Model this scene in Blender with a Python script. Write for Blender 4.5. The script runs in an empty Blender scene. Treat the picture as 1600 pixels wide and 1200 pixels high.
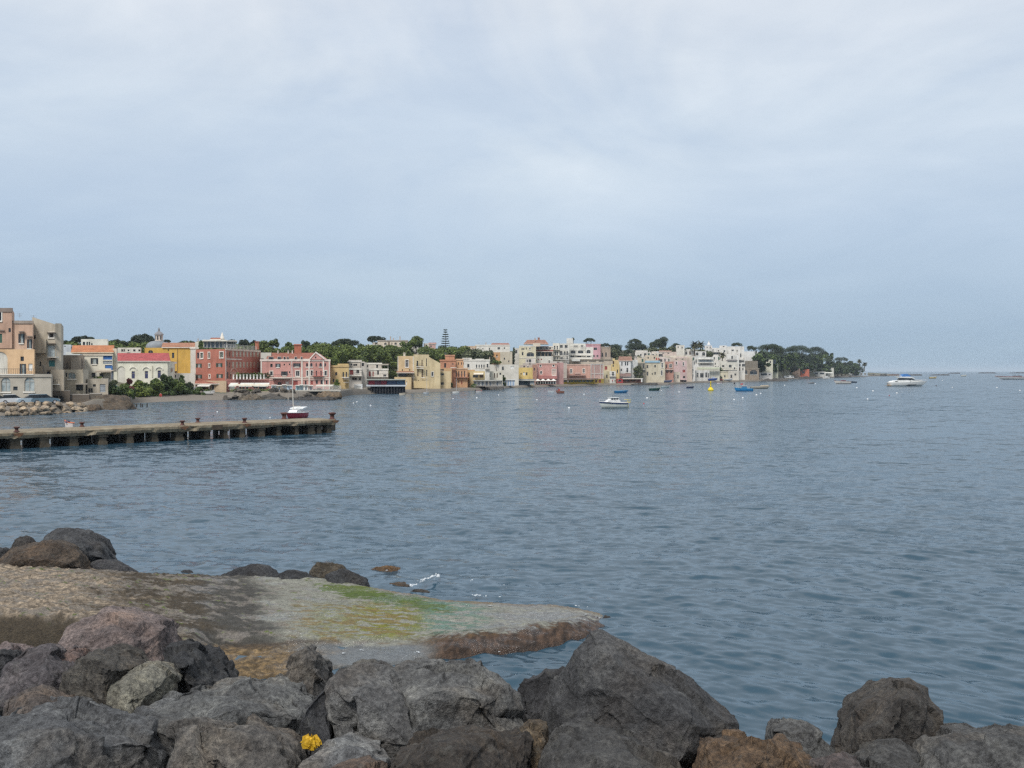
import bpy, bmesh, math, random
import numpy as np
from mathutils import Vector, Matrix

SC = bpy.context.scene
COL = SC.collection
R = math.radians
F, HC, HY = 1555.6, 6.0, 580.0          # focal length in photo pixels, eye height, horizon row
random.seed(7)

# ------------------------------------------------------------------ basic maths
def P(px, py, D):
    """world point seen at photo pixel (px,py) at depth D"""
    return Vector(((px - 800.0) / F * D, D, HC - (py - HY) / F * D))
def XW(px, D): return (px - 800.0) / F * D
def ZW(py, D): return HC - (py - HY) / F * D
def DW(py): return HC * F / (py - HY)     # depth of the water surface at a photo row
V1 = (0, 470, 6.314); V2 = (160, 490, 7.273); V3 = (370, 500, 7.619); V4 = (560, 500, 8.0)
V5 = (740, 500, 7.273); V6 = (940, 500, 7.273); V7 = (1140, 510, 7.273); V8 = (1340, 540, 6.154)
V9 = (290, 510, 10.0)
V0 = (0, 0, 1.0)
def vx(V, x): return V[0] + x / V[2]
def vy(V, y): return V[1] + y / V[2]

# vectorised gradient noise
_rs = np.random.RandomState(3)
_perm = np.concatenate([_rs.permutation(256)] * 3)
_g = _rs.normal(size=(256, 3)); _g /= np.linalg.norm(_g, axis=1)[:, None]
def pnoise(p):
    p = np.asarray(p, float)
    i = np.floor(p).astype(int); f = p - i; i &= 255
    u = f * f * f * (f * (f * 6 - 15) + 10)
    res = np.zeros(len(p))
    for dx in (0, 1):
        wx = u[:, 0] if dx else 1 - u[:, 0]
        for dy in (0, 1):
            wy = u[:, 1] if dy else 1 - u[:, 1]
            for dz in (0, 1):
                wz = u[:, 2] if dz else 1 - u[:, 2]
                h = _perm[_perm[_perm[(i[:, 0] + dx) & 255] + ((i[:, 1] + dy) & 255)] + ((i[:, 2] + dz) & 255)]
                g = _g[h]
                res += wx * wy * wz * (g[:, 0] * (f[:, 0] - dx) + g[:, 1] * (f[:, 1] - dy) + g[:, 2] * (f[:, 2] - dz))
    return res * 1.5
def fbm(p, oct=4, lac=2.1, gain=0.5):
    p = np.asarray(p, float); a = 1.0; s = np.zeros(len(p))
    for k in range(oct):
        s += a * pnoise(p + 17.3 * k); p = p * lac; a *= gain
    return s
def ridged(p, oct=3):
    p = np.asarray(p, float); a = 1.0; s = np.zeros(len(p))
    for k in range(oct):
        s += a * (1 - 2 * np.abs(pnoise(p + 9.1 * k))); p = p * 2.2; a *= 0.5
    return s
def sstep(a, b, x):
    t = np.clip((np.asarray(x, float) - a) / (b - a), 0, 1)
    return t * t * (3 - 2 * t)

# ------------------------------------------------------------------ materials
MATS = {}
def new_mat(name):
    m = bpy.data.materials.new(name); m.use_nodes = True
    nt = m.node_tree
    return m, nt, nt.nodes['Principled BSDF']
def N(nt, typ, **kw):
    n = nt.nodes.new(typ)
    for k, v in kw.items():
        if k in n.inputs: n.inputs[k].default_value = v
        else: setattr(n, k, v)
    return n
def noise_node(nt, scale, detail=3, rough=0.55, vec=None):
    n = N(nt, 'ShaderNodeTexNoise'); n.inputs['Scale'].default_value = scale
    n.inputs['Detail'].default_value = detail; n.inputs['Roughness'].default_value = rough
    if vec is not None: nt.links.new(vec, n.inputs['Vector'])
    return n
def coords(nt, scale=None, kind='Object'):
    tc = N(nt, 'ShaderNodeTexCoord')
    if scale is None: return tc.outputs[kind]
    mp = N(nt, 'ShaderNodeMapping'); mp.inputs['Scale'].default_value = scale
    nt.links.new(tc.outputs[kind], mp.inputs['Vector'])
    return mp.outputs['Vector']
def ramp(nt, fac, stops):
    r = N(nt, 'ShaderNodeValToRGB')
    el = r.color_ramp.elements
    while len(el) > 1: el.remove(el[0])
    el[0].position = stops[0][0]; el[0].color = (*stops[0][1], 1)
    for p, c in stops[1:]:
        e = el.new(p); e.color = (*c, 1)
    nt.links.new(fac, r.inputs['Fac'])
    return r.outputs['Color']
def mixc(nt, fac, a, b, mode='MIX'):
    m = N(nt, 'ShaderNodeMix', data_type='RGBA', blend_type=mode)
    for sock, v in ((m.inputs[0], fac), (m.inputs[6], a), (m.inputs[7], b)):
        if hasattr(v, 'links') or hasattr(v, 'is_linked'): nt.links.new(v, sock)
        elif isinstance(v, (int, float)): sock.default_value = v
        else: sock.default_value = (*v, 1)
    return m.outputs[2]
def bump(nt, bs, height, dist=0.02, strength=1.0):
    b = N(nt, 'ShaderNodeBump'); b.inputs['Distance'].default_value = dist; b.inputs['Strength'].default_value = strength
    nt.links.new(height, b.inputs['Height']); nt.links.new(b.outputs['Normal'], bs.inputs['Normal'])
    return b
def plain(name, c, rough=0.6, var=0.15, scale=2.0, metal=0.0):
    key = (name, c, rough)
    if key in MATS: return MATS[key]
    m, nt, bs = new_mat(name)
    n = noise_node(nt, scale, 4, 0.6, coords(nt))
    lo = tuple(max(0, v * (1 - var)) for v in c); hi = tuple(min(1, v * (1 + var)) for v in c)
    nt.links.new(ramp(nt, n.outputs['Fac'], [(0.3, lo), (0.7, hi)]), bs.inputs['Base Color'])
    bs.inputs['Roughness'].default_value = rough; bs.inputs['Metallic'].default_value = metal
    MATS[key] = m
    return m
def stucco(c):
    """weathered plaster: blotches, damp streaks running down, fine grain"""
    c = tuple(c); key = ('stucco', c)
    if key in MATS: return MATS[key]
    m, nt, bs = new_mat('stucco')
    big = noise_node(nt, 0.35, 5, 0.65, coords(nt))
    streak = noise_node(nt, 1.0, 4, 0.6, coords(nt, (0.9, 0.9, 0.13)))
    a = ramp(nt, big.outputs['Fac'], [(0.3, tuple(v * 0.78 for v in c)), (0.52, c), (0.75, tuple(min(0.9, v * 1.08 + 0.01) for v in c))])
    g = ramp(nt, streak.outputs['Fac'], [(0.34, (0.66, 0.64, 0.60)), (0.50, (1, 1, 1))])
    nt.links.new(mixc(nt, 0.5, a, g, 'MULTIPLY'), bs.inputs['Base Color'])
    bs.inputs['Roughness'].default_value = 0.9
    fine = noise_node(nt, 9, 4, 0.7, coords(nt)); bump(nt, bs, fine.outputs['Fac'], 0.02, 0.5)
    MATS[key] = m
    return m
def tiles(c):
    c = tuple(c); key = ('tiles', c)
    if key in MATS: return MATS[key]
    m, nt, bs = new_mat('roof_tiles')
    big = noise_node(nt, 0.8, 5, 0.7, coords(nt))
    w = N(nt, 'ShaderNodeTexWave', wave_type='BANDS', bands_direction='X'); w.inputs['Scale'].default_value = 4.0
    w.inputs['Distortion'].default_value = 0.4
    nt.links.new(coords(nt), w.inputs['Vector'])
    a = ramp(nt, big.outputs['Fac'], [(0.3, tuple(v * 0.6 for v in c)), (0.7, tuple(min(1, v * 1.2) for v in c))])
    nt.links.new(a, bs.inputs['Base Color']); bs.inputs['Roughness'].default_value = 0.85
    bump(nt, bs, w.outputs['Fac'], 0.06, 0.7)
    MATS[key] = m
    return m
def paleglass():
    if 'paleglass' in MATS: return MATS['paleglass']
    m, nt, bs = new_mat('curtained_glass'); n = noise_node(nt, 1.2, 2, .5, coords(nt))
    nt.links.new(ramp(nt, n.outputs['Fac'], [(.35, (.20, .25, .26)), (.65, (.42, .46, .45))]), bs.inputs['Base Color']); bs.inputs['Roughness'].default_value = .2
    MATS['paleglass'] = m; return m
def glassm():
    if 'glass' in MATS: return MATS['glass']
    m, nt, bs = new_mat('window_glass')
    n = noise_node(nt, 0.6, 2, 0.5, coords(nt))
    nt.links.new(ramp(nt, n.outputs['Fac'], [(0.35, (0.012, 0.016, 0.022)), (0.65, (0.05, 0.06, 0.07))]), bs.inputs['Base Color'])
    bs.inputs['Roughness'].default_value = 0.15
    MATS['glass'] = m
    return m
def leafm(name, dark, light):
    key = ('leaf', name)
    if key in MATS: return MATS[key]
    m, nt, bs = new_mat(name)
    g = N(nt, 'ShaderNodeNewGeometry')
    n = noise_node(nt, 0.35, 3, 0.6, coords(nt))
    add = N(nt, 'ShaderNodeMath', operation='ADD'); nt.links.new(n.outputs['Fac'], add.inputs[0])
    mul = N(nt, 'ShaderNodeMath', operation='MULTIPLY'); mul.inputs[1].default_value = 0.35
    nt.links.new(g.outputs['Random Per Island'], mul.inputs[0]); nt.links.new(mul.outputs[0], add.inputs[1])
    oi = N(nt, 'ShaderNodeObjectInfo')        # every tree its own shade of green
    tone = ramp(nt, oi.outputs['Random'], [(0.0, (.72, .78, .8)), (.35, (1.0, 1.0, 1.0)), (.7, (1.35, 1.22, 1.0)), (1.0, (1.15, 1.3, 1.1))])
    nt.links.new(mixc(nt, 1.0, ramp(nt, add.outputs[0], [(0.42, dark), (0.95, light)]), tone, 'MULTIPLY'), bs.inputs['Base Color'])
    bs.inputs['Roughness'].default_value = 0.75
    MATS[key] = m
    return m
def bark():
    return plain('bark', (0.10, 0.075, 0.055), 0.9, 0.35, 3.0)

# ------------------------------------------------------------------ mesh building
class MB:
    def __init__(s): s.v = []; s.f = []; s.mi = []
    def add(s, vs, fs, mi=0):
        b = len(s.v); s.v += [tuple(v) for v in vs]
        for f in fs: s.f.append([i + b for i in f]); s.mi.append(mi)
        return s
    def quad(s, a, b, c, d, mi=0): return s.add([a, b, c, d], [(0, 1, 2, 3)], mi)
    def box(s, c, size, M=None, mi=0, taper=1.0):
        x, y, z = size[0] / 2, size[1] / 2, size[2] / 2
        vs = []
        for sz in (-1, 1):
            k = taper if sz > 0 else 1.0
            for sx, sy in ((-1, -1), (1, -1), (1, 1), (-1, 1)):
                vs.append(Vector((sx * x * k, sy * y * k, sz * z)))
        if M is not None: vs = [M @ v for v in vs]
        c = Vector(c); vs = [v + c for v in vs]
        return s.add(vs, [(3, 2, 1, 0), (4, 5, 6, 7), (0, 1, 5, 4), (1, 2, 6, 5), (2, 3, 7, 6), (3, 0, 4, 7)], mi)
    def tube(s, pts, rad, n=8, mi=0, cap=True):
        pts = [Vector(p) for p in pts]; k = len(pts)
        if not isinstance(rad, (list, tuple)): rad = [rad] * k
        rings = []
        for i, p in enumerate(pts):
            t = (pts[min(i + 1, k - 1)] - pts[max(i - 1, 0)]).normalized()
            u = t.cross(Vector((0, 0, 1)) if abs(t.z) < 0.9 else Vector((0, 1, 0))).normalized(); w = u.cross(t)
            rings.append([p + (u * math.cos(2 * math.pi * j / n) + w * math.sin(2 * math.pi * j / n)) * rad[i] for j in range(n)])
        vs = [v for r in rings for v in r]; fs = []
        for i in range(k - 1):
            for j in range(n):
                a = i * n + j; b = i * n + (j + 1) % n
                fs.append((a, b, b + n, a + n))
        if cap: fs.append(tuple(range(n))[::-1]); fs.append(tuple((k - 1) * n + j for j in range(n)))
        return s.add(vs, fs, mi)
    def lathe(s, prof, c=(0, 0, 0), n=16, mi=0):
        c = Vector(c)
        vs = [c + Vector((r * math.cos(2 * math.pi * j / n), r * math.sin(2 * math.pi * j / n), z)) for r, z in prof for j in range(n)]
        fs = []
        for i in range(len(prof) - 1):
            for j in range(n):
                a = i * n + j; b = i * n + (j + 1) % n
                fs.append((a, b, b + n, a + n))
        fs.append(tuple(range(n))[::-1]); fs.append(tuple((len(prof) - 1) * n + j for j in range(n)))
        return s.add(vs, fs, mi)
    def prism(s, poly, off, mi=0):
        """polygon (list of points) swept by the vector off"""
        poly = [Vector(p) for p in poly]; off = Vector(off); n = len(poly)
        vs = poly + [p + off for p in poly]
        fs = [tuple(range(n)), tuple(range(2 * n - 1, n - 1, -1))] + [(i, i + n, (i + 1) % n + n, (i + 1) % n) for i in range(n)]
        return s.add(vs, fs, mi)
    def build(s, name, mats, parent=None, smooth=False, fix=True):
        me = bpy.data.meshes.new(name)
        off = parent_off(parent)
        me.from_pydata([(v[0] - off[0], v[1] - off[1], v[2] - off[2]) for v in s.v], [], s.f)
        if not isinstance(mats, (list, tuple)): mats = [mats]
        for m in mats: me.materials.append(m)
        if len(mats) > 1: me.polygons.foreach_set('material_index', s.mi)
        if fix:
            bm = bmesh.new(); bm.from_mesh(me); bmesh.ops.recalc_face_normals(bm, faces=bm.faces); bm.to_mesh(me); bm.free()
        if smooth: me.polygons.foreach_set('use_smooth', [True] * len(me.polygons))
        o = bpy.data.objects.new(name, me); COL.objects.link(o)
        if parent is not None: o.parent = parent
        return o
def parent_off(p):
    o = Vector((0, 0, 0))
    while p is not None: o = o + p.location; p = p.parent
    return o
def tag(o, label=None, cat=None, group=None, kind=None):
    if label: o['label'] = label
    if cat: o['category'] = cat
    if group: o['group'] = group
    if kind: o['kind'] = kind
    return o
def thing(name, label, cat, loc=(0, 0, 0), group=None):
    o = bpy.data.objects.new(name, None); COL.objects.link(o); o.location = loc
    o.empty_display_size = 0.3
    return tag(o, label, cat, group)
def np_mesh(name, V, Fc, mat, smooth=True):
    """mesh from numpy arrays of vertices and quads"""
    me = bpy.data.meshes.new(name)
    V = np.asarray(V, np.float32); Fc = np.asarray(Fc, np.int32); nf, k = Fc.shape
    me.vertices.add(len(V)); me.vertices.foreach_set('co', V.ravel())
    me.loops.add(nf * k); me.loops.foreach_set('vertex_index', Fc.ravel())
    me.polygons.add(nf); me.polygons.foreach_set('loop_start', np.arange(0, nf * k, k, dtype=np.int32))
    me.polygons.foreach_set('loop_total', np.full(nf, k, np.int32))
    if smooth: me.polygons.foreach_set('use_smooth', np.ones(nf, bool))
    me.materials.append(mat); me.update(); me.validate()
    o = bpy.data.objects.new(name, me); COL.objects.link(o)
    return o
def grid_faces(nr, nc):
    i = np.arange(nr - 1)[:, None] * nc + np.arange(nc - 1)[None, :]
    return np.stack([i, i + 1, i + nc + 1, i + nc], -1).reshape(-1, 4)
def copy_tree(o, parent=None):
    c = o.copy(); COL.objects.link(c)
    if parent is not None: c.parent = parent
    for ch in list(o.children): copy_tree(ch, c)
    return c

# ------------------------------------------------------------------ camera, light, sky
cam = bpy.data.cameras.new('camera'); cam.sensor_width = 36; cam.lens = 36 * F / 1600
cam.shift_y = -20 / 1600; cam.clip_start = 0.5; cam.clip_end = 60000
co = bpy.data.objects.new('camera', cam); COL.objects.link(co)
co.location = (0, 0, HC); co.rotation_euler = (R(90), 0, 0); SC.camera = co

SUN_EL, SUN_AZ = R(52), R(200)          # azimuth clockwise from +Y: behind the camera, a little to the left
sun = bpy.data.lights.new('sun', 'SUN'); sun.energy = 2.8; sun.angle = R(14); sun.color = (1.0, 0.965, 0.92)
so = bpy.data.objects.new('sun', sun); COL.objects.link(so)
dirv = Vector((math.sin(SUN_AZ) * math.cos(SUN_EL), math.cos(SUN_AZ) * math.cos(SUN_EL), math.sin(SUN_EL)))
so.rotation_euler = dirv.to_track_quat('Z', 'Y').to_euler(); so.location = dirv * 100

w = bpy.data.worlds.new('World'); SC.world = w; w.use_nodes = True
nt = w.node_tree; bg = nt.nodes['Background']
sky = N(nt, 'ShaderNodeTexSky', sky_type='NISHITA'); sky.sun_disc = False; sky.sun_elevation = SUN_EL; sky.sun_rotation = SUN_AZ
sky.air_density = 1.0; sky.dust_density = 2.0; sky.ozone_density = 1.5
tc = N(nt, 'ShaderNodeTexCoord'); sep = N(nt, 'ShaderNodeSeparateXYZ'); nt.links.new(tc.outputs['Generated'], sep.inputs[0])
def M2(op, a, b):
    m = N(nt, 'ShaderNodeMath', operation=op)
    for s, v in ((m.inputs[0], a), (m.inputs[1], b)):
        if isinstance(v, (int, float)): s.default_value = v
        else: nt.links.new(v, s)
    return m.outputs[0]
zz = M2('MAXIMUM', sep.outputs['Z'], 0.0)
den = M2('ADD', zz, 0.20)
cx = M2('DIVIDE', sep.outputs['X'], den); cy = M2('DIVIDE', sep.outputs['Y'], den)
cmb = N(nt, 'ShaderNodeCombineXYZ'); nt.links.new(cx, cmb.inputs[0]); nt.links.new(cy, cmb.inputs[1])
cmb.inputs[2].default_value = 3.7
cl1 = noise_node(nt, 1.15, 5, 0.55, cmb.outputs[0]); cl1.inputs['Distortion'].default_value = 0.6
cl2 = noise_node(nt, 3.6, 6, 0.6, cmb.outputs[0]); cl2.inputs['Distortion'].default_value = 0.3
# elevation profile of the overcast deck (strength 0.1 background, so the values are x10)
base = ramp(nt, zz, [(0.0, (3.6, 4.95, 6.3)), (0.06, (4.2, 5.5, 7.05)), (0.14, (5.25, 6.45, 7.95)), (0.24, (6.8, 7.75, 8.8)), (0.36, (7.5, 8.1, 8.9)), (0.7, (9.6, 9.8, 10.1)), (1.0, (10.5, 10.5, 10.5))])
var = ramp(nt, cl1.outputs['Fac'], [(0.32, (0.80, 0.85, 0.92)), (0.48, (0.98, 0.985, 0.99)), (0.64, (1.17, 1.13, 1.09))])
var2 = ramp(nt, cl2.outputs['Fac'], [(0.36, (0.95, 0.96, 0.975)), (0.62, (1.045, 1.037, 1.027))])
hf = M2('MINIMUM', M2('MULTIPLY', M2('MULTIPLY', zz, zz), 14.0), 1.0)
c1 = mixc(nt, M2('ADD', M2('MULTIPLY', hf, 0.75), 0.25), base, var, 'MULTIPLY')
c2 = mixc(nt, hf, c1, var2, 'MULTIPLY')
# a broad thin patch in the overcast where more light comes through, up in the middle of the view
dp = N(nt, 'ShaderNodeVectorMath', operation='DOT_PRODUCT'); nt.links.new(tc.outputs['Generated'], dp.inputs[0]); dp.inputs[1].default_value = Vector((-.05, 1, .20)).normalized()
thin = N(nt, 'ShaderNodeMapRange', interpolation_type='SMOOTHSTEP'); nt.links.new(dp.outputs['Value'], thin.inputs[0]); thin.inputs[1].default_value = .955; thin.inputs[2].default_value = 1.0; thin.inputs[3].default_value = 0.0; thin.inputs[4].default_value = 1.0
c2 = mixc(nt, thin.outputs[0], c2, mixc(nt, 1.0, c2, (1.12, 1.09, 1.05), 'MULTIPLY'))
nt.links.new(mixc(nt, 0.9, sky.outputs[0], c2), bg.inputs['Color'])
bg.inputs['Strength'].default_value = 0.1

SC.view_settings.view_transform = 'Standard'; SC.view_settings.look = 'None'
SC.view_settings.exposure = 0.0; SC.view_settings.gamma = 1.0
SC.cycles.use_denoising = False; SC.cycles.pixel_filter_type = 'BLACKMAN_HARRIS'; SC.cycles.filter_width = 1.4
SC.cycles.max_bounces = 6; SC.cycles.volume_bounces = 0; SC.cycles.caustics_reflective = False; SC.cycles.caustics_refractive = False

# ------------------------------------------------------------------ sea
def make_sea():
    inner = np.arange(-240, 1841, 3.0)
    left = [-240.0]; st = 3.0
    while left[-1] > -5200: st *= 1.12; left.append(left[-1] - st)
    right = [1839.0]; st = 3.0
    while right[-1] < 6800: st *= 1.12; right.append(right[-1] + st)
    px = np.concatenate([np.array(left[1:])[::-1], inner, np.array(right[1:])])
    dy = np.concatenate([np.arange(900, 70, -1.2), 70 * 0.93 ** np.arange(0, 72)])
    D = HC * F / dy; D = np.concatenate([D, [30000.0]])
    X = np.clip((px[None, :] - 800) / F * D[:, None], -26000, 26000); Y = np.repeat(D[:, None], len(px), 1)
    dr = np.gradient(D)[:, None]; Z = np.zeros_like(X)
    rs = np.random.RandomState(11)
    NW = 90; lam = np.exp(np.concatenate([rs.uniform(np.log(0.26), np.log(1.1), 74), rs.uniform(np.log(1.1), np.log(4.0), 16)])); th = R(200) + rs.normal(0, 0.5, NW); ph = rs.uniform(0, 6.28, NW)
    near = D < 190; Xn, Yn, drn = X[near], Y[near], dr[near]
    wx = Xn + 0.9 * np.sin(Yn * 0.31 + Xn * 0.13); wy = Yn + 0.9 * np.sin(Xn * 0.27 - Yn * 0.11)
    Zn = np.zeros_like(Xn)
    sl = 0.024
    for l, t, p in zip(lam, th, ph):
        k = 2 * math.pi / l
        a = sl / k * min(1.0, (1.2 / l)) * np.clip(l / (3 * drn) - 0.3, 0, 1)
        s = np.sin(k * (math.sin(t) * wx + math.cos(t) * wy) + p)
        Zn += a * (s + 0.25 * s * s)
    shore = sstep(10, 15, Yn)
    Z[near] = Zn * (0.5 + 0.5 * shore)
    V = np.stack([X, Y, Z], -1).reshape(-1, 3)
    m, nt, bs = new_mat('sea_water')
    bs.inputs['Base Color'].default_value = (0.025, 0.060, 0.090, 1); bs.inputs['Roughness'].default_value = 0.16
    bs.inputs['IOR'].default_value = 1.33
    g = N(nt, 'ShaderNodeNewGeometry')
    def vm(op, a, b=None, sc=None):
        n = N(nt, 'ShaderNodeVectorMath', operation=op)
        nt.links.new(a, n.inputs[0])
        if b is not None:
            if isinstance(b, tuple): n.inputs[1].default_value = b
            else: nt.links.new(b, n.inputs[1])
        if sc is not None:
            if isinstance(sc, float): n.inputs['Scale'].default_value = sc
            else: nt.links.new(sc, n.inputs['Scale'])
        return n.outputs[0]
    tot = None
    for scale, st, amp in ((0.35, (0.6, 1.0, 1), 0.45), (1.3, (0.6, 1.0, 1), 0.75), (4.0, (0.75, 1, 1), 0.55)):
        n = noise_node(nt, scale, 2, 0.5, coords(nt, st))
        d = vm('MULTIPLY', vm('SUBTRACT', n.outputs['Color'], (0.5, 0.5, 0.5)), (amp, amp, 0.0))
        tot = d if tot is None else vm('ADD', tot, d)
    wind = noise_node(nt, 0.02, 4, 0.6, coords(nt, (0.35, 1.0, 1)))
    wr = N(nt, 'ShaderNodeMapRange'); nt.links.new(wind.outputs['Fac'], wr.inputs[0])
    wr.inputs[1].default_value = 0.3; wr.inputs[2].default_value = 0.7; wr.inputs[3].default_value = 0.65; wr.inputs[4].default_value = 1.35
    sy = N(nt, 'ShaderNodeSeparateXYZ'); nt.links.new(coords(nt), sy.inputs[0])
    off = N(nt, 'ShaderNodeMapRange'); nt.links.new(sy.outputs['Y'], off.inputs[0]); off.inputs[1].default_value = 25; off.inputs[2].default_value = 160; off.inputs[3].default_value = .85; off.inputs[4].default_value = 2.8   # windier further out
    wm = N(nt, 'ShaderNodeMath', operation='MULTIPLY'); nt.links.new(wr.outputs[0], wm.inputs[0]); nt.links.new(off.outputs[0], wm.inputs[1])
    nn = vm('NORMALIZE', vm('ADD', g.outputs['Normal'], vm('SCALE', tot, sc=wm.outputs[0])))
    nt.links.new(nn, bs.inputs['Normal'])
    o = np_mesh('sea', V, grid_faces(len(D), len(px))[:, ::-1], m)
    tag(o, kind='structure')
make_sea()
# ------------------------------------------------------------------ near shore: slab, rocks
def lerp_tab(tab, x):
    t = np.array(tab, float); return np.interp(x, t[:, 0], t[:, 1])

ROCK = None
def rock_mat():
    global ROCK
    if ROCK: return ROCK
    m, nt, bs = new_mat('rock')
    oi = N(nt, 'ShaderNodeObjectInfo')
    vec = coords(nt)
    ad = N(nt, 'ShaderNodeVectorMath', operation='ADD'); nt.links.new(vec, ad.inputs[0])
    ml = N(nt, 'ShaderNodeMath', operation='MULTIPLY'); ml.inputs[1].default_value = 37.0; nt.links.new(oi.outputs['Random'], ml.inputs[0])
    nt.links.new(ml.outputs[0], ad.inputs[1]); vec = ad.outputs[0]
    big = noise_node(nt, 1.6, 6, 0.68, vec); fine = noise_node(nt, 14, 6, 0.75, vec); mid = noise_node(nt, 5.0, 5, 0.7, vec)
    v1 = ramp(nt, big.outputs['Fac'], [(0.30, (0.48, 0.47, 0.48)), (0.5, (1.0, 1.0, 1.0)), (0.66, (1.7, 1.68, 1.6))])
    v2 = ramp(nt, fine.outputs['Fac'], [(0.36, (0.40, 0.40, 0.41)), (0.5, (1, 1, 1)), (0.66, (1.75, 1.75, 1.72))])
    c = mixc(nt, 1.0, mixc(nt, 1.0, oi.outputs['Color'], (.80, .81, .825), 'MULTIPLY'), v1, 'MULTIPLY'); c = mixc(nt, 1.0, c, v2, 'MULTIPLY')
    warm = noise_node(nt, 0.9, 4, .6, vec); wf = ramp(nt, warm.outputs['Fac'], [(0.50, (0, 0, 0)), (0.68, (.6, .6, .6))])
    c = mixc(nt, wf, c, mixc(nt, 1.0, c, (1.12, .92, .72), 'MULTIPLY'))
    patch = ramp(nt, mid.outputs['Fac'], [(0.56, (0, 0, 0)), (0.72, (1, 1, 1))])
    c = mixc(nt, mixc(nt, 1.0, patch, (0.5, 0.5, 0.5), 'MULTIPLY'), c, (0.17, 0.168, 0.15))
    nt.links.new(c, bs.inputs['Base Color']); bs.inputs['Roughness'].default_value = 0.85
    vor = N(nt, 'ShaderNodeTexVoronoi'); vor.inputs['Scale'].default_value = 11; nt.links.new(vec, vor.inputs['Vector'])
    s = N(nt, 'ShaderNodeMath', operation='ADD'); nt.links.new(fine.outputs['Fac'], s.inputs[0]); nt.links.new(mid.outputs['Fac'], s.inputs[1])
    s2 = N(nt, 'ShaderNodeMath', operation='ADD'); nt.links.new(s.outputs[0], s2.inputs[0])
    vm_ = N(nt, 'ShaderNodeMath', operation='MULTIPLY'); vm_.inputs[1].default_value = 0.35; nt.links.new(vor.outputs['Distance'], vm_.inputs[0]); nt.links.new(vm_.outputs[0], s2.inputs[1])
    bump(nt, bs, s2.outputs[0], 0.12, 1.0)
    ROCK = m
    return m
def rock_from_hull(name, pts, vox, rough, color, seed, smooth_it=3, strata=None, cuts=()):
    bm = bmesh.new()
    for p in pts: bm.verts.new(p)
    bmesh.ops.convex_hull(bm, input=bm.verts)
    for v in [v for v in bm.verts if not v.link_faces]: bm.verts.remove(v)
    me = bpy.data.meshes.new('tmp'); bm.to_mesh(me); bm.free()
    o = bpy.data.objects.new('tmp', me); COL.objects.link(o)
    md = o.modifiers.new('r', 'REMESH'); md.mode = 'VOXEL'; md.voxel_size = vox
    sm = o.modifiers.new('s', 'SMOOTH'); sm.iterations = 1; sm.factor = 0.5
    dg = bpy.context.evaluated_depsgraph_get(); ev = o.evaluated_get(dg)
    m2 = bpy.data.meshes.new_from_object(ev); 
    bpy.data.objects.remove(o); bpy.data.meshes.remove(me)
    n = len(m2.vertices); V = np.empty(n * 3, np.float32); m2.vertices.foreach_get('co', V); V = V.reshape(-1, 3).astype(float)
    Nn = np.empty(n * 3, np.float32); m2.vertices.foreach_get('normal', Nn); Nn = Nn.reshape(-1, 3).astype(float)
    size = float(np.linalg.norm(V.max(0) - V.min(0)))
    q = V / size * 3.0 + seed * 7.31
    # broad chips: terraced noise gives broken planes, then grain
    w = pnoise(q * 1.1) * 1.3
    d = 0.030 * w + 0.022 * ridged(q * 2.3, 3) * 0.8 + 0.012 * fbm(q * 6, 4)
    ch = pnoise(q * 1.9 + 5); d -= 0.06 * np.clip(ch - 0.18, 0, 1) ** 0.6 * (ch > 0.18)
    if strata is not None:
        sd = np.array(strata, float); t = (V @ sd) / size * 14 + 1.6 * pnoise(q * 1.2)
        d += 0.008 * np.sin(t * 2.2 + 2 * pnoise(q * 2)) * (0.6 + 0.6 * pnoise(q * 3))
    for cc, rr, dd in cuts:                      # hollows broken out of the face
        dist = np.linalg.norm((V - np.array(cc)) / np.array(rr), axis=1) + 0.25 * pnoise(q * 3.5)
        d -= dd / size * (1 - sstep(0.55, 1.0, dist)) / max(rough, 1e-3)
    rr_ = np.random.RandomState(int(seed * 1000) % 100000); cen = V.mean(0)
    for kf in range(15):                     # broken planes
        nk = rr_.normal(size=3); nk[2] = nk[2] * .8 + .15; nk /= np.linalg.norm(nk); pr = (V - cen) @ nk
        o_ = np.percentile(pr, rr_.uniform(92, 98.8)); cutw = np.maximum(0, pr - o_); V = V - np.minimum(cutw, .055 * size)[:, None] * nk
    q2 = V * 2.6 + seed * 3.1
    wq = q2 + .5 * np.stack([pnoise(q2 * .7), pnoise(q2 * .7 + 9), pnoise(q2 * .7 + 19)], -1)
    fn = .017 * fbm(q2, 5, 2.2, .66) - .055 * np.clip(ridged(wq * .42 + 4, 2) - 1.12, 0, .4) - .02 * np.clip(pnoise(q2 * 3.1) - .22, 0, 1) - .03 * np.clip(pnoise(wq * 1.3 + 2) - .3, 0, 1)
    d = d - np.percentile(d, 70)
    ext = V.max(0) - V.min(0); nc = 34                                  # fractured blocks: each cell of the surface steps and tilts on its own
    sd_ = V.min(0) + rr_.uniform(0, 1, (nc, 3)) * ext; wv = V + .05 * size * np.stack([pnoise(q * 1.6), pnoise(q * 1.6 + 11), pnoise(q * 1.6 + 23)], -1)
    an = np.array([1, 1, 1.6]); d2 = ((wv[:, None, :] - sd_[None]) * an) ** 2; cell = d2.sum(-1).argmin(1)
    offc = rr_.uniform(-.030, .008, nc); tilt = rr_.normal(0, .13, (nc, 3))
    dc = offc[cell] + np.einsum('ij,ij->i', (V - sd_[cell]) / size, tilt[cell])
    d = d + np.clip(dc, -.06, .02) * (1.5 if size > .8 else .6)
    V = V + Nn * (d * size * rough * .55)[:, None] + Nn * (fn * min(1.0, size / 1.2) * (rough ** .5))[:, None]
    c = V.mean(0); c[2] = V[:, 2].min()
    V = V - c
    m2.vertices.foreach_set('co', V.astype(np.float32).ravel()); m2.update()
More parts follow.
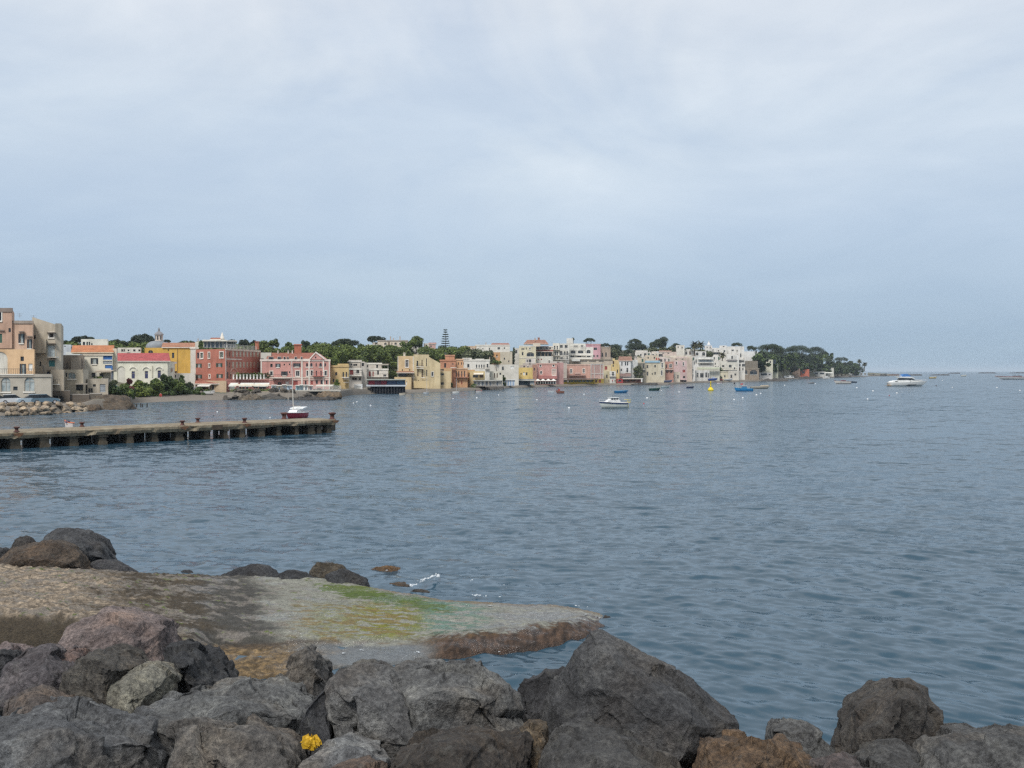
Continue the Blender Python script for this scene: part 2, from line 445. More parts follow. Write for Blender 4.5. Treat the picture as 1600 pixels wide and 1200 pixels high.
    m2.polygons.foreach_set('use_smooth', np.ones(len(m2.polygons), bool))
    m2.name = name; m2.materials.clear(); m2.materials.append(rock_mat())
    ob = bpy.data.objects.new(name, m2); COL.objects.link(ob); ob.location = c
    ob.color = (*color, 1)
    return ob
def rock(label, D, pts, color, back=0.8, vox=0.04, rough=1.0, cat='rock', group=None, name='boulder', drop=0.5, sm=3, strata=None, seed=None, cuts=()):
    """pts: (px, py, dD) on the visible faces; a back is added behind and a foot below them"""
    kd = 2.1 if group == BG else 1.0
    if kd > 1: back = back + .5; drop = drop + .4
    W = [P(x, y, D + d * kd) for x, y, d in pts]
    cx = sum((p for p in W), Vector()) / len(W)
    L = list(W)
    for p in W:
        q = cx + (p - cx) * 0.72; q.y = p.y + back + random.uniform(-.1, .1); q.z = min(q.z, p.z - 0.06, HC - (HC - p.z) / p.y * q.y - .04 * (q.y - p.y)); L.append(q)
    zmin = min(p.z for p in W) - drop
    for p in W:
        if p.z < cx.z: L.append(Vector((p.x, p.y + 0.15, zmin))); L.append(Vector((p.x, p.y + back * 0.8, zmin)))
    cw = [(tuple(P(a, b, D + dd)), r, h) for a, b, dd, r, h in cuts]
    o = rock_from_hull(name, L, vox, rough, color, random.random() * 50 if seed is None else seed, sm, strata, cw)
    return tag(o, label, cat, group)
G0 = (0.105, 0.105, 0.104); G1 = (0.14, 0.138, 0.132); GB = (0.115, 0.10, 0.085); DK = (0.06, 0.06, 0.064); BR = (0.095, 0.07, 0.05)
PK = (0.26, 0.205, 0.19); PU = (0.125, 0.11, 0.115); OC = (0.185, 0.118, 0.068); LT = (0.29, 0.275, 0.22)
BG = 'dark boulders of the foreground breakwater'
def make_rocks():
    rk = rock
    # (label, D, points, colour, ...)
    rk('big dark grey triangular boulder whose sharp peak rises against the water', 13.0,
       [(930, 979, .35), (948, 990, .3), (1012, 1034, .3), (1070, 1052, .35), (1100, 1085, .3), (1161, 1122, .25), (1160, 1150, .05), (1098, 1196, -.25), (1085, 1203, -.3),
        (960, 1158, -.25), (850, 1118, .0), (838, 1088, .15), (888, 1022, .3), (955, 1075, -.28), (1000, 1110, -.40), (1075, 1150, -.42)], (0.088, 0.088, 0.09), 1.3, .026, .55, group=BG, seed=4, sm=2)
    rk('dark blocky boulder squeezed in the gap left of the big triangular one', 13.9,
       [(818, 1062, .1), (850, 1048, .2), (884, 1046, .3), (895, 1120, 0), (830, 1135, -.1), (812, 1100, 0)], DK, .8, group=BG)
    rk('broad mid grey pitted boulder with a rounded back in the middle of the heap', 12.9,
       [(590, 1062, .1), (640, 1034, .3), (700, 1030, .4), (752, 1031, .4), (800, 1066, .2), (832, 1108, .1), (822, 1142, -.1), (720, 1162, -.35), (640, 1158, -.35), (590, 1120, -.2), (690, 1085, -.25), (770, 1090, -.2)], (0.17, 0.17, 0.165), 1.2, .026, .95, group=BG, seed=9)
    rk('grey boulder with a pale worn band and a dark triangular hollow in its front', 12.4,
       [(508, 1078, .1), (530, 1060, .2), (575, 1036, .5), (604, 1048, .4), (640, 1100, .0), (672, 1145, -.2), (655, 1168, -.3), (560, 1168, -.25), (512, 1150, -.1), (560, 1085, -.1)], (0.185, 0.183, 0.178), 1.0, .026, 1.0, group=BG, seed=12,
       cuts=[(540, 1120, .1, (.30, .5, .42), .28)])
    rk('smooth slate coloured slab tilted up beside the yellow scrap', 12.2,
       [(462, 1138, 0), (482, 1098, .1), (510, 1070, .3), (516, 1150, .05), (502, 1170, -.05), (470, 1160, -.1)], (0.075, 0.076, 0.082), .6, .024, .45, group=BG)
    rk('upright grey stone with wavy grooves standing above its neighbours', 14.0,
       [(425, 1072, 0), (446, 1030, .1), (466, 1006, .2), (490, 1004, .25), (506, 1026, .2), (510, 1080, .1), (496, 1120, -.1), (430, 1118, -.15)], (0.135, 0.13, 0.122), .7, .024, 1.1, group=BG, strata=(.9, .1, .4), seed=21)
    rk('long rough grey boulder sloping up to the right below the weedy ledge', 13.0,
       [(265, 1090, .1), (300, 1060, .4), (360, 1046, .6), (430, 1040, .6), (480, 1060, .3), (492, 1108, 0), (470, 1128, -.1), (380, 1138, -.5), (280, 1150, -.4), (215, 1140, -.2), (340, 1095, -.1)], (0.165, 0.168, 0.165), 1.3, .026, 1.1, group=BG, strata=(.3, .2, .9), seed=31)
    rk('overhanging boulder with reddish grey crust and a wide dark hollow in front', 11.0,
       [(262, 1138, .2), (300, 1118, .5), (370, 1120, .5), (420, 1126, .5), (462, 1152, .3), (485, 1180, .1), (480, 1212, -.1), (430, 1225, -.2), (300, 1225, -.3), (228, 1218, -.2), (240, 1180, -.1), (340, 1150, -.1)], (0.16, 0.147, 0.132), 1.0, .024, 1.0, group=BG, seed=41,
       cuts=[(345, 1192, -.25, (.62, .5, .22), .30)])
    rk('rounded charcoal boulder resting under the weedy ledge', 15.0,
       [(240, 1030, 0), (258, 1004, .3), (285, 998, .4), (312, 1004, .3), (330, 1030, .1), (345, 1052, 0), (300, 1068, -.3), (258, 1056, -.2), (285, 1030, -.3)], (0.05, 0.052, 0.056), 1.0, .026, 1.0, group=BG, seed=44)
    rk('pale lichen grey boulder brighter than every stone round it', 13.4,
       [(165, 1082, 0), (190, 1048, .2), (220, 1032, .3), (246, 1036, .3), (262, 1058, .2), (236, 1090, -.1), (222, 1116, -.2), (176, 1132, -.2), (162, 1112, -.1), (205, 1075, -.25)], LT, .8, .026, .9, group=BG, seed=47)
    rk('brown boulder with a black cave like gap under its lower edge', 13.7,
       [(96, 1050, .1), (116, 1022, .3), (158, 1002, .4), (205, 1012, .4), (220, 1040, .2), (190, 1070, 0), (166, 1108, -.1), (116, 1084, -.1), (150, 1050, -.3)], (0.098, 0.088, 0.075), 1.0, .026, 1.0, group=BG, seed=51)
    rk('pinkish tuff block with a raised dark rim along its ridge', 16.6,
       [(72, 1022, 0), (96, 985, .2), (130, 968, .3), (172, 947, .4), (190, 950, .4), (225, 966, .4), (262, 975, .3), (266, 1000, .1), (248, 1022, -.1), (180, 1035, -.3), (110, 1035, -.2), (175, 985, -.15)], PK, 1.0, .04, .7, group=BG, seed=56)
    rk('purple grey boulder on the left slope of the heap', 14.2,
       [(2, 1050, 0), (30, 1008, .3), (55, 996, .4), (84, 1008, .3), (104, 1050, .1), (110, 1080, 0), (90, 1108, -.2), (10, 1120, -.3), (-10, 1090, -.2), (50, 1050, -.3)], PU, 1.1, .026, .9, group=BG, seed=61)
    rk('brownish pink boulder lying low at the left edge', 12.6,
       [(-30, 1085, .1), (10, 1070, .3), (60, 1072, .3), (100, 1088, .2), (95, 1110, -.1), (40, 1130, -.2), (-30, 1135, -.2)], (0.15, 0.125, 0.11), .9, .026, .9, group=BG, seed=63)
    rk('huge streaked grey boulder filling the lower left corner', 11.4,
       [(-60, 1130, .2), (10, 1098, .5), (80, 1092, .6), (120, 1104, .6), (180, 1128, .5), (244, 1122, .5), (250, 1150, .2), (232, 1205, -.1), (100, 1225, -.4), (-60, 1220, -.4), (90, 1150, -.2), (-60, 1180, -.3)], (0.155, 0.16, 0.165), 1.2, .026, 1.0, group=BG, seed=67)
    rk('small salmon pink stone beside the tuff block', 15.0, [(80, 1020, 0), (98, 1004, .1), (114, 1010, .1), (116, 1034, 0), (95, 1044, -.1), (82, 1034, -.1)], (0.24, 0.17, 0.15), .4, .024, .9, group=BG)
    rk('pale pink stone at the far left under the dark overhang', 16.8, [(-14, 1008, 0), (4, 1000, .1), (26, 1010, .1), (24, 1024, -.1), (0, 1030, -.1), (-16, 1024, 0)], (0.28, 0.22, 0.21), .5, .026, .8, group=BG)
    rk('small black stone cut by the left edge', 15.6, [(-20, 1022, 0), (2, 1012, .1), (16, 1030, .1), (12, 1046, 0), (-18, 1050, 0)], DK, .5, .026, .9, group=BG)
    rk('dark brown layered boulder with ochre streaks along its top', 10.6,
       [(600, 1182, .1), (628, 1160, .3), (690, 1143, .5), (760, 1134, .6), (826, 1142, .5), (842, 1168, .3), (840, 1215, 0), (700, 1230, -.3), (600, 1220, -.2), (710, 1170, -.1)], (0.068, 0.055, 0.044), .9, .020, 1.1, group=BG, strata=(.15, .2, 1), seed=71)
    rk('smooth pale grey boulder with curved grooves below the yellow scrap', 10.8,
       [(458, 1200, 0), (490, 1165, .3), (540, 1150, .4), (590, 1156, .4), (612, 1180, .2), (600, 1215, 0), (520, 1225, -.2), (465, 1220, -.1), (540, 1178, -.1)], (0.21, 0.214, 0.216), .8, .020, .7, group=BG, strata=(.5, .3, .6), seed=76)
    rk('reddish brown stone cut by the bottom edge', 9.7, [(478, 1205, 0), (520, 1188, .2), (570, 1186, .2), (605, 1200, .1), (600, 1235, 0), (480, 1235, 0)], (0.13, 0.095, 0.075), .6, .020, 1.0, group=BG)
    rk('rounded dark grey boulder in front of the big triangular one', 10.8,
       [(842, 1182, .1), (866, 1142, .4), (910, 1133, .5), (980, 1148, .5), (1040, 1168, .4), (1085, 1200, .2), (1080, 1225, 0), (950, 1235, -.3), (850, 1225, -.2), (930, 1172, -.1)], (0.085, 0.083, 0.08), 1.0, .024, .9, group=BG, seed=81)
    rk('rust orange boulder at the bottom edge right of the middle', 11.2,
       [(1098, 1180, .1), (1106, 1150, .3), (1150, 1143, .4), (1205, 1152, .4), (1262, 1156, .4), (1290, 1190, .2), (1285, 1220, 0), (1180, 1228, -.3), (1100, 1220, -.2), (1190, 1175, -.15)], OC, .8, .020, 1.2, group=BG, seed=86)
    rk('light grey wedge shaped stone at the water beside the rust orange boulder', 13.2,
       [(1214, 1135, .1), (1228, 1114, .2), (1250, 1120, .2), (1290, 1150, .2), (1315, 1176, .1), (1300, 1200, -.1), (1230, 1190, -.2)], (0.155, 0.155, 0.15), .7, .024, .8, group=BG, seed=91)
    rk('dark brown pointed boulder rising on the right in front of the water', 12.8,
       [(1322, 1168, 0), (1336, 1120, .1), (1378, 1085, .2), (1396, 1060, .3), (1420, 1054, .35), (1448, 1072, .3), (1468, 1105, .2), (1474, 1140, .1), (1440, 1180, -.2), (1340, 1185, -.2), (1410, 1110, -.3)], (0.088, 0.078, 0.068), .9, .032, .75, group=BG, seed=96)
    rk('broad flat grey boulder in the lower right corner', 11.4,
       [(1440, 1160, .1), (1480, 1136, .4), (1540, 1128, .5), (1620, 1130, .5), (1680, 1150, .3), (1680, 1215, 0), (1550, 1228, -.3), (1445, 1215, -.2), (1550, 1170, -.1)], (0.12, 0.12, 0.118), 1.0, .024, .8, group=BG, seed=99)
    rk('grey boulder lying in front of the pointed brown one', 11.2,
       [(1342, 1190, .1), (1365, 1166, .3), (1410, 1160, .4), (1440, 1172, .3), (1448, 1210, 0), (1390, 1230, -.2), (1340, 1220, -.1)], (0.10, 0.098, 0.094), .7, .024, 1.0, group=BG, seed=101)
    rk('small pinkish stone at the bottom edge next to the rust orange boulder', 11.0, [(1286, 1190, 0), (1310, 1172, .2), (1342, 1178, .2), (1350, 1210, 0), (1290, 1220, -.1)], (0.15, 0.12, 0.115), .5, .024, .9, group=BG)
    rk('ochre brown stone wedged low between two dark boulders', 11.8, [(800, 1145, 0), (826, 1122, .2), (856, 1122, .2), (862, 1146, .1), (838, 1166, -.1), (806, 1162, -.1)], (0.15, 0.115, 0.075), .5, .024, 1.0, group=BG)
    rk('grey sloping stone wedged between the pale lichen boulder and the overhanging one', 12.6,
       [(180, 1130, 0), (225, 1100, .3), (275, 1078, .5), (290, 1095, .4), (262, 1135, 0), (225, 1150, -.1)], (0.15, 0.155, 0.16), .6, .024, .8, group=BG)
    rk('low grey boulder at the back of the heap touching the shallow shelf', 14.6, [(505, 1062, 0), (530, 1040, .2), (565, 1030, .3), (596, 1036, .3), (606, 1062, .1), (570, 1080, -.2), (520, 1082, -.1)], (0.12, 0.12, 0.115), .8, .026, .9, group=BG, seed=111)
    rk('pale streaked boulder at the back of the heap under the weedy edge', 14.4, [(630, 1056, 0), (655, 1036, .2), (700, 1029, .3), (742, 1032, .3), (780, 1054, .1), (740, 1074, -.2), (660, 1076, -.2)], (0.15, 0.15, 0.146), .8, .026, .9, group=BG, seed=113)
    # round boulders on the slab's back edge
    rk('large round black boulder by the water behind the pebbly ledge', 28.6,
       [(52, 842, .2), (80, 827, .5), (112, 824, .6), (140, 836, .4), (158, 856, .2), (162, 874, 0), (140, 886, -.2), (70, 886, -.3), (110, 850, -.6)], (0.065, 0.066, 0.07), 1.6, .06, .55, drop=.3, seed=5)
    rk('broad brown boulder in front of the round black one', 27.0,
       [(-20, 872, 0), (8, 852, .3), (50, 843, .5), (90, 845, .4), (120, 860, .2), (136, 880, 0), (70, 888, -.4), (-10, 888, -.3), (60, 862, -.5)], BR, 1.2, .06, .6, drop=.3, seed=15)
    rk('small dark pointed stone left of the round black boulder', 29.4, [(12, 862, 0), (22, 842, .1), (34, 836, .2), (48, 844, .1), (52, 866, 0), (30, 872, -.2)], (0.05, 0.045, 0.042), .7, .05, .6, drop=.3)
    rk('dark stone cut by the left edge near the brown boulder', 29.0, [(-20, 868, 0), (-6, 854, .1), (6, 858, .1), (8, 874, 0), (-10, 880, 0)], DK, .6, .05, .6, drop=.3)
    rk('low flat black stone at the foot of the round boulder', 28.0, [(128, 884, 0), (150, 874, .2), (172, 874, .2), (212, 890, 0), (180, 896, -.2), (135, 893, -.2)], (0.055, 0.055, 0.06), .8, .05, .5, drop=.3)
    RB = 'wet rocks along the back of the algae ledge'
    rk('low wet black rock, leftmost of the row behind the algae', 28.2, [(340, 900, 0), (368, 888, .2), (395, 880, .4), (418, 884, .3), (440, 900, .1), (400, 910, -.3), (350, 908, -.2)], (0.045, 0.047, 0.052), 1.0, .05, .6, group=RB, drop=.4)
    rk('long low wet black rock, second of the row behind the algae', 27.6, [(418, 902, 0), (445, 890, .2), (475, 892, .2), (497, 904, .1), (470, 912, -.2), (425, 910, -.2)], (0.04, 0.042, 0.046), .9, .05, .6, group=RB, drop=.4)
    rk('brown topped wet rock at the water behind the algae', 29.0, [(472, 890, 0), (490, 878, .2), (515, 877, .3), (538, 884, .2), (545, 896, .1), (510, 906, -.2), (478, 900, -.2)], (0.085, 0.068, 0.045), .9, .05, .6, group=RB, drop=.4)
    rk('sloping black rock running down into the foam', 27.4, [(498, 898, 0), (525, 888, .2), (548, 892, .2), (575, 904, .1), (581, 918, 0), (550, 920, -.2), (505, 910, -.2)], (0.038, 0.04, 0.044), .8, .05, .6, group=RB, drop=.4)
    rk('rusty weed covered rock awash furthest out', 29.6, [(560, 897, 0), (580, 886, .2), (605, 882, .3), (640, 890, .2), (648, 898, 0), (610, 904, -.2), (570, 902, -.2)], (0.14, 0.085, 0.038), .9, .05, .7, group=RB, drop=.4)
    rk('small brown rock awash in the foam', 27.6, [(596, 916, 0), (612, 908, .1), (632, 908, .1), (645, 916, 0), (625, 924, -.1), (602, 922, -.1)], (0.09, 0.066, 0.045), .6, .04, .7, group=RB, drop=.4)
    rk('dark rock awash nearest the bright green algae', 26.8, [(630, 926, 0), (650, 919, .1), (672, 922, .1), (682, 931, 0), (655, 936, -.1), (634, 934, -.1)], (0.06, 0.05, 0.042), .6, .04, .7, group=RB, drop=.4)
    rk('tiny dark rock off the tip of the weedy ledge', 24.0, [(938, 968, 0), (945, 959, .1), (955, 964, .1), (957, 972, 0), (946, 976, -.1)], (0.05, 0.045, 0.045), .4, .03, .8, group=RB, drop=.3)
    rk('tiny black stone breaking the surface left of the wet rocks', 29.4, [(274, 897, 0), (288, 889, .1), (300, 892, .1), (306, 898, 0), (288, 901, -.1)], (0.05, 0.05, 0.055), .5, .04, .6, group=RB, drop=.4)
    # loose stones that fill the gaps of the heap
    rs = random.Random(5)
    for k in range(70):
        D = rs.uniform(9.6, 15.2); lim = 1260 if D > 12.5 else 1650
        px = rs.uniform(-60, lim)
        x = XW(px, D); z = bed_z(x, D) + 0.05
        s = rs.uniform(.14, .34)
        pts = [Vector((x + rs.gauss(0, 1) * s * .6, D + rs.gauss(0, 1) * s * .6, z + rs.gauss(0, 1) * s * .5)) for i in range(12)]
        c = rs.choice([G0, G1, GB, PU, (0.17, 0.165, 0.155), (0.08, 0.075, 0.07)])
        o = rock_from_hull('loose_stone', pts, .035, .8, c, rs.random() * 90, 2)
        tag(o, 'small loose stone lying in a gap between the big foreground boulders', 'stone', 'loose stones between the foreground boulders')
def bed_z(x, D):
    px = 800 + F * x / D
    z = np.interp(D, [8, 10, 12, 13.5, 15, 16.5, 18], [1.75, 1.15, .55, .2, -.05, -.35, -.9])
    return float(z - 0.55 * sstep(1080, 1240, px) * sstep(11.5, 13.5, D))
def make_bed():
    xs = np.linspace(-16, 16, 160); ys = np.linspace(5, 19, 90)
    X, Y = np.meshgrid(xs, ys); V = np.stack([X.ravel(), Y.ravel(), np.zeros(X.size)], -1)
    V[:, 2] = [bed_z(a, b) for a, b in V[:, :2]]; V[:, 2] += 0.12 * fbm(V * 1.3, 4)
    m, nt, bs = new_mat('shore_rubble')
    n = noise_node(nt, 3, 6, .7, coords(nt)); nt.links.new(ramp(nt, n.outputs['Fac'], [(.3, (.025, .024, .023)), (.7, (.085, .08, .075))]), bs.inputs['Base Color'])
    bs.inputs['Roughness'].default_value = .95; bump(nt, bs, n.outputs['Fac'], .15)
    tag(np_mesh('shore_ground', V, grid_faces(90, 160), m), kind='structure')

# the flat weathered ledge that runs out into the water
def make_ledge():
    ns, nt_ = 620, 250
    s = np.linspace(-260, 958, ns); t = np.linspace(0, 1, nt_)
    # rows of the photograph where the ledge's outline stands, and its height there
    ztop = lerp_tab([(-260, .85), (0, .80), (120, .72), (250, .50), (380, .30), (500, .20), (620, .14), (720, .10), (840, .09), (920, .06), (958, -.02)], s)
    yb = lerp_tab([(-260, 866), (0, 876), (140, 884), (210, 889), (300, 894), (420, 899), (520, 905), (600, 919), (690, 935), (740, 938), (850, 942), (905, 949), (940, 958), (958, 969)], s)
    yf = lerp_tab([(-260, 962), (0, 962), (100, 966), (200, 990), (270, 1030), (340, 1044), (420, 1044), (500, 1038), (580, 1034), (640, 1030), (720, 1025), (800, 1018), (880, 1006), (930, 992), (958, 973)], s)
    Db = (HC - ztop) * F / (yb - HY); Df = (HC - ztop) * F / (yf - HY)
    S, T = np.meshgrid(s, t)
    D = Df[None, :] + (Db - Df)[None, :] * T
    width = (Db - Df)[None, :]
    dist_f = T * width; dist_b = (1 - T) * width
    edge = np.minimum(dist_f, dist_b * 1.2)
    X = (S - 800) / F * D
    rim = 0.62 - 0.42 * sstep(150, 420, S)
    prof = np.sqrt(np.clip(1 - (1 - np.clip(edge / rim, 0, 1)) ** 2, 0, 1))
    V = np.stack([X.ravel(), D.ravel(), np.zeros(X.size)], -1)
    ns1 = fbm(V * np.array([.55, .55, 1]), 4).reshape(S.shape); ns2 = fbm(V * 3.1 + 7, 4).reshape(S.shape); ns3 = fbm(V * 11 + 3, 3).reshape(S.shape)
    bottom = -0.75
    Zt = ztop[None, :] + 0.0 * T + 0.05 * ns1 + 0.018 * ns2 * (1 + 1.0 * (S < 420)) + 0.010 * ns3 * (1 + 1.2 * (S < 400)) + .035 * fbm(V * np.array([7., 9., 7.]) + 1.5, 3).reshape(S.shape) * sstep(380, 250, S)
    # worn steps: drop towards the front right, brown weed shoulder
    py0 = HY + HC * F / D; low = sstep(1003, 1016, py0) * sstep(300, 350, S) * sstep(700, 640, S)      # lower awash shelf in front
    Zt = Zt * (1 - low) + low * (.085 - .040 * sstep(480, 560, S) + .05 * ns2 * sstep(560, 480, S) + .02 * ns2)
    Zt += .22 * np.exp(-((dist_f - 1.0) / .75) ** 2) * sstep(640, 740, S) * sstep(950, 880, S) + .05 * np.exp(-((dist_f - .7) / .7) ** 2) * sstep(420, 520, S) * sstep(680, 620, S)
    Zt += .035 * fbm(V * np.array([5., 3., 1.]) + 4, 4).reshape(S.shape) * sstep(600, 700, S) * sstep(2.2, 1.0, dist_f)
    Z = bottom + (Zt - bottom) * prof
    # undercut at the left front
    und = sstep(260, 60, S) * (1 - sstep(.0, .45, dist_f))
    D2 = D + und * 0.45 * sstep(0.35, 0.0, prof)
    V = np.stack([(S - 800) / F * D2, D2, Z], -1).reshape(-1, 3)
    # colours that belong to the stone: barnacle crust, dark wet band, pale rock, algae, brown weed; plus painted shade between pebbles
    nz = fbm(V * np.array([.8, 1.6, 1]) + 2, 5).reshape(S.shape); nz2 = fbm(V * np.array([2.2, 5.0, 1]) + 31, 4).reshape(S.shape); nz3 = fbm(V * np.array([5., 12., 1]) + 11, 3).reshape(S.shape)
    py = HY + (HC - Z) * F / D2
    def c3(c): return np.array(c)[None, None, :]
    def mixv(a, b, f): f = np.clip(f, 0, 1)[..., None]; return a * (1 - f) + b * f
    peb = fbm(V * np.array([7., 9., 7.]) + 1.5, 3).reshape(S.shape)
    crust = c3((.255, .205, .15)) * (0.45 + 0.9 * np.clip(peb * 1.1 + .45, 0, 1))[..., None]  # crust darkened where pebbles dip, gap shade put into the colour
    brown = c3((.050, .039, .025)) + 0 * crust; grey = c3((.05, .048, .042)) + 0 * crust
    pale = c3((.205, .207, .175)) + 0 * crust; pinkp = c3((.165, .148, .13)) + 0 * crust
    col = mixv(crust, brown, sstep(90, 235, S + 90 * nz + 40 * nz3))
    col = mixv(col, c3((.17, .12, .045)) + 0 * col, 0.6 * sstep(.1, .4, nz2) * sstep(200, 260, S) * sstep(330, 290, S))
    col = mixv(col, grey, sstep(290, 345, S + 40 * nz) )
    col = mixv(col, pale, sstep(380, 445, S + 45 * nz - 0.25 * (py - 960)))
    col = mixv(col, pinkp, 0.8 * sstep(-.05, .35, nz2 + .4 * nz))
    yg = c3((.145, .15, .02)) + 0 * col; gg = c3((.062, .098, .012)) + 0 * col; bgn = c3((.09, .16, .115)) + 0 * col
    # yellow green film over the middle, bright green band, bluish green towards the awash end
    f_y = sstep(440, 520, S) * sstep(700, 640, S) * sstep(930, 955, py) * sstep(1006, 990, py)
    col = mixv(col, yg, f_y * sstep(-.10, .06, nz2 + .6 * nz3 + .35 * nz + .22) * (.6 + .45 * sstep(530, 590, S)))
    band = np.exp(-((py - (932 + .18 * (S - 590))) / 11.0) ** 2) * sstep(455, 560, S) * sstep(745, 690, S)
    col = mixv(col, gg, sstep(.34, .72, band + .55 * nz2 + .45 * nz3))
    band2 = np.exp(-((py - 920) / 5.0) ** 2) * sstep(480, 520, S) * sstep(620, 570, S)
    col = mixv(col, c3((.085, .115, .02)) + 0 * col, sstep(.4, .55, band2 + .5 * nz3 + .4 * nz2))
    col = mixv(col, c3((.17, .115, .045)) + 0 * col, .7 * sstep(.12, .3, nz2 - .4 * nz) * sstep(430, 480, S) * sstep(700, 620, S) * sstep(935, 950, py))
    f_b = sstep(630, 690, S) * sstep(800, 730, S) * sstep(1012, 985, py)
    col = mixv(col, bgn, f_b * sstep(-.06, .08, nz2 + .5 * nz3))
    col = mixv(col, c3((.18, .187, .187)) + 0 * col, sstep(700, 800, S) * .75 * sstep(-.5, .1, nz3 + nz))
    weed = c3((.05, .030, .019)) * (.55 + 1.1 * np.clip(.5 + 1.2 * fbm(V * np.array([9., 3., 4.]), 3).reshape(S.shape), 0, 1))[..., None] + 0 * col
    yl = np.interp(S, [600, 690, 800, 880, 950], [1004, 992, 984, 972, 966])
    f_w = sstep(610, 700, S) * sstep(-5, 5, py - yl + 9 * nz2 + 7 * nz3)
    col = mixv(col, weed, f_w)
    col = mixv(col, c3((.095, .058, .026)) + 0 * col, .8 * np.exp(-((py - yl - 3 + 6 * nz) / 4.) ** 2) * sstep(620, 680, S) * sstep(900, 850, S) * sstep(-.1, .25, nz3))
    f_rim = sstep(560, 600, S) * sstep(.55, .15, dist_b + .15 * nz2)
    col = mixv(col, c3((.13, .085, .035)) + 0 * col, .8 * f_rim)
    shelf = mixv(c3((.145, .098, .046)) * (.5 + 1.0 * np.clip(peb * 1.2 + .45, 0, 1))[..., None] + 0 * col, c3((.12, .128, .13)) + 0 * col, sstep(430, 540, S + 40 * nz)) 
    col = mixv(col, shelf, sstep(1004, 1012, py + 6 * nz2) * sstep(300, 345, S) * sstep(690, 640, S))
    col = mixv(col, c3((.05, .036, .024)) + 0 * col, .85 * np.exp(-((py - 1003 + 5 * nz + .05 * (S - 500)) / 4.5) ** 2) * sstep(330, 380, S) * sstep(560, 480, S))
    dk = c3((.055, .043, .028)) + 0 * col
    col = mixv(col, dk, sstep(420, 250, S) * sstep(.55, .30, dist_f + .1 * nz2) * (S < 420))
    ob_m, ntn, bs = new_mat('ledge_stone')
    at = N(ntn, 'ShaderNodeAttribute'); at.attribute_name = 'stone'
    n1 = noise_node(ntn, 7, 6, .75, coords(ntn)); n2 = noise_node(ntn, 30, 4, .7, coords(ntn))
    v = ramp(ntn, n1.outputs['Fac'], [(.3, (.6, .6, .6)), (.5, (1, 1, 1)), (.7, (1.35, 1.35, 1.33))])
    v2 = ramp(ntn, n2.outputs['Fac'], [(.35, (.6, .6, .6)), (.65, (1.35, 1.35, 1.35))])
    ntn.links.new(mixc(ntn, 1.0, mixc(ntn, 1.0, at.outputs['Color'], v, 'MULTIPLY'), v2, 'MULTIPLY'), bs.inputs['Base Color'])
    ga = N(ntn, 'ShaderNodeAttribute'); ga.attribute_name = 'wet'
    ntn.links.new(ga.outputs['Fac'], bs.inputs['Roughness'])
    sm_ = N(ntn, 'ShaderNodeMath', operation='ADD'); ntn.links.new(n1.outputs['Fac'], sm_.inputs[0]); ntn.links.new(n2.outputs['Fac'], sm_.inputs[1])
    bump(ntn, bs, sm_.outputs[0], .05, .8)
    o = np_mesh('rock_ledge', V, grid_faces(nt_, ns), ob_m)
    a = o.data.color_attributes.new('stone', 'FLOAT_COLOR', 'POINT')
    rgba = np.ones((V.shape[0], 4), np.float32); rgba[:, :3] = col.reshape(-1, 3); a.data.foreach_set('color', rgba.ravel())
    wa = o.data.attributes.new('wet', 'FLOAT', 'POINT')
    pud = sstep(.12, .3, nz + .3 * nz2) * sstep(230, 330, S) * (Z > .05)
    wet = np.clip(.92 - .5 * pud - .62 * sstep(640, 760, S) * sstep(.2, .0, Z) - .45 * sstep(380, 460, S) * sstep(.0, .35, nz) - .6 * sstep(1004, 1012, py) * sstep(400, 480, S) * sstep(700, 640, S), .14, 1)
    wa.data.foreach_set('value', wet.astype(np.float32).ravel())
    tag(o, 'flat weathered rock ledge with pebbly crust and green algae running into the water', 'rock ledge')
    return o
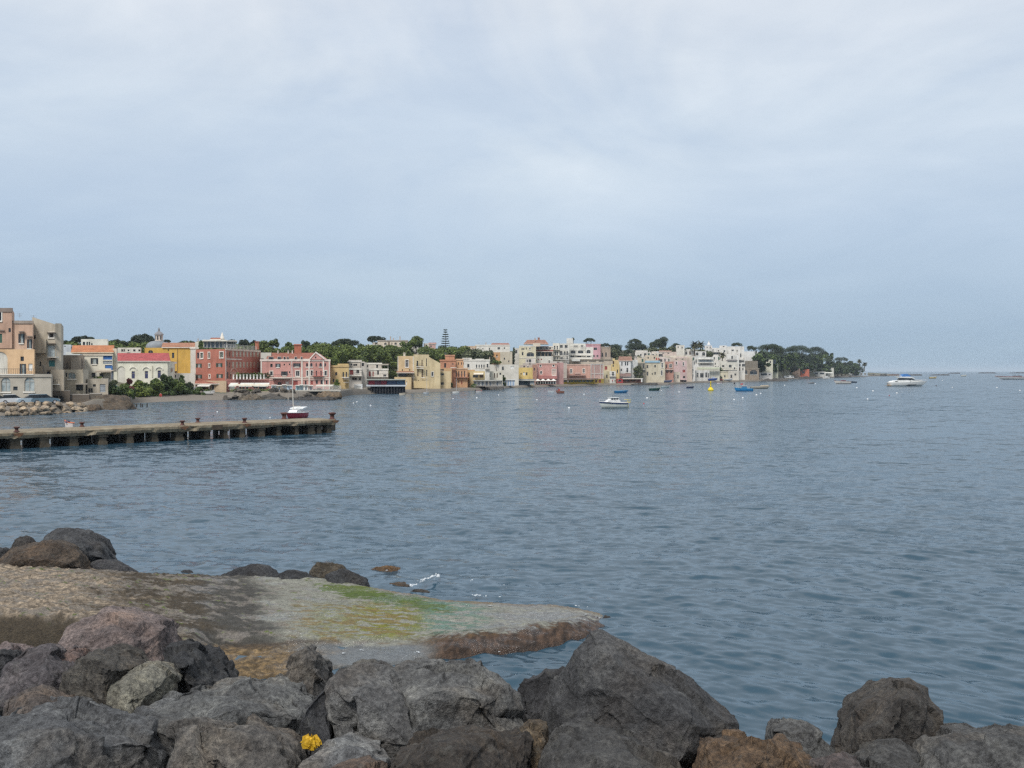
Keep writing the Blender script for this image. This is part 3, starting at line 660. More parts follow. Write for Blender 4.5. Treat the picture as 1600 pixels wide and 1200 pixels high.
def make_foam():
    m_, nt, bs = new_mat('foam')
    n = noise_node(nt, 30, 4, .7, coords(nt)); nt.links.new(ramp(nt, n.outputs['Fac'], [(.35, (.26, .31, .34)), (.62, (.62, .65, .67))]), bs.inputs['Base Color']); bs.inputs['Roughness'].default_value = .6
    m = MB(); rs = np.random.RandomState(6)
    # strokes: (px0, py0, px1, py1, half width in rows, thickness, fill, height)
    for (x0, y0, x1, y1, hw, fill, h) in ((640, 926, 688, 909, 4.5, .12, .16), (655, 922, 682, 910, 3.0, -.15, .22), (600, 900, 690, 930, 7, .52, .09), (728, 938, 790, 941, 3, .22, .12), (790, 940, 920, 956, 3, .50, .09), (745, 946, 775, 958, 4, .45, .12), (900, 960, 985, 985, 6, .60, .08), (640, 1028, 800, 1026, 2.5, .52, .08), (500, 1030, 620, 1018, 5, .62, .07), (690, 905, 800, 925, 5, .62, .08)):
        L = math.hypot(x1 - x0, y1 - y0); nx = int(L * 3.0); ny = max(6, int(hw * 6))
        X, T = np.meshgrid(np.linspace(0, 1, nx), np.linspace(-1, 1, ny))
        PX = x0 + (x1 - x0) * X; PY = y0 + (y1 - y0) * X + hw * T
        D = HC * F / (PY - HY); W = np.stack([(PX - 800) / F * D, D, 0 * D], -1).reshape(-1, 3)
        nz = fbm(W * np.array([3.2, 2.2, 1]) + x0, 4).reshape(X.shape) + .75 * fbm(W * np.array([11., 7., 1]) + 3, 3).reshape(X.shape)
        keep = nz > fill + .12 + .8 * np.abs(T) ** 2 - .1 + .5 * np.maximum(0, np.abs(X - .5) * 2 - .8) * 2
        zz_ = h + .05 * nz
        vs = [(W[i][0], W[i][1], float(zz_.ravel()[i])) for i in range(len(W))]
        fs = [(j * nx + i, j * nx + i + 1, (j + 1) * nx + i + 1, (j + 1) * nx + i) for j in range(ny - 1) for i in range(nx - 1) if keep[j, i] and keep[j + 1, i + 1]]
        m.add(vs, fs)
    o = m.build('foam', m_, None, True, fix=False); bm = bmesh.new(); bm.from_mesh(o.data); bmesh.ops.delete(bm, geom=[v for v in bm.verts if not v.link_faces], context='VERTS'); bm.to_mesh(o.data); bm.free()
    tag(o, 'white foam breaking along the wet rocks and the ledge', 'foam', kind='stuff')
def make_scrap():
    c = P(486, 1160, 11.55); rs = random.Random(2); m = MB()
    n = 18; vs = []; fs = []
    for j in range(8):
        a = math.pi * j / 7
        for i in range(n):
            r = (.060 + .042 * (i % 2) + rs.uniform(-.02, .03)) * (.35 + .75 * math.sin(a))
            vs.append(c + Vector((r * 1.0 * math.cos(2 * math.pi * i / n), r * .6 * math.sin(2 * math.pi * i / n), -.07 * math.cos(a) + rs.uniform(-.03, .03))))
    for j in range(7):
        for i in range(n): fs.append((j * n + i, j * n + (i + 1) % n, (j + 1) * n + (i + 1) % n, (j + 1) * n + i))
    m.add(vs, fs); o = m.build('plastic_scrap', plain('yellow_plastic', (.50, .30, .012), .7, .4, 30), None)
    tag(o, 'crumpled bright yellow scrap caught between the grey boulders', 'litter')
make_bed(); make_ledge(); make_rocks(); make_foam(); make_scrap()
# ------------------------------------------------------------------ land
SHORE = [(-2600, 118), (-400, 124), (0, 134), (60, 138), (120, 148), (200, 163), (206, 187), (300, 203), (375, 212), (455, 214), (530, 226), (550, 250), (575, 262), (600, 267), (640, 275), (700, 292), (760, 318), (800, 357), (870, 389), (960, 432), (1045, 446), (1100, 518), (1150, 549), (1200, 602), (1250, 778), (1300, 933), (1360, 1150), (1400, 1260)]
CREST = [(-2600, 2.5), (-500, 3), (-150, 6), (0, 9), (100, 12), (300, 13), (450, 13), (600, 15), (700, 15), (850, 16), (1000, 18), (1100, 20), (1200, 19), (1250, 17), (1300, 12), (1340, 5), (1400, 1.6)]
def SD(px): return float(np.interp(px, [a for a, b in SHORE], [b for a, b in SHORE]))
def ground_pd(px, d):
    px = np.asarray(px, float); d = np.asarray(d, float)
    H = lerp_tab(CREST, px); beach = sstep(200, 215, px) * sstep(372, 350, px)
    flat = 1.5 - .75 * sstep(540, 640, px) - .5 * sstep(150, 120, px)
    ram = np.clip(d / (2.0 + 16 * beach), -1.5, 1)
    z = flat * np.where(ram > 0, np.maximum(ram, 0) ** (1 - .2 * beach), ram) * (1 - .35 * beach)
    z = z + (H - flat) * sstep(30, 125, d) + .5 * beach * sstep(18, 26, d)
    return z
def G(px, D): return float(ground_pd(px, D - SD(px)))
def make_land():
    px = np.concatenate([np.linspace(-2600, -420, 30), np.linspace(-400, 1400, 520)])
    d = np.concatenate([np.linspace(-6, 20, 28), np.linspace(22, 160, 50), [200, 300, 420]])
    PX, DD = np.meshgrid(px, d); S = lerp_tab(SHORE, PX); D = S + DD
    Z = ground_pd(PX, DD) - 6 * sstep(200, 420, DD)
    V = np.stack([(PX - 800) / F * D, D, Z], -1).reshape(-1, 3); V[:, 2] += .25 * fbm(V * .12, 3) * (V[:, 2] > .3)
    m, nt, bs = new_mat('ground')
    n = noise_node(nt, .25, 6, .7, coords(nt)); f = noise_node(nt, 3.0, 4, .7, coords(nt))
    a = ramp(nt, n.outputs['Fac'], [(.35, (.13, .115, .095)), (.5, (.12, .115, .075)), (.62, (.075, .085, .04))])
    sand = (.165, .145, .12)
    sp = N(nt, 'ShaderNodeSeparateXYZ'); nt.links.new(coords(nt), sp.inputs[0])
    mr = N(nt, 'ShaderNodeMapRange'); nt.links.new(sp.outputs['Z'], mr.inputs[0]); mr.inputs[1].default_value = 1.3; mr.inputs[2].default_value = 2.2
    c = mixc(nt, mr.outputs[0], sand, a)
    nt.links.new(mixc(nt, 1.0, c, ramp(nt, f.outputs['Fac'], [(.3, (.75, .75, .75)), (.7, (1.2, 1.2, 1.2))]), 'MULTIPLY'), bs.inputs['Base Color']); bs.inputs['Roughness'].default_value = .95
    tag(np_mesh('hillside_ground', V, grid_faces(len(d), len(px)), m), kind='structure')
make_land()

# ------------------------------------------------------------------ buildings
WHITE = (.74, .72, .67); CREAM = (.66, .58, .42); TRIM = (.74, .71, .64); DARKSH = (.022, .03, .04); GREENSH = (.02, .06, .045); BLUESH = (.03, .05, .12)
TEAL = (.05, .22, .24); WOOD = (.10, .055, .03); BEIGESH = (.46, .40, .31); TILE = (.40, .17, .09); GREYST = (.30, .27, .22)
YEL = (.60, .36, .06)
class Bld:
    """one building: an Empty that parents its blocks, windows, roofs"""
    def __init__(s, V, name, label, x, d, cat='house', group=None):
        s.V = V; s.px = vx(V, x); s.S = SD(s.px); D = s.S + d
        loc = Vector((XW(s.px, D), D, max(.5, G(s.px, D))))
        s.e = thing(name, label, cat, loc, group)
    def D(s, d): return s.S + d
    def block(s, chain, yt, col, wins=(), dep=9, yb=None, name='wall', cornice=None, bands=(), pil=(), yt2=None, parapet=0.0, roofcol=None, cornz=.35, proud=0.0):
        """chain: [(x, d), ...] seen left to right; yt is the row of the wall's top (at the chain point nearest the eye)"""
        V = s.V; pts = [(vx(V, x), s.D(d)) for x, d in chain]
        lack = max(SD(a) + 2.2 - b for a, b in pts)
        if lack > 0: pts = [(a, b + lack) for a, b in pts]
        near = min(range(len(pts)), key=lambda i: pts[i][1])
        zt = ZW(vy(V, yt), pts[near][1]); zt2 = None if yt2 is None else ZW(vy(V, yt2), pts[-1][1])
        zb = min(G(a, b) for a, b in pts) - 1.2 if yb is None else ZW(vy(V, yb), pts[near][1])
        zb = min(zb, zt - .4)
        W = [Vector((XW(a, b), b, 0)) for a, b in pts]
        m = MB(); cm = stucco(col); rc = plain('flat_roof', roofcol or (.30, .28, .25), .95, .2, .6)
        segs = []
        wl = []
        for w in wins:
            wx, wy, ww, wh = (w[0], w[1], w[2], w[3]); kind = w[4] if len(w) > 4 else 'd'
            wl.append((vx(V, wx), vy(V, wy), ww / V[2], wh / V[2], kind))
        for i in range(len(W) - 1):
            A, B = W[i], W[i + 1]; L = (B - A).length; u = (B - A) / L; n = Vector((u.y, -u.x, 0))      # n points at the eye
            if n.y > 0: n = -n
            lo, hi = pts[i][0], pts[i + 1][0]
            holes = []
            za = zt if zt2 is None else zt + (zt2 - zt) * 0; zz2 = zt if zt2 is None else zt2
            for (a, b, c, dd, kind) in wl:
                if not (lo <= a < hi): continue
                def hit(px):     # where the sight line crosses the facade plane
                    k = (px - 800) / F
                    den = u.x - k * u.y
                    t = (k * A.y - A.x) / den
                    return t, A.y + u.y * t
                t0, _ = hit(a - c / 2); t1, _ = hit(a + c / 2); tc, yy = hit(a)
                if t1 < t0: t0, t1 = t1, t0
                z0 = ZW(b + dd / 2, yy); z1 = ZW(b - dd / 2, yy)
                t0 = max(t0, .06); t1 = min(t1, L - .06); z1 = min(z1, min(zt, zz2) - .08); z0 = max(z0, zb + .05)
                if t1 - t0 < .12 or z1 - z0 < .12: continue
                if any(t0 < h[1] + .05 and t1 > h[0] - .05 and z0 < h[3] + .05 and z1 > h[2] - .05 for h in holes): continue
                holes.append((t0, t1, z0, z1, kind))
            ts = sorted({0.0, L, *[h[0] for h in holes], *[h[1] for h in holes]})
            ztop = min(za, zz2)
            zs = sorted({zb, ztop, *[h[2] for h in holes], *[h[3] for h in holes]})
            pt = lambda t, z, off=0.0: A + u * t + n * off + Vector((0, 0, z))
            vid = {}
            vs = []; fs = []
            def gv(i_, j_):
                if (i_, j_) not in vid: vid[(i_, j_)] = len(vs); vs.append(pt(ts[i_], zs[j_], proud))
                return vid[(i_, j_)]
            for a in range(len(ts) - 1):
                for b in range(len(zs) - 1):
                    tm, zm = (ts[a] + ts[a + 1]) / 2, (zs[b] + zs[b + 1]) / 2
                    if any(h[0] < tm < h[1] and h[2] < zm < h[3] for h in holes): continue
                    fs.append((gv(a, b), gv(a + 1, b), gv(a + 1, b + 1), gv(a, b + 1)))
            m.add(vs, fs)
            if abs(za - zz2) > .05:
                m.add([pt(0, ztop, proud), pt(L, ztop, proud), pt(L if zz2 > za else 0, max(za, zz2), proud)], [(0, 1, 2)])
            REC = .18
            for h in holes:
                t0, t1, z0, z1, kind = h
                c = [pt(t0, z0, proud), pt(t1, z0, proud), pt(t1, z1, proud), pt(t0, z1, proud)]; bk = [p - n * (REC + .02) for p in c]
                m.add(c + bk, [(0, 1, 5, 4), (1, 2, 6, 5), (2, 3, 7, 6), (3, 0, 4, 7)])
                s.window(pt, n, u, t0, t1, z0, z1, kind, REC, proud, col)
            segs.append((A, B, u, n, L, pt))
        # back of the block
        bx = [Vector((p.x + dep * .93 * p.x / p.y, p.y + dep, 0)) for p in (W[0], W[-1])]
        ring = W + [bx[1], bx[0]]; zl = zt if zt2 is None else zt
        zr = zt if zt2 is None else zt2
        tops = [p + Vector((0, 0, zt if zt2 is None else zl + (zr - zl) * k / (len(W) - 1))) for k, p in enumerate(W)] + [bx[1] + Vector((0, 0, zr)), bx[0] + Vector((0, 0, zl))]
        nW = len(W)
        for k in (nW - 1, nW, nW + 1):
            a, b = ring[k], ring[(k + 1) % len(ring)]
            m.add([a + Vector((0, 0, zb)), b + Vector((0, 0, zb)), tops[(k + 1) % len(ring)], tops[k]], [(0, 1, 2, 3)])
        lid = [t + Vector((0, 0, -.02)) for t in tops]
        m.add(lid, [tuple(range(len(lid)))], 1)
        o = m.build(name, [cm, rc], s.e)
        # trim pieces sit 6 cm proud of the wall
        def strip(za_, zb_, col_, off, nm, t0=None, t1=None):
            q = MB()
            for (A, B, u, n, L, pt) in segs:
                a0 = -off if t0 is None else t0; a1 = L + off if t1 is None else t1
                c = [pt(a0, za_, proud + .004), pt(a1, za_, proud + .004), pt(a1, zb_, proud + .004), pt(a0, zb_, proud + .004)]
                q.prism(c, n * off)
            return q.build(nm, stucco(col_), s.e)
        if cornice: strip(zt - cornz, zt + .12, cornice, .14, 'cornice')
        for (by, bt, bc) in bands:
            yy = pts[near][1]; zc = ZW(vy(V, by), yy); hh = bt / V[2] / F * yy / 2
            strip(zc - hh, zc + hh, bc, .09, 'moulding')
        for (pxx, pw, pc) in pil:
            a = vx(V, pxx); hw = pw / V[2] / 2
            for k, (A, B, u, n, L, pt) in enumerate(segs):
                if pts[k][0] - 1 <= a <= pts[k + 1][0] + 1:
                    kk = lambda q_: (((q_ - 800) / F) * A.y - A.x) / (u.x - ((q_ - 800) / F) * u.y)
                    t0, t1 = sorted((kk(a - hw), kk(a + hw))); q = MB()
                    q.prism([pt(t0, zb, proud + .004), pt(t1, zb, proud + .004), pt(t1, zt - .05, proud + .004), pt(t0, zt - .05, proud + .004)], n * .1); q.build('pilaster', stucco(pc), s.e); break
        if parapet > 0:
            q = MB(); th = .22
            for k in range(len(ring)):
                a, b = tops[k], tops[(k + 1) % len(ring)]; dvec = (b - a); ll = dvec.length
                if ll < .3: continue
                uu = dvec / ll; nn = Vector((-uu.y, uu.x, 0)) 
                q.prism([a + uu * .0, b - uu * 0.0, b + Vector((0, 0, parapet)), a + Vector((0, 0, parapet))], nn.normalized() * th * (1 if nn.dot((sum(tops, Vector()) / len(tops)) - a) > 0 else -1))
            q.build('parapet', stucco(col), s.e)
        s.last = dict(W=W, tops=tops, zt=zt, zb=zb, segs=segs, pts=pts, dep=dep)
        return o
    def window(s, pt, n, u, t0, t1, z0, z1, kind, REC, proud, wallcol):
        pw = (t1 - t0); ph = (z1 - z0); e = s.e
        panelk = None
        if kind == 'green_w': kind, panelk = 'w', (.03, .07, .05)
        if kind == 'sb0': kind, panelk = 'd', (.04, .05, .13)
        if kind == 'beigew': kind, panelk = 'w', (.52, .40, .34)
        pale = kind.endswith('_l')
        if pale: kind = kind[:-2]
        orange = kind == 'arch_o'
        if orange: kind = 'arch'
        nm = 'door' if kind in ('door', 'doorw') else 'window'
        m = MB(); base = proud - REC
        fr = .07 if pw > .7 else .04
        glass = (paleglass() if pale else glassm()) if panelk is None else plain('closed_panel', panelk, .6); frc = plain('frame', {'w': (.72, .70, .65), 'doorw': (.7, .68, .63)}.get(kind, (.33, .30, .26)), .6)
        q = lambda a, b, c, d_, off: [pt(a, c, off), pt(b, c, off), pt(b, d_, off), pt(a, d_, off)]
        if kind in ('blue', 'teal', 'beige', 'green', 'grey', 'light', 'wood', 'red', 'white'):   # closed shutter or panel
            pc = {'blue': (.05, .16, .42), 'teal': TEAL, 'beige': BEIGESH, 'green': (.05, .12, .085), 'grey': (.30, .33, .36), 'light': (.50, .56, .57), 'wood': WOOD, 'red': (.30, .06, .05), 'white': (.7, .7, .67)}[kind]
            if kind == 'beige': base = proud - .02
            m.add(q(t0, t1, z0, z1, base + .04), [(0, 1, 2, 3)], 0)
            if kind == 'beige': base = proud + .0
            k = max(2, int(ph / .5))
            for i in range(k):
                z = z0 + ph * (i + .5) / k; m.prism(q(t0 + fr, t1 - fr, z - .03, z + .03, base + .042), n * .03, 0)
            m.build('shutter' if kind != 'wood' else 'door', [plain('shutter_' + kind, pc, .6)], e); return
        if kind == 'niche':
            m.add(q(t0, t1, z0, z1, base + .03), [(0, 1, 2, 3)], 0)
            r = pw / 2; cz = z1 - r
            k = 10
            for side in (0, 1):
                cx = t0 if side == 0 else t1
                fan = [pt((t0 + t1) / 2 + (-1 if side == 0 else 1) * r * math.cos(math.pi / 2 * i / k), cz + r * math.sin(math.pi / 2 * i / k), proud - .002) for i in range(k + 1)]
                m.add([pt(cx, z1, proud - .002)] + fan, [(0, i + 1, i + 2) for i in range(k)], 1)
            m.build('niche', [stucco((.62, .60, .53)), stucco(wallcol)], e); return
        m.add(q(t0 + .01, t1 - .01, z0 + .01, z1 - .01, base + .02), [(0, 1, 2, 3)], 1)
        if kind == 'dark':
            m.build(nm, [frc, glass], e); return
        # frame and mullions
        for (a, b, c, d_) in ((t0, t1, z0, z0 + fr), (t0, t1, z1 - fr, z1), (t0, t0 + fr, z0 + fr, z1 - fr), (t1 - fr, t1, z0 + fr, z1 - fr)):
            m.prism(q(a + .005, b - .005, c, d_, base + .025), n * .05, 0)
        if pw > .8 and kind != 'door': m.prism(q((t0 + t1) / 2 - fr / 2, (t0 + t1) / 2 + fr / 2, z0 + fr, z1 - fr, base + .026), n * .04, 0)
        if ph > 1.6: m.prism(q(t0 + fr, t1 - fr, z0 + ph * .68, z0 + ph * .68 + fr, base + .027), n * .035, 0)
        if kind in ('a', 'arch'):
            r = pw / 2; cz = z1 - min(r, ph * .5); rz = z1 - cz; k = 8
            for sgn, cx in ((-1, t0), (1, t1)):
                fan = [pt((t0 + t1) / 2 + sgn * r * math.cos(math.pi / 2 * i / k), cz + rz * math.sin(math.pi / 2 * i / k), proud - .002) for i in range(k + 1)]
                m.add([pt(cx, z1, proud - .002)] + fan, [(0, i + 1, i + 2) for i in range(k)], 2)
        wdo = m.build(nm, [frc, glass, stucco(wallcol)], e)
        if kind in ('s', 'sg', 'sb'):          # open shutters lying on the wall
            sw = min(.55, pw * .5); sc = {'s': DARKSH, 'sg': GREENSH, 'sb': BLUESH}[kind]
            for a, b in ((t0 - sw, t0 - .01), (t1 + .01, t1 + sw)):
                k_ = MB(); k_.prism(q(a, b, z0, z1, proud + .01), n * .05)
                nsl = max(3, int(ph / .22))
                for i in range(nsl): z = z0 + ph * (i + .5) / nsl; k_.prism(q(a + .04, b - .04, z - .03, z + .03, proud + .061), n * .015)
                k_.build('shutter', plain('open_shutter', sc, .6), wdo)
        if kind in ('w', 'a', 'arch', 's', 'doorw', 'sb'):
            k_ = MB(); g_ = .16; zz_ = z1
            k_.prism(q(t0 - g_, t1 + g_, z0 - .2, z0 - .003, proud + .005), n * .12)
            if kind in ('w', 'doorw'):
                k_.prism(q(t0 - g_, t1 + g_, z1 + .003, z1 + .2, proud + .005), n * .08)
                k_.prism(q(t0 - g_, t0 - .003, z0, z1, proud + .005), n * .07); k_.prism(q(t1 + .003, t1 + g_, z0, z1, proud + .005), n * .07)
            k_.build('sill' if kind not in ('w', 'doorw') else 'surround', stucco(TRIM), wdo)
    # --- add-ons
    def tile_roof(s, x0, x1, ye, yr, d, dep, col=TILE, hip=0.0, over=.35, name='roof', gab=None, yaw=0.0):
        """pitched roof, ridge parallel to the front; ye eave row, yr ridge row"""
        V = s.V; D0 = s.D(d); a, b = XW(vx(V, x0), D0) - over, XW(vx(V, x1), D0 + yaw) + over
        ze = ZW(vy(V, ye), D0); zr = ZW(vy(V, yr), D0 + dep / 2)
        zr = max(zr, ze + .25); y0, y1, ym = D0 - over, D0 + dep + over, D0 + dep / 2; h = hip * (b - a); k1 = .93 * (a + b) / 2 / D0 * (dep + over); k0 = k1 / 2
        m = MB(); t = .16
        top = [(a, y0, ze), (b, y0 + yaw, ze), (b - h + k0, ym + yaw, zr), (a + h + k0, ym, zr), (a + k1, y1, ze), (b + k1, y1 + yaw, ze)]
        m.add([(x, y, z + t) for x, y, z in top], [(0, 1, 2, 3), (3, 2, 5, 4), (0, 3, 4), (1, 5, 2)], 0)
        m.add(top, [(0, 1, 5, 4)], 1)
        m.add([top[0], top[1], (top[1][0], top[1][1], ze + t), (top[0][0], top[0][1], ze + t)], [(0, 1, 2, 3)], 1)
        m.build(name, [tiles(col), stucco(gab or TRIM)], s.e, fix=True)
    def box(s, x0, x1, y0, y1, d, dep, col, name='annex', mat=None, parent=None):
        V = s.V; D0 = s.D(d); a, b = XW(vx(V, x0), D0), XW(vx(V, x1), D0); z1, z0 = ZW(vy(V, y0), D0), ZW(vy(V, y1), D0)
        m = MB(); kx = .93 * (a + b) / 2 / D0 * dep
        m.prism([(a, D0, z0), (b, D0, z0), (b + kx, D0 + dep, z0), (a + kx, D0 + dep, z0)], (0, 0, z1 - z0))
        return m.build(name, mat or stucco(col), parent or s.e)
    def chimney(s, x, y0, y1, w, d, col=(.5, .4, .32)):
        V = s.V; D0 = s.D(d); c = P(vx(V, x), vy(V, y1), D0); zt = ZW(vy(V, y0), D0); ww = w / V[2] / F * D0
        m = MB(); m.box((c.x, D0, (c.z + zt) / 2), (ww, ww, zt - c.z)); m.box((c.x, D0, zt + .06), (ww * 1.35, ww * 1.35, .12)); m.box((c.x, D0, zt + .25), (ww * 1.1, ww * 1.1, .1))
        m.build('chimney', stucco(col), s.e)
    def balcony(s, x0, x1, y, d, h=7, proj=1.0, col=TRIM, rail=(.05, .05, .055), solid=False):
        V = s.V; D0 = s.D(d) - proj; a, b = XW(vx(V, x0), D0), XW(vx(V, x1), D0); z = ZW(vy(V, y), D0); hz = h / V[2] / F * D0 * 1.0
        m = MB(); m.box(((a + b) / 2, D0 + proj / 2 - .01, z), (b - a, proj - .02, .16))
        o = m.build('balcony', stucco(col), s.e); r = MB(); hz = max(.8, min(1.1, hz * 2))
        if solid: r.box(((a + b) / 2, D0 + .06, z + hz / 2 + .08), (b - a, .1, hz))
        else:
            r.box(((a + b) / 2, D0 + .05, z + hz + .08), (b - a, .05, .05)); k = max(3, int((b - a) / .28))
            for i in range(k + 1): r.box((a + .03 + (b - a - .06) * i / k, D0 + .05, z + hz / 2 + .08), (.035, .035, hz))
            for xx in (a + .03, b - .03): r.box((xx, D0 + proj / 2, z + hz + .08), (.05, proj - .15, .05))
        r.build('railing', plain('railing', col if solid else rail, .6), o)
    def awning(s, x0, x1, y0, y1, d, proj=1.6, col=(.6, .58, .52), name='awning', posts=True):
        V = s.V; D0 = s.D(d); a, b = XW(vx(V, x0), D0 - proj), XW(vx(V, x1), D0 - proj); z1, z0 = ZW(vy(V, y0), D0), ZW(vy(V, y1), D0 - proj)
        m = MB(); m.prism([(a, D0 - .01, z1), (b, D0 - .01, z1), (b, D0 - proj, z0), (a, D0 - proj, z0)], (0, 0, -.07)); m.prism([(a, D0 - proj - .012, z0), (b, D0 - proj - .012, z0), (b, D0 - proj - .012, z0 - .25), (a, D0 - proj - .012, z0 - .25)], (0, -.03, 0))
        o = m.build(name, plain('awning', col, .8, .12, 1), s.e)
        if posts:
            zg = z0 - 2.4; n = max(2, int((b - a) / 3) + 1)
            for i in range(n):
                q = MB(); x = a + .1 + (b - a - .2) * i / (n - 1); q.box((x, D0 - proj + .1, (z0 + zg) / 2 - .08), (.09, .09, z0 - zg - .05)); q.build('post', plain('post', (.45, .44, .42), .6), o)
    def antenna(s, x, y0, y1, d):
        V = s.V; D0 = s.D(d); c = P(vx(V, x), vy(V, y1), D0); zt = ZW(vy(V, y0), D0); m = MB(); m.tube([c, Vector((c.x, D0, zt))], .03, 5)
        for k in range(3): m.box((c.x, D0, zt - .15 - .25 * k), (1.0 - .2 * k, .03, .03))
        m.build('antenna', plain('antenna', (.25, .25, .26), .5), s.e)

# ------------------------------------------------------------------ trees
PINE = lambda: leafm('pine_needles', (.010, .020, .012), (.048, .070, .032))
LEAF = lambda: leafm('leaves', (.022, .042, .012), (.115, .165, .040))
LIGHT = lambda: leafm('light_leaves', (.035, .065, .012), (.17, .22, .045))
OLIVE = lambda: leafm('grey_leaves', (.03, .045, .025), (.11, .13, .07))
PALM = lambda: leafm('palm_leaves', (.03, .034, .014), (.11, .10, .04))
def leaf_cloud(clumps, per, size, rs, flat=1.0):
    """many small leaf faces through clumps: (centre, (rx,ry,rz))"""
    vs = []
    for c, r in clumps:
        n = max(8, int(per * (r[0] * r[2]) ** .9))
        d = rs.normal(size=(n, 3)); d /= np.linalg.norm(d, axis=1)[:, None]
        rad = rs.uniform(.35, 1.06, n) ** .55
        p = np.array(c) + d * rad[:, None] * np.array(r)
        u = rs.normal(size=(n, 3)); u /= np.linalg.norm(u, axis=1)[:, None]
        nn = d * np.array([1, 1, 1.2]) + .8 * rs.normal(size=(n, 3)); nn /= np.linalg.norm(nn, axis=1)[:, None]
        a = np.cross(nn, u); a /= (np.linalg.norm(a, axis=1)[:, None] + 1e-9); b = np.cross(nn, a)
        s = size * rs.uniform(.6, 1.35, n)[:, None]
        vs.append(np.stack([p - a * s - b * s * .6, p + a * s - b * s * .5, p + a * s * .7 + b * s * .7, p - a * s * .8 + b * s * .6], 1).reshape(-1, 3))
    V = np.concatenate(vs); return V, np.arange(len(V)).reshape(-1, 4)
def tree(kind, label, cx, yt, w, h, d, V=V0, yb=None, group=None, mat=None, seed=0, name=None, dens=1.0):
    """crown box in view coordinates: centre x, top row, width, height; yb = foot row (else the ground there)"""
    px = vx(V, cx); S = SD(px); D = S + d; k = D / F
    W = w / V[2] * k; Hh = h / V[2] * k; zt = ZW(vy(V, yt), D); x = XW(px, D)
    zg = G(px, D) - .3 if yb is None else ZW(vy(V, yb), D)
    zg = min(zg, zt - Hh * 1.02)
    rs = np.random.RandomState(int(px * 7 + yt * 3 + seed) % 99991)
    e = thing(name or {'umbrella': 'umbrella_pine', 'palm': 'palm_tree', 'araucaria': 'araucaria_tree', 'bush': 'bush', 'cypress': 'cypress_tree'}.get(kind, 'tree'), label, 'bush' if kind == 'bush' else 'tree', (x, D, zg), group)
    trunk = MB(); lean = rs.uniform(-.06, .06) * (zt - zg); tr = max(.12, W * .028)
    top = Vector((x + lean, D, zt - Hh * .55)); foot = Vector((x, D, zg))
    size = max(.16, 1.15 * k)            # leaves about a photo pixel or two across
    cl = []
    if kind == 'bush': Hh = zt - zg + .1; W *= 1.2
    if kind == 'umbrella':
        nb = 16 + int(W); zc = zt - Hh
        for i in range(nb):
            a = rs.uniform(0, 6.28); r = math.sqrt(rs.uniform(0, 1)) * .88
            px_, py_ = r * math.cos(a) * W / 2, r * math.sin(a) * W / 2
            zz_ = zt - Hh * .30 - Hh * .52 * r ** 2.2 * rs.uniform(.7, 1.1)
            rr = W * rs.uniform(.09, .16); cl.append(((x + lean + px_, D + py_, zz_), (rr, rr, min(rr * .75, Hh * .30))))
        base = foot.lerp(top, .45)
        trunk.tube([foot, foot.lerp(top, .25) + Vector((lean * .1, 0, 0)), base], [tr * 1.3, tr, tr * .85], 7)
        for c, r in cl[:8]: trunk.tube([base - Vector((0, 0, .1)), base.lerp(Vector(c), .55) + Vector((0, 0, -.05 * Hh)), Vector(c)], [tr * .6, tr * .42, tr * .2], 5)
    elif kind in ('round', 'bush'):
        nb = 13 if kind == 'round' else 9
        if kind == 'bush':
            for i in range(10 + int(W)):
                a = rs.uniform(0, 6.28); f_ = rs.uniform(.08, .85); r_ = W / 2 * rs.uniform(.2, .95) * (1 - .45 * f_); rr = W * rs.uniform(.13, .22)
                cl.append(((x + r_ * math.cos(a), D + .7 * r_ * math.sin(a), zg + f_ * Hh), (rr, rr, min(rr, Hh * .2))))
        for i in range(nb + int(W * .8) if kind == 'round' else 5):
            a = rs.uniform(0, 6.28); ph = math.acos(rs.uniform(-.75, 1)); r = rs.uniform(.35, .82)
            sx = W / 2 * r * math.sin(ph); zz_ = zt - Hh / 2 + Hh / 2 * r * math.cos(ph)
            rr = W * rs.uniform(.13, .24); cl.append(((x + sx * math.cos(a), D + sx * math.sin(a), zz_), (rr, rr, min(rr * .85, Hh * .26))))
        base = foot.lerp(top, .5)
        trunk.tube([foot, base], [tr * 1.3, tr], 7)
        for c, r in cl[:7]: trunk.tube([base - Vector((0, 0, .05)), base.lerp(Vector(c), .6), Vector(c)], [tr * .6, tr * .4, tr * .18], 5)
    elif kind == 'cypress':
        for i in range(14):
            f = i / 13; rr = W / 2 * (.35 + .65 * math.sin(math.pi * (.15 + .8 * f))) * .8
            cl.append(((x + rs.uniform(-.15, .15) * W, D, zt - Hh * (1 - f) * .97 - .1), (rr, rr, Hh * .08)))
        trunk.tube([foot, Vector((x, D, zt - Hh * .3))], [tr * 1.2, tr * .4], 6)
    elif kind == 'araucaria':
        trunk.tube([foot, Vector((x, D, zt - Hh * .02))], [tr * 1.6, tr * .35], 7)
        for i in range(8):
            f = i / 7; zz_ = zt - Hh * (.06 + .92 * f); rr = W / 2 * (.36 + .64 * f) * rs.uniform(.7, 1.12); n = 7
            for j in range(n):
                a = 6.28 * j / n + i; tip = Vector((x + rr * math.cos(a), D + rr * math.sin(a), zz_ + .05 * Hh * .5))
                trunk.tube([Vector((x, D, zz_)), tip], [tr * .35, tr * .12], 4)
                for q in (.5, .75, 1.0):
                    c = Vector((x, D, zz_)).lerp(tip, q); cl.append(((c.x, c.y, c.z + .1), (rr * .16, rr * .16, Hh * .014)))
    elif kind == 'palm':
        tp = Vector((x + lean, D, zt - W * .36)); trunk.tube([foot, foot.lerp(tp, .5) + Vector((lean * .3, 0, 0)), tp], [tr * 2.2, tr * 1.8, tr * 1.9], 8)
        m = MB(); nf = 54
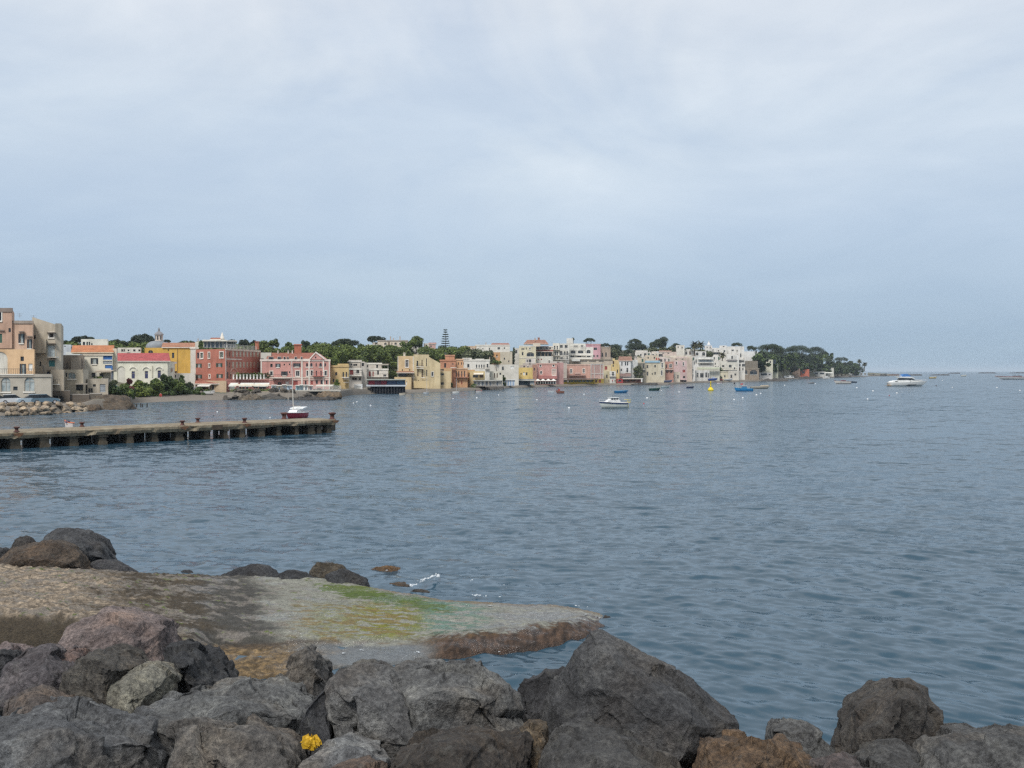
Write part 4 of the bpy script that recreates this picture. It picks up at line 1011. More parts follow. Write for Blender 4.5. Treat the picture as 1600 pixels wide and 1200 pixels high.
        for i in range(nf):
            a = 6.28 * i / nf * 1.618 * 3 + rs.uniform(-.2, .2); el = rs.uniform(-.5, 1.25); L = W * .5 * rs.uniform(.8, 1.1)
            prev = tp; dirv_ = Vector((math.cos(a) * math.cos(el), math.sin(a) * math.cos(el), math.sin(el))); side = Vector((-math.sin(a), math.cos(a), 0))
            pts_ = [tp]
            for q in range(6):
                prev = prev + dirv_ * (L / 6); pts_.append(prev); dirv_ = (dirv_ + Vector((0, 0, -.22))).normalized()
            for q in range(6):
                wv = W * .075 * (1 - abs(q - 2) / 6.5)
                for sg in (-1, 1):
                    m.add([pts_[q], pts_[q + 1], pts_[q + 1] + side * sg * wv - Vector((0, 0, wv * .5)), pts_[q] + side * sg * wv - Vector((0, 0, wv * .5))], [(0, 1, 2, 3)])
        trunk.build('trunk', bark(), e); m.build('crown', mat or PALM(), e, fix=False); return e
    trunk.build('trunk', bark(), e, True)
    Vv, Ff = leaf_cloud(cl, 260 * dens * (.25 / size) ** 1.6 if kind != 'araucaria' else 70, .17, rs)
    o = np_mesh('crown', Vv - np.array([x, D, zg]), Ff, mat or (PINE() if kind in ('umbrella', 'araucaria', 'cypress') else LEAF()), False)
    o.parent = e
    return e
def woods(name, label, clumpspec, mat, per=1.0, V=V0, rad=(1.2, 2.8)):
    """a mass of foliage nobody could count"""
    rs = np.random.RandomState(len(clumpspec) * 31 + 5); cl = []; ks = []
    for (x0, x1, ya, yb, d0, d1, n) in clumpspec:
        for i in range(n):
            px = vx(V, rs.uniform(x0, x1)); d = rs.uniform(d0, d1); D = SD(px) + d; py = vy(V, rs.uniform(ya, yb)); p = P(px, py, D); rr = rs.uniform(*rad)
            cl.append((tuple(p), (rr, rr, rr * .8))); ks.append(D / F)
    size = 1.15 * float(np.mean(ks))
    Vv, Ff = leaf_cloud(cl, 200 * per * (.25 / size) ** 1.6, size, rs)
    o = np_mesh(name, Vv, Ff, mat, False)
    return tag(o, label, 'woods', kind='stuff')
# ------------------------------------------------------------------ town, left to right
def town_left():
    V = V1
    b = Bld(V, 'palazzo', 'salmon and orange palazzo over arched grey ground floor, cut by the left edge', 120, 22, 'palazzo')
    RED = (.50, .325, .235); SAL = (.60, .41, .295); ORA = (.67, .46, .27); GB_ = (.42, .385, .32)
    b.block([(-420, 22.5), (118, 22.5)], 78, RED, [(2, 155, 26, 85, 'w'), (95, 290, 24, 42), (6, 370, 30, 90, 'green'), (-120, 155, 30, 85, 'w'), (-120, 370, 30, 90, 'green')], 12, yb=470, cornice=(.25, .2, .17), cornz=.5)
    b.block([(118, 23), (322, 23)], 203, SAL, [(213, 370, 30, 92, 's_l'), (292, 425, 24, 88, 's_l')], 11, yb=478, cornice=(.36, .3, .25))
    b.block([(-420, 22.2), (338, 22.2)], 478, ORA, [(0, 615, 150, 225, 'niche'), (219, 572, 34, 44, 'dark'), (226, 672, 30, 100, 's_l'), (300, 655, 42, 70, 'white')], 11.6, yb=726)
    b.block([(-420, 19.5), (505, 19.5)], 730, GB_, [(57, 828, 92, 140, 'arch_l'), (290, 826, 100, 138, 'arch_l'), (152, 866, 44, 40, 'd'), (-110, 828, 92, 140, 'arch')], 8, cornice=(.36, .33, .28), bands=[(958, 12, (.36, .33, .28))])
    b.balcony(-420, 330, 727, 19.8, 7, .5)
    # awning roofs over windows
    for x0, x1, y in ((185, 240, 303), (268, 318, 350), (-10, 40, 290)): b.box(x0, x1, y - 5, y + 5, 22.2 if y < 300 else 22.1, .8, (.28, .22, .18), 'window_hood')
    b2 = Bld(V, 'apartment_house', 'tall beige house with sloping roofline and pale blue balcony window', 460, 24)
    BE = (.47, .42, .335)
    b2.block([(318, 24), (545, 24)], 160, BE, [(338, 229, 26, 14, 'dark'), (338, 360, 30, 42, 'd'), (507, 340, 46, 46, 'w'), (511, 500, 84, 120, 'light'), (512, 618, 62, 62, 'teal'), (352, 470, 38, 62, 'd'), (505, 738, 40, 74, 'sb_l'), (398, 622, 18, 44, 'd')], 12, yt2=232)
    b2.block([(545.5, 24), (605, 24.6)], 222, BE, [], 12)
    b2.block([(500, 23.2), (628, 23.2)], 680, (.48, .42, .33), [(560, 760, 0, 0)], 6)
    b2.balcony(468, 556, 556, 24, 7, .9, TRIM, (.3, .36, .4)); b2.balcony(508, 566, 826, 23.2, 8, .9)
    for x0, x1, y in ((462, 552, 312), (466, 552, 420), (462, 552, 580), (462, 545, 684)): b2.box(x0, x1, y - 4, y + 4, 23.4, .6, (.25, .21, .17), 'window_hood')
    b2.box(335, 455, 376, 515, 23.0, 1.2, (.45, .40, .31), 'enclosed_balcony')
    b2.antenna(195, 120, 165, 27); b2.antenna(330, 140, 170, 27)
    m = MB(); q = [P(vx(V, x), vy(V, y), b2.D(23.7)) for x, y in ((430, 640), (432, 820))]; m.tube(q, .07, 6); m.build('drainpipe', plain('pipe', (.22, .2, .18), .6), b2.e)
    b3 = Bld(V, 'stone_house', 'low rough stone house with half round window beside the tall beige one', 700, 20)
    ST = (.45, .40, .31)
    b3.block([(628.5, 22), (822, 22), (862, 26)], 678, ST, [(708, 738, 76, 62, 'arch_l'), (795, 850, 90, 70, 'dark'), (655, 730, 16, 40, 'dark')], 7, cornice=(.42, .37, .28))
    b3.block([(862.5, 24.5), (1066, 24.5)], 770, (.46, .41, .33), [(1012, 862, 56, 80, 'grey'), (890, 885, 50, 46, 'd'), (930, 835, 30, 24, 'dark')], 7)
    b3.box(742, 864, 815, 826, 20.6, 1.6, (.3, .27, .23), 'canopy')
    b3.block([(622, 30), (822, 30)], 535, (.31, .26, .21), [(660, 640, 10, 60, 'dark')], 7, name='old_wall')
    b3.block([(700, 29), (800, 29)], 560, (.36, .31, .25), [], 4, name='old_wall')
    b4 = Bld(V, 'house', 'white house with orange tiled roof and bright blue panels', 960, 30)
    W4 = (.72, .68, .56)
    b4.block([(824, 30), (1110, 30)], 522, W4, [(932, 594, 36, 58, 's_l'), (1062, 556, 92, 50, 'blue'), (1062, 608, 92, 34, 'grey'), (1072, 650, 74, 34, 'blue'), (922, 734, 40, 50, 'd'), (1000, 735, 40, 40, 'd')], 10, cornice=(.70, .62, .50))
    b4.tile_roof(722, 1112, 516, 447, 30, 10, (.52, .20, .085), 0.0, .3, gab=(.66, .56, .42))
    b4.box(1112, 1150, 470, 700, 31, 7, (.68, .60, .47), 'wing')
    b4.box(1096, 1110, 640, 770, 29.4, .5, (.06, .17, .42), 'blue_pillar')
    b4.awning(940, 1100, 680, 692, 30, 2.2, (.42, .36, .28), 'pergola', True)
    b4.box(925, 1000, 762, 768, 28.2, .8, (.06, .09, .03), 'planter'); b4.box(925, 1005, 746, 764, 28.3, .6, (.05, .09, .03), 'hedge', LEAF())
    b5 = Bld(V, 'house', 'small flat white house with dark openings, on the skyline above the orange roof', 930, 92)
    b5.block([(800, 92), (1062, 92)], 390, (.68, .66, .58), [(828, 422, 24, 34), (860, 422, 16, 34), (882, 422, 14, 34), (906, 428, 16, 18)], 8, parapet=.3)
    b6 = Bld(V, 'house', 'long low pale blue house between tall beige house and orange roof', 700, 80)
    b6.block([(612, 80), (800, 80)], 446, (.56, .60, .63), [(640, 520, 30, 24)], 8, cornice=(.62, .65, .68))
    b6.block([(612, 79), (700, 79)], 432, (.52, .56, .60), [(640, 448, 20, 10)], 6)
    b6.block([(650, 60), (790, 60)], 505, (.60, .62, .60), [(640, 520, 30, 24)], 6)
    b7 = Bld(V, 'house', 'flat white house with a row of small dark windows above the red roof', 1270, 84)
    b7.block([(1160, 84), (1389, 84)], 470, (.64, .61, .54), [(1205, 490, 18, 24), (1225, 490, 14, 24), (1240, 490, 14, 24), (1268, 490, 18, 20, 'w'), (1325, 490, 24, 22), (1375, 490, 20, 20)], 8, parapet=.2)
    # rough vault at the end of the quay
    v = Bld(V, 'boat_vault', 'dark stone vault with black arched openings at the end of the quay', 640, 17, 'stone vault')
    v.block([(512, 17), (690, 17)], 888, (.115, .095, .075), [(575, 965, 110, 70, 'arch')], 5)
    v.block([(690.5, 17.5), (880, 17.5)], 925, (.125, .105, .085), [(840, 1000, 0, 0)], 5)
    v.block([(880.5, 17.8), (1000, 17.8)], 918, (.115, .10, .08), [(925, 990, 70, 60, 'arch')], 5)
def town_church_hotel():
    V = V2
    b = Bld(V, 'house', 'white house with crimson roof and three blue windows above the green bushes', 430, 28)
    b.block([(115, 28), (742, 28), (812, 36)], 548, (.72, .70, .58), [(215, 705, 92, 210, 'niche'), (350, 698, 38, 84, 'sb0'), (500, 696, 38, 86, 'sb0'), (646, 690, 38, 86, 'sb0'), (780, 640, 16, 40, 'd')], 10, cornice=(.76, .72, .66), yb=860)
    b.tile_roof(118, 762, 546, 456, 28, 10, (.43, .085, .085), 0.03, .3, gab=(.72, .66, .60))
    m = MB(); D0 = b.D(27.9)
    for x in (350, 500, 646):
        pts = [P(vx(V, x + 40 * math.cos(a)), vy(V, 640 - 32 * math.sin(a)), D0) for a in [math.pi * i / 8 for i in range(9)]]; m.tube(pts, .1, 5)
    m.build('window_arches', stucco(TRIM), b.e)
    b.box(562, 570, 590, 720, 27.8, .15, (.62, .58, .46), 'drainpipe')
    b = Bld(V, 'church', 'yellow church with grey dome and small white lantern tower', 760, 52, 'church')
    Y = (.62, .385, .085)
    b.block([(690, 50), (1000, 50)], 388, Y, [(803, 475, 26, 62, 'd'), (830, 682, 34, 56, 'wood'), (750, 415, 16, 14, 'dark')], 12)
    b.block([(1000.5, 49.6), (1062, 49.6)], 384, (.68, .67, .60), [], 12, name='buttress', cornice=TRIM)
    b.tile_roof(690, 1055, 390, 338, 50, 12, (.42, .20, .12), 0, .3)
    b.block([(480, 54), (696, 54)], 388, Y, [(548, 436, 54, 40, 'arch')], 12)
    b.box(850, 853, 400, 680, 49.8, .1, (.3, .2, .1), 'drainpipe')
    D0 = b.D(60); c = P(vx(V, 625), vy(V, 382), D0); r = 125 / 7.273 / F * D0; hh = (382 - 308) / 7.273 / F * D0
    m = MB(); m.lathe([(r, -1.5), (r, 0)] + [(r * math.cos(a) ** .8 + .0, hh * math.sin(a)) for a in [R(t) for t in (10, 22, 36, 50, 64, 76)]], c, 24); m.build('dome', plain('lead_roof', (.20, .22, .235), .7, .2, .6), b.e, True)
    r2 = 46 / 7.273 / F * D0; z1 = c.z + hh * .95; h2 = (308 - 238) / 7.273 / F * D0
    m = MB(); m.lathe([(r2, 0), (r2, h2)], (c.x + .4, c.y, z1), 8); ln = m.build('lantern', stucco((.66, .58, .50)), b.e)
    m = MB(); m.lathe([(r2 * 1.25, 0), (r2 * 1.2, .15), (r2 * .8, .6), (r2 * .25, .95), (r2 * .22, 1.5), (.05, 1.9)], (c.x + .4, c.y, z1 + h2), 8); m.build('cap', plain('lead_roof', (.20, .20, .21), .7, .2, .6), ln)
    for k in (-1, 0, 1):
        a = -math.pi / 2 + k * math.pi / 4; m = MB(); m.box((c.x + .4 + r2 * .94 * math.cos(a), c.y + r2 * .94 * math.sin(a), z1 + h2 * .5), (.32, .12, h2 * .62), Matrix.Rotation(a + math.pi / 2, 3, 'Z')); m.build('window', glassm(), ln)
    b = Bld(V, 'terrace_wall', 'low white terrace wall below the yellow church', 950, 33, 'wall')
    b.block([(815, 33), (1052, 33)], 690, (.62, .60, .54), [(828, 712, 16, 30, 'dark')], 5, parapet=.25)
    # red hotel
    V = V9
    b = Bld(V, 'hotel', 'brick red hotel with glass roof pavilion and white spire', 600, 24, 'hotel')
    HR = (.43, .165, .115)
    wl = [(193, 455, 34, 90, 'd'), (252, 455, 44, 88, 'green_w'), (368, 452, 26, 88, 'green_w'), (562, 445, 56, 88, 'green_w'),
          (208, 612, 44, 62, 'sg_l'), (527, 604, 48, 60, 'sg_l'), (372, 610, 20, 50, 'w'), (212, 783, 44, 60, 'sg_l'), (533, 774, 48, 60, 'sg_l'), (377, 780, 20, 48, 'w')]
    wr = [(648, 440, 8, 60), (690, 432, 14, 66, 'green'), (645, 585, 20, 80), (690, 610, 14, 90), (655, 765, 26, 100, 'd'), (700, 770, 16, 100)]
    for x in (742, 800, 856, 910, 964, 1018, 1072, 1130): wr += [(x, 432, 26, 84, 'beige'), (x, 600, 26, 88, 'beige')]
    b.block([(158, 30), (626, 24), (1162, 48)], 352, HR, wl + wr, 14, cornice=(.64, .52, .42), cornz=.3)
    b.block([(158, 29.9), (626, 23.9)], 500, HR, [], .05, yb=520, name='string_course') if 0 else None
    L = b.last
    A, B, u, n, Ln, pt = L['segs'][0]
    q = MB(); z = ZW(vy(V, 508), b.D(24)); q.prism([pt(-.1, z - .12, .005), pt(Ln, z - .12, .005), pt(Ln, z + .12, .005), pt(-.1, z + .12, .005)], n * .14); q.build('moulding', stucco((.68, .60, .52)), b.e)
    q = MB(); z = ZW(vy(V, 856), b.D(24)); q.prism([pt(-.1, z - .08, .005), pt(Ln, z - .08, .005), pt(Ln, z + .08, .005), pt(-.1, z + .08, .005)], n * .14); q.build('moulding', stucco((.66, .50, .42)), b.e)
    q = MB(); q.prism([pt(-.02, L['zb'], .006), pt(.35, L['zb'], .006), pt(.35, L['zt'] - .4, .006), pt(-.02, L['zt'] - .4, .006)], n * .08); q.build('corner_quoin', stucco((.66, .62, .55)), b.e)
    tz = lambda py: ZW(vy(V, py), b.D(26))
    def lt(px_):
        k = (vx(V, px_) - 800) / F; return (k * A.y - A.x) / (u.x - k * u.y)
    q = MB(); pts = [pt(lt(278), tz(742), .06), pt(lt(288), tz(700), .06), pt(lt(325), tz(664), .06), pt(lt(376), tz(650), .06), pt(lt(430), tz(664), .06), pt(lt(468), tz(700), .06), pt(lt(480), tz(742), .06), pt(lt(278), tz(742), .06)]
    q.tube(pts, .08, 5); q.tube([pt(lt(290), tz(716), .06), pt(lt(470), tz(716), .06)], .06, 5); q.build('arched_sign_frame', stucco((.66, .48, .38)), b.e)
    # roof terrace
    b.box(262, 640, 208, 232, 28, 7.5, (.66, .64, .56), 'pavilion_roof')
    gm = plain('pavilion_glass', (.10, .14, .17), .12, .3, 1.2)
    pv = b.box(285, 640, 232, 330, 29, 5, (.1, .1, .1), 'pavilion', gm)
    for x in (285, 335, 395, 460, 525, 585, 640): b.box(x - 4, x + 4, 232, 330, 28.7, .2, (.62, .6, .55), 'mullion', None, pv)
    pv2 = b.box(650, 780, 232, 330, 36, 5, (.1, .1, .1), 'pavilion', plain('pavilion_glass_pale', (.26, .33, .36), .15, .3, 1.0))
    for x in (650, 680, 712, 745, 780): b.box(x - 3, x + 3, 232, 330, 35.7, .2, (.62, .6, .55), 'mullion', None, pv2)
    b.box(645, 800, 218, 234, 34.5, 7, (.55, .54, .50), 'pavilion_roof')
    b.tile_roof(385, 545, 210, 186, 33, 4, (.35, .13, .08), .1, .1)
    D0 = b.D(36); c = P(vx(V, 572), vy(V, 210), D0); m = MB(); hh = 116 / 10 / F * D0; m.lathe([(.62, 0), (.50, .25 * hh), (.30, .6 * hh), (.13, .92 * hh), (.05, hh)], c, 14); m.build('spire', stucco((.70, .66, .58)), b.e, True)
    b.chimney(1118, 250, 360, 52, 47, (.40, .15, .09)); b.box(1088, 1148, 238, 252, 46.6, 1.0, (.66, .62, .58), 'chimney_cap')
    b.box(150, 205, 240, 350, 31, 3, (.66, .64, .56), 'white_turret'); b.chimney(195, 205, 245, 10, 31.5)
    for i, x in enumerate((215, 235, 255)): 
        Vv, Ff = leaf_cloud([(tuple(P(vx(V, x), vy(V, 285 - 18 * (i % 2)), b.D(30))), (.35, .35, .8))], 260, .12, np.random.RandomState(i)); o = np_mesh('potted_plant', Vv - np.array(b.e.location), Ff, LEAF(), False); o.parent = b.e
    # railing of the roof terrace
    A, B, u, n, Ln, pt = L['segs'][1]; q = MB(); z = L['zt']
    for i in range(26): q.prism([pt(Ln * i / 25 + .0, z + .12, -.3), pt(Ln * i / 25 + .06, z + .12, -.3), pt(Ln * i / 25 + .06, z + 1.1, -.3), pt(Ln * i / 25, z + 1.1, -.3)], n * .06)
    q.prism([pt(0, z + 1.11, -.3), pt(Ln, z + 1.11, -.3), pt(Ln, z + 1.17, -.3), pt(0, z + 1.17, -.3)], n * .06); q.build('railing', plain('railing', (.62, .6, .56), .6), b.e)
    # low wing: ochre wall with awning, pink restaurant with balustrade
    b.block([(170, 23), (565, 19.5), (636, 19.2)], 850, (.52, .40, .27), [(258, 950, 110, 60, 'dark'), (425, 950, 36, 80, 'a'), (445, 950, 8, 60)], 4, roofcol=(.38, .15, .09))
    b.tile_roof(165, 560, 905, 856, 20.0, 4.5, (.36, .13, .085), 0, .2)
    b.awning(182, 372, 904, 924, 20.4, 1.8, (.70, .68, .62))
    c = Bld(V, 'restaurant', 'pink seafront restaurant with white awnings below the red hotel', 960, 18, 'restaurant')
    PKW = (.52, .23, .20)
    c.block([(638, 18.5), (1292, 22)], 828, PKW, [(725, 950, 90, 60, 'arch_l'), (855, 955, 36, 60), (905, 955, 36, 60), (960, 955, 36, 60), (1095, 945, 70, 50), (1200, 950, 110, 60), (1262, 950, 20, 60)], 10, bands=[(842, 12, (.54, .24, .20))])
    for x0, x1 in ((670, 790), (830, 1040), (1050, 1285)): c.awning(x0, x1, 882, 925, 17.6 if x0 < 1000 else 18.6, 1.8, (.60, .61, .56), 'awning', False)
    D0 = c.D(18.0)
    for i in range(10):
        x = 748 + 53 * i; q = MB(); p = P(vx(V, x), vy(V, 828), D0 + .06 * i * 3.5); q.lathe([(.2, 0), (.2, .1), (.14, .15), (.22, .5), (.14, .85), (.2, .95), (.2, 1.1)], p, 8); q.build('balustrade_pillar', stucco((.72, .70, .66)), c.e, True)
        Vv, Ff = leaf_cloud([((p.x + .75, p.y + .6, p.z + .85), (.7, .4, .7))], 240, .13, np.random.RandomState(40 + i)); o = np_mesh('terrace_shrub', Vv - np.array(c.e.location), Ff, LEAF(), False); o.parent = c.e
    # pink hotel
    V = V3
    b = Bld(V, 'hotel', 'long pink hotel with white pilasters, pediment and tiled attic', 700, 30, 'hotel')
    PH = (.57, .30, .26)
    wp = [(412, 542, 28, 42, 'd'), (490, 540, 30, 44, 's_l'), (565, 532, 16, 22, 'd'), (627, 528, 16, 20, 'd'), (715, 536, 44, 42, 's'), (836, 535, 22, 44, 'a'), (888, 535, 26, 44, 'a'), (945, 535, 14, 40, 'd'), (998, 535, 30, 44, 'a'), (1053, 535, 18, 40, 'd'),
          (412, 636, 30, 48, 'w'), (567, 637, 38, 50, 's'), (628, 622, 16, 24, 'd'), (725, 638, 44, 62, 'w'), (840, 636, 18, 62, 'w'), (893, 632, 22, 62, 'w'), (947, 636, 15, 62, 'd'), (1003, 636, 15, 62, 'd'), (1058, 634, 26, 56, 'w'),
          (510, 756, 46, 34, 'd'), (600, 750, 40, 40, 'white'), (700, 748, 50, 50, 'red'), (820, 748, 20, 50), (893, 745, 24, 44, 'red'), (952, 740, 24, 46, 'd'), (1010, 742, 28, 48, 'd'), (1070, 742, 20, 46, 'd')]
    b.block([(284, 31), (1110, 31)], 474, PH, wp, 12, cornice=(.70, .62, .56), bands=[(688, 14, (.66, .58, .50)), (712, 7, (.68, .62, .55))], pil=[(292, 14, TRIM), (776, 16, TRIM), (862, 14, TRIM), (1031, 14, TRIM), (1102, 12, TRIM)])
    b.tile_roof(352, 985, 470, 398, 31.5, 11, (.33, .12, .08), .05, .1)
    for x, w_ in ((405, 60), (505, 46), (566, 26), (606, 22), (770, 24), (700, 30)):
        q = b.box(x - w_ / 2, x + w_ / 2, 436, 470, 31.3, 3.0, (.66, .58, .52), 'dormer'); b.box(x - w_ / 2 + 5, x + w_ / 2 - 5, 440, 466, 31.15, .1, (.1, .1, .1), 'window', glassm(), q)
    D0 = b.D(31); m = MB(); m.prism([P(vx(V, x), vy(V, y), D0 - .35) for x, y in ((872, 470), (1040, 470), (940, 396))], (0, 5, 0)); pd = m.build('pediment', stucco(PH), b.e)
    m = MB()
    for a, c_ in (((868, 472), (942, 392)), ((942, 392), (1044, 472))):
        pa, pb = P(vx(V, a[0]), vy(V, a[1]), D0 - .4), P(vx(V, c_[0]), vy(V, c_[1]), D0 - .4); m.prism([pa, pb, pb + Vector((0, 0, .35)), pa + Vector((0, 0, .35))], (0, -.15, 0))
    m.build('moulding', stucco(TRIM), pd); b.box(930, 945, 436, 452, 30.55, .1, (.1, .1, .1), 'window', glassm(), pd)
    b.box(684, 768, 296, 400, 37, 2.6, (.42, .15, .09), 'brick_tower'); b.box(676, 776, 286, 300, 36.8, 3.0, (.46, .18, .12), 'tower_cap')
    for x in (490, 612, 662): b.chimney(x, 375, 400, 12, 36, (.66, .62, .56))
    b.balcony(900, 1028, 668, 31, 7, 1.0, (.5, .2, .17), (.30, .08, .07)); b.balcony(410, 640, 690, 31, 8, 1.4)
    b.box(284, 410, 388, 480, 34, 8, (.50, .50, .44), 'side_wing'); b.box(288, 318, 458, 472, 33.9, .05, (.1, .1, .1), 'window', glassm())
    # bathing cabins on the rocks in front
    k = Bld(V, 'bathing_platform', 'pale blue and white bathing cabins on a railed platform before the pink hotel', 760, 6, 'bathing platform')
    D0 = k.D(6)
    k.box(405, 1240, 838, 850, 3.5, 8, (.42, .40, .35), 'deck')
    for i, (x0, x1, yt_, col) in enumerate(((412, 470, 780, (.55, .63, .68)), (474, 535, 786, (.64, .60, .52)), (540, 590, 776, (.62, .66, .66)), (594, 655, 782, (.40, .52, .62)), (700, 745, 784, (.34, .55, .60)), (748, 790, 778, (.45, .62, .66)), (794, 850, 780, (.66, .67, .64)), (854, 905, 786, (.66, .55, .52)))):
        q = k.box(x0, x1, yt_, 836, 7 + .15 * (i % 3), 3, col, 'cabin'); k.box(x0 - 3, x1 + 3, yt_ - 7, yt_ - 1, 6.6, 3.8, (.68, .68, .64), 'roof', None, q); k.box((x0 + x1) / 2 - 8, (x0 + x1) / 2 + 8, yt_ + 14, 836, 6.9, .06, (.08, .12, .2), 'door', plain('cabin_door', (.10, .13, .17), .6), q)
    m = MB()
    for i in range(36):
        x = 910 + 330 * i / 35; p = P(vx(V, x), vy(V, 838), D0 - 2.4); m.box((p.x, p.y, p.z + .5), (.05, .05, 1.0))
    for zz_ in (.55, 1.0): a_, b_ = P(vx(V, 908), vy(V, 838), D0 - 2.4), P(vx(V, 1240), vy(V, 838), D0 - 2.4); m.box(((a_.x + b_.x) / 2, a_.y, a_.z + zz_), (b_.x - a_.x, .05, .05))
    m.build('railing', plain('railing', (.62, .6, .56), .6), k.e)
    for x in (440, 520, 600, 680, 760, 840): k.box(x - 3, x + 3, 850, 900, 4.5, .25, (.1, .09, .08), 'post')
    k.awning(940, 1140, 770, 778, 9, 2.5, (.62, .60, .52))
    # yellow and white houses to the right
    b = Bld(V, 'house', 'mustard yellow house between pink hotel and white terraced house', 1220, 24)
    b.block([(1114, 26), (1332, 26)], 545, (.60, .45, .22), [(1183, 641, 26, 40, 'd'), (1268, 650, 17, 60, 'd'), (1305, 650, 17, 60, 'd'), (1150, 720, 20, 40)], 8, cornice=(.54, .40, .2))
    b.block([(1200, 27), (1330, 27)], 520, (.56, .42, .20), [], 6, name='attic')
    b.balcony(1250, 1330, 684, 26, 7, .8)
    for i in range(2): b.box(1290 - 20, 1330, 700 + 40 * i, 704 + 40 * i, 24.5, 1, (.5, .5, .5), 'ledge')
    b = Bld(V, 'house', 'white terraced house with red arched window and gabled attic', 1410, 26)
    b.block([(1333, 27), (1486, 27)], 578, (.64, .60, .54), [(1366, 622, 42, 58, 'red'), (1440, 615, 36, 46, 'a'), (1300, 740, 30, 40), (1400, 700, 60, 30, 'd'), (1465, 700, 24, 34)], 8, cornice=TRIM)
    b.block([(1335, 33), (1470, 33)], 500, (.58, .53, .46), [(1410, 535, 50, 24), (1365, 530, 22, 24)], 8); b.tile_roof(1320, 1480, 500, 482, 33, 8, (.46, .42, .36), 0, .2)
    b.balcony(1335, 1490, 664, 27, 7, 1.2); b.balcony(1340, 1486, 585, 32, 7, 1.0)
    b.block([(1475, 32), (1545, 32)], 505, (.50, .47, .42), [(1500, 530, 30, 40)], 8)
    V = V4
    b = Bld(V, 'house', 'white house with two dark red doors and a leafy roof pergola', 200, 26)
    b.block([(-60, 27), (372, 27)], 612, (.66, .62, .55), [(142, 676, 26, 66, 'red'), (184, 676, 16, 66, 'red'), (42, 660, 24, 60, 'd'), (246, 655, 22, 60, 'd'), (330, 700, 40, 40, 'd'), (0, 660, 20, 60)], 8, cornice=TRIM)
    b.block([(75, 31), (292, 31)], 540, (.62, .57, .50), [(110, 580, 26, 30), (235, 580, 24, 40)], 7, cornice=TRIM); b.block([(-40, 33), (80, 33)], 520, (.60, .56, .50), [(50, 560, 36, 40)], 6)
    b.awning(262, 374, 548, 556, 31, 3.0, (.30, .27, .22), 'pergola', True); b.balcony(-40, 372, 710, 27, 7, 1.2)
    b.box(-8, 60, 545, 590, 31, .2, (.12, .16, .25), 'window', glassm())
    b = Bld(V, 'kiosk', 'white boxy kiosk at the waterline left of the dark lido', -8, 6, 'kiosk')
    b.block([(-52, 6), (50, 6)], 812, (.72, .73, .72), [(0, 850, 60, 40, 'white')], 4, parapet=.15)
    # lido on stilts
    b = Bld(V, 'lido', 'dark navy waterfront lido on stilts with a white band and red panels', 350, -3, 'lido')
    D0 = b.D(-4)
    b.box(92, 592, 742, 752, -4.6, 9, (.34, .37, .33), 'roof'); 
    navy = plain('navy_panel', (.018, .024, .05), .5)
    o = b.box(122, 586, 752, 812, -3.4, 7, (.02, .03, .06), 'upper_storey', navy)
    for x0, x1, c_ in ((126, 205, (.26, .012, .03)), (212, 275, (.13, .03, .06)), (280, 352, (.22, .012, .03)), (362, 470, (.03, .06, .13)), (478, 580, (.04, .09, .16))): b.box(x0, x1, 757, 808, -3.5, .08, c_, 'panel', plain('panel', c_, .5), o)
    b.box(98, 594, 812, 830, -4.6, 9, (.50, .54, .58), 'white_band')
    lw = b.box(150, 586, 830, 924, -2.8, 6.5, (.02, .02, .03), 'lower_storey', plain('navy_dark', (.010, .013, .025), .6))
    for i in range(12): b.box(160 + 36 * i - 3, 160 + 36 * i + 3, 830, 922, -4.2, .2, (.05, .05, .06), 'stilt', plain('stilt', (.05, .05, .055), .7))
    b.box(60, 160, 850, 930, -2, 6, (.30, .28, .24), 'stone_base')
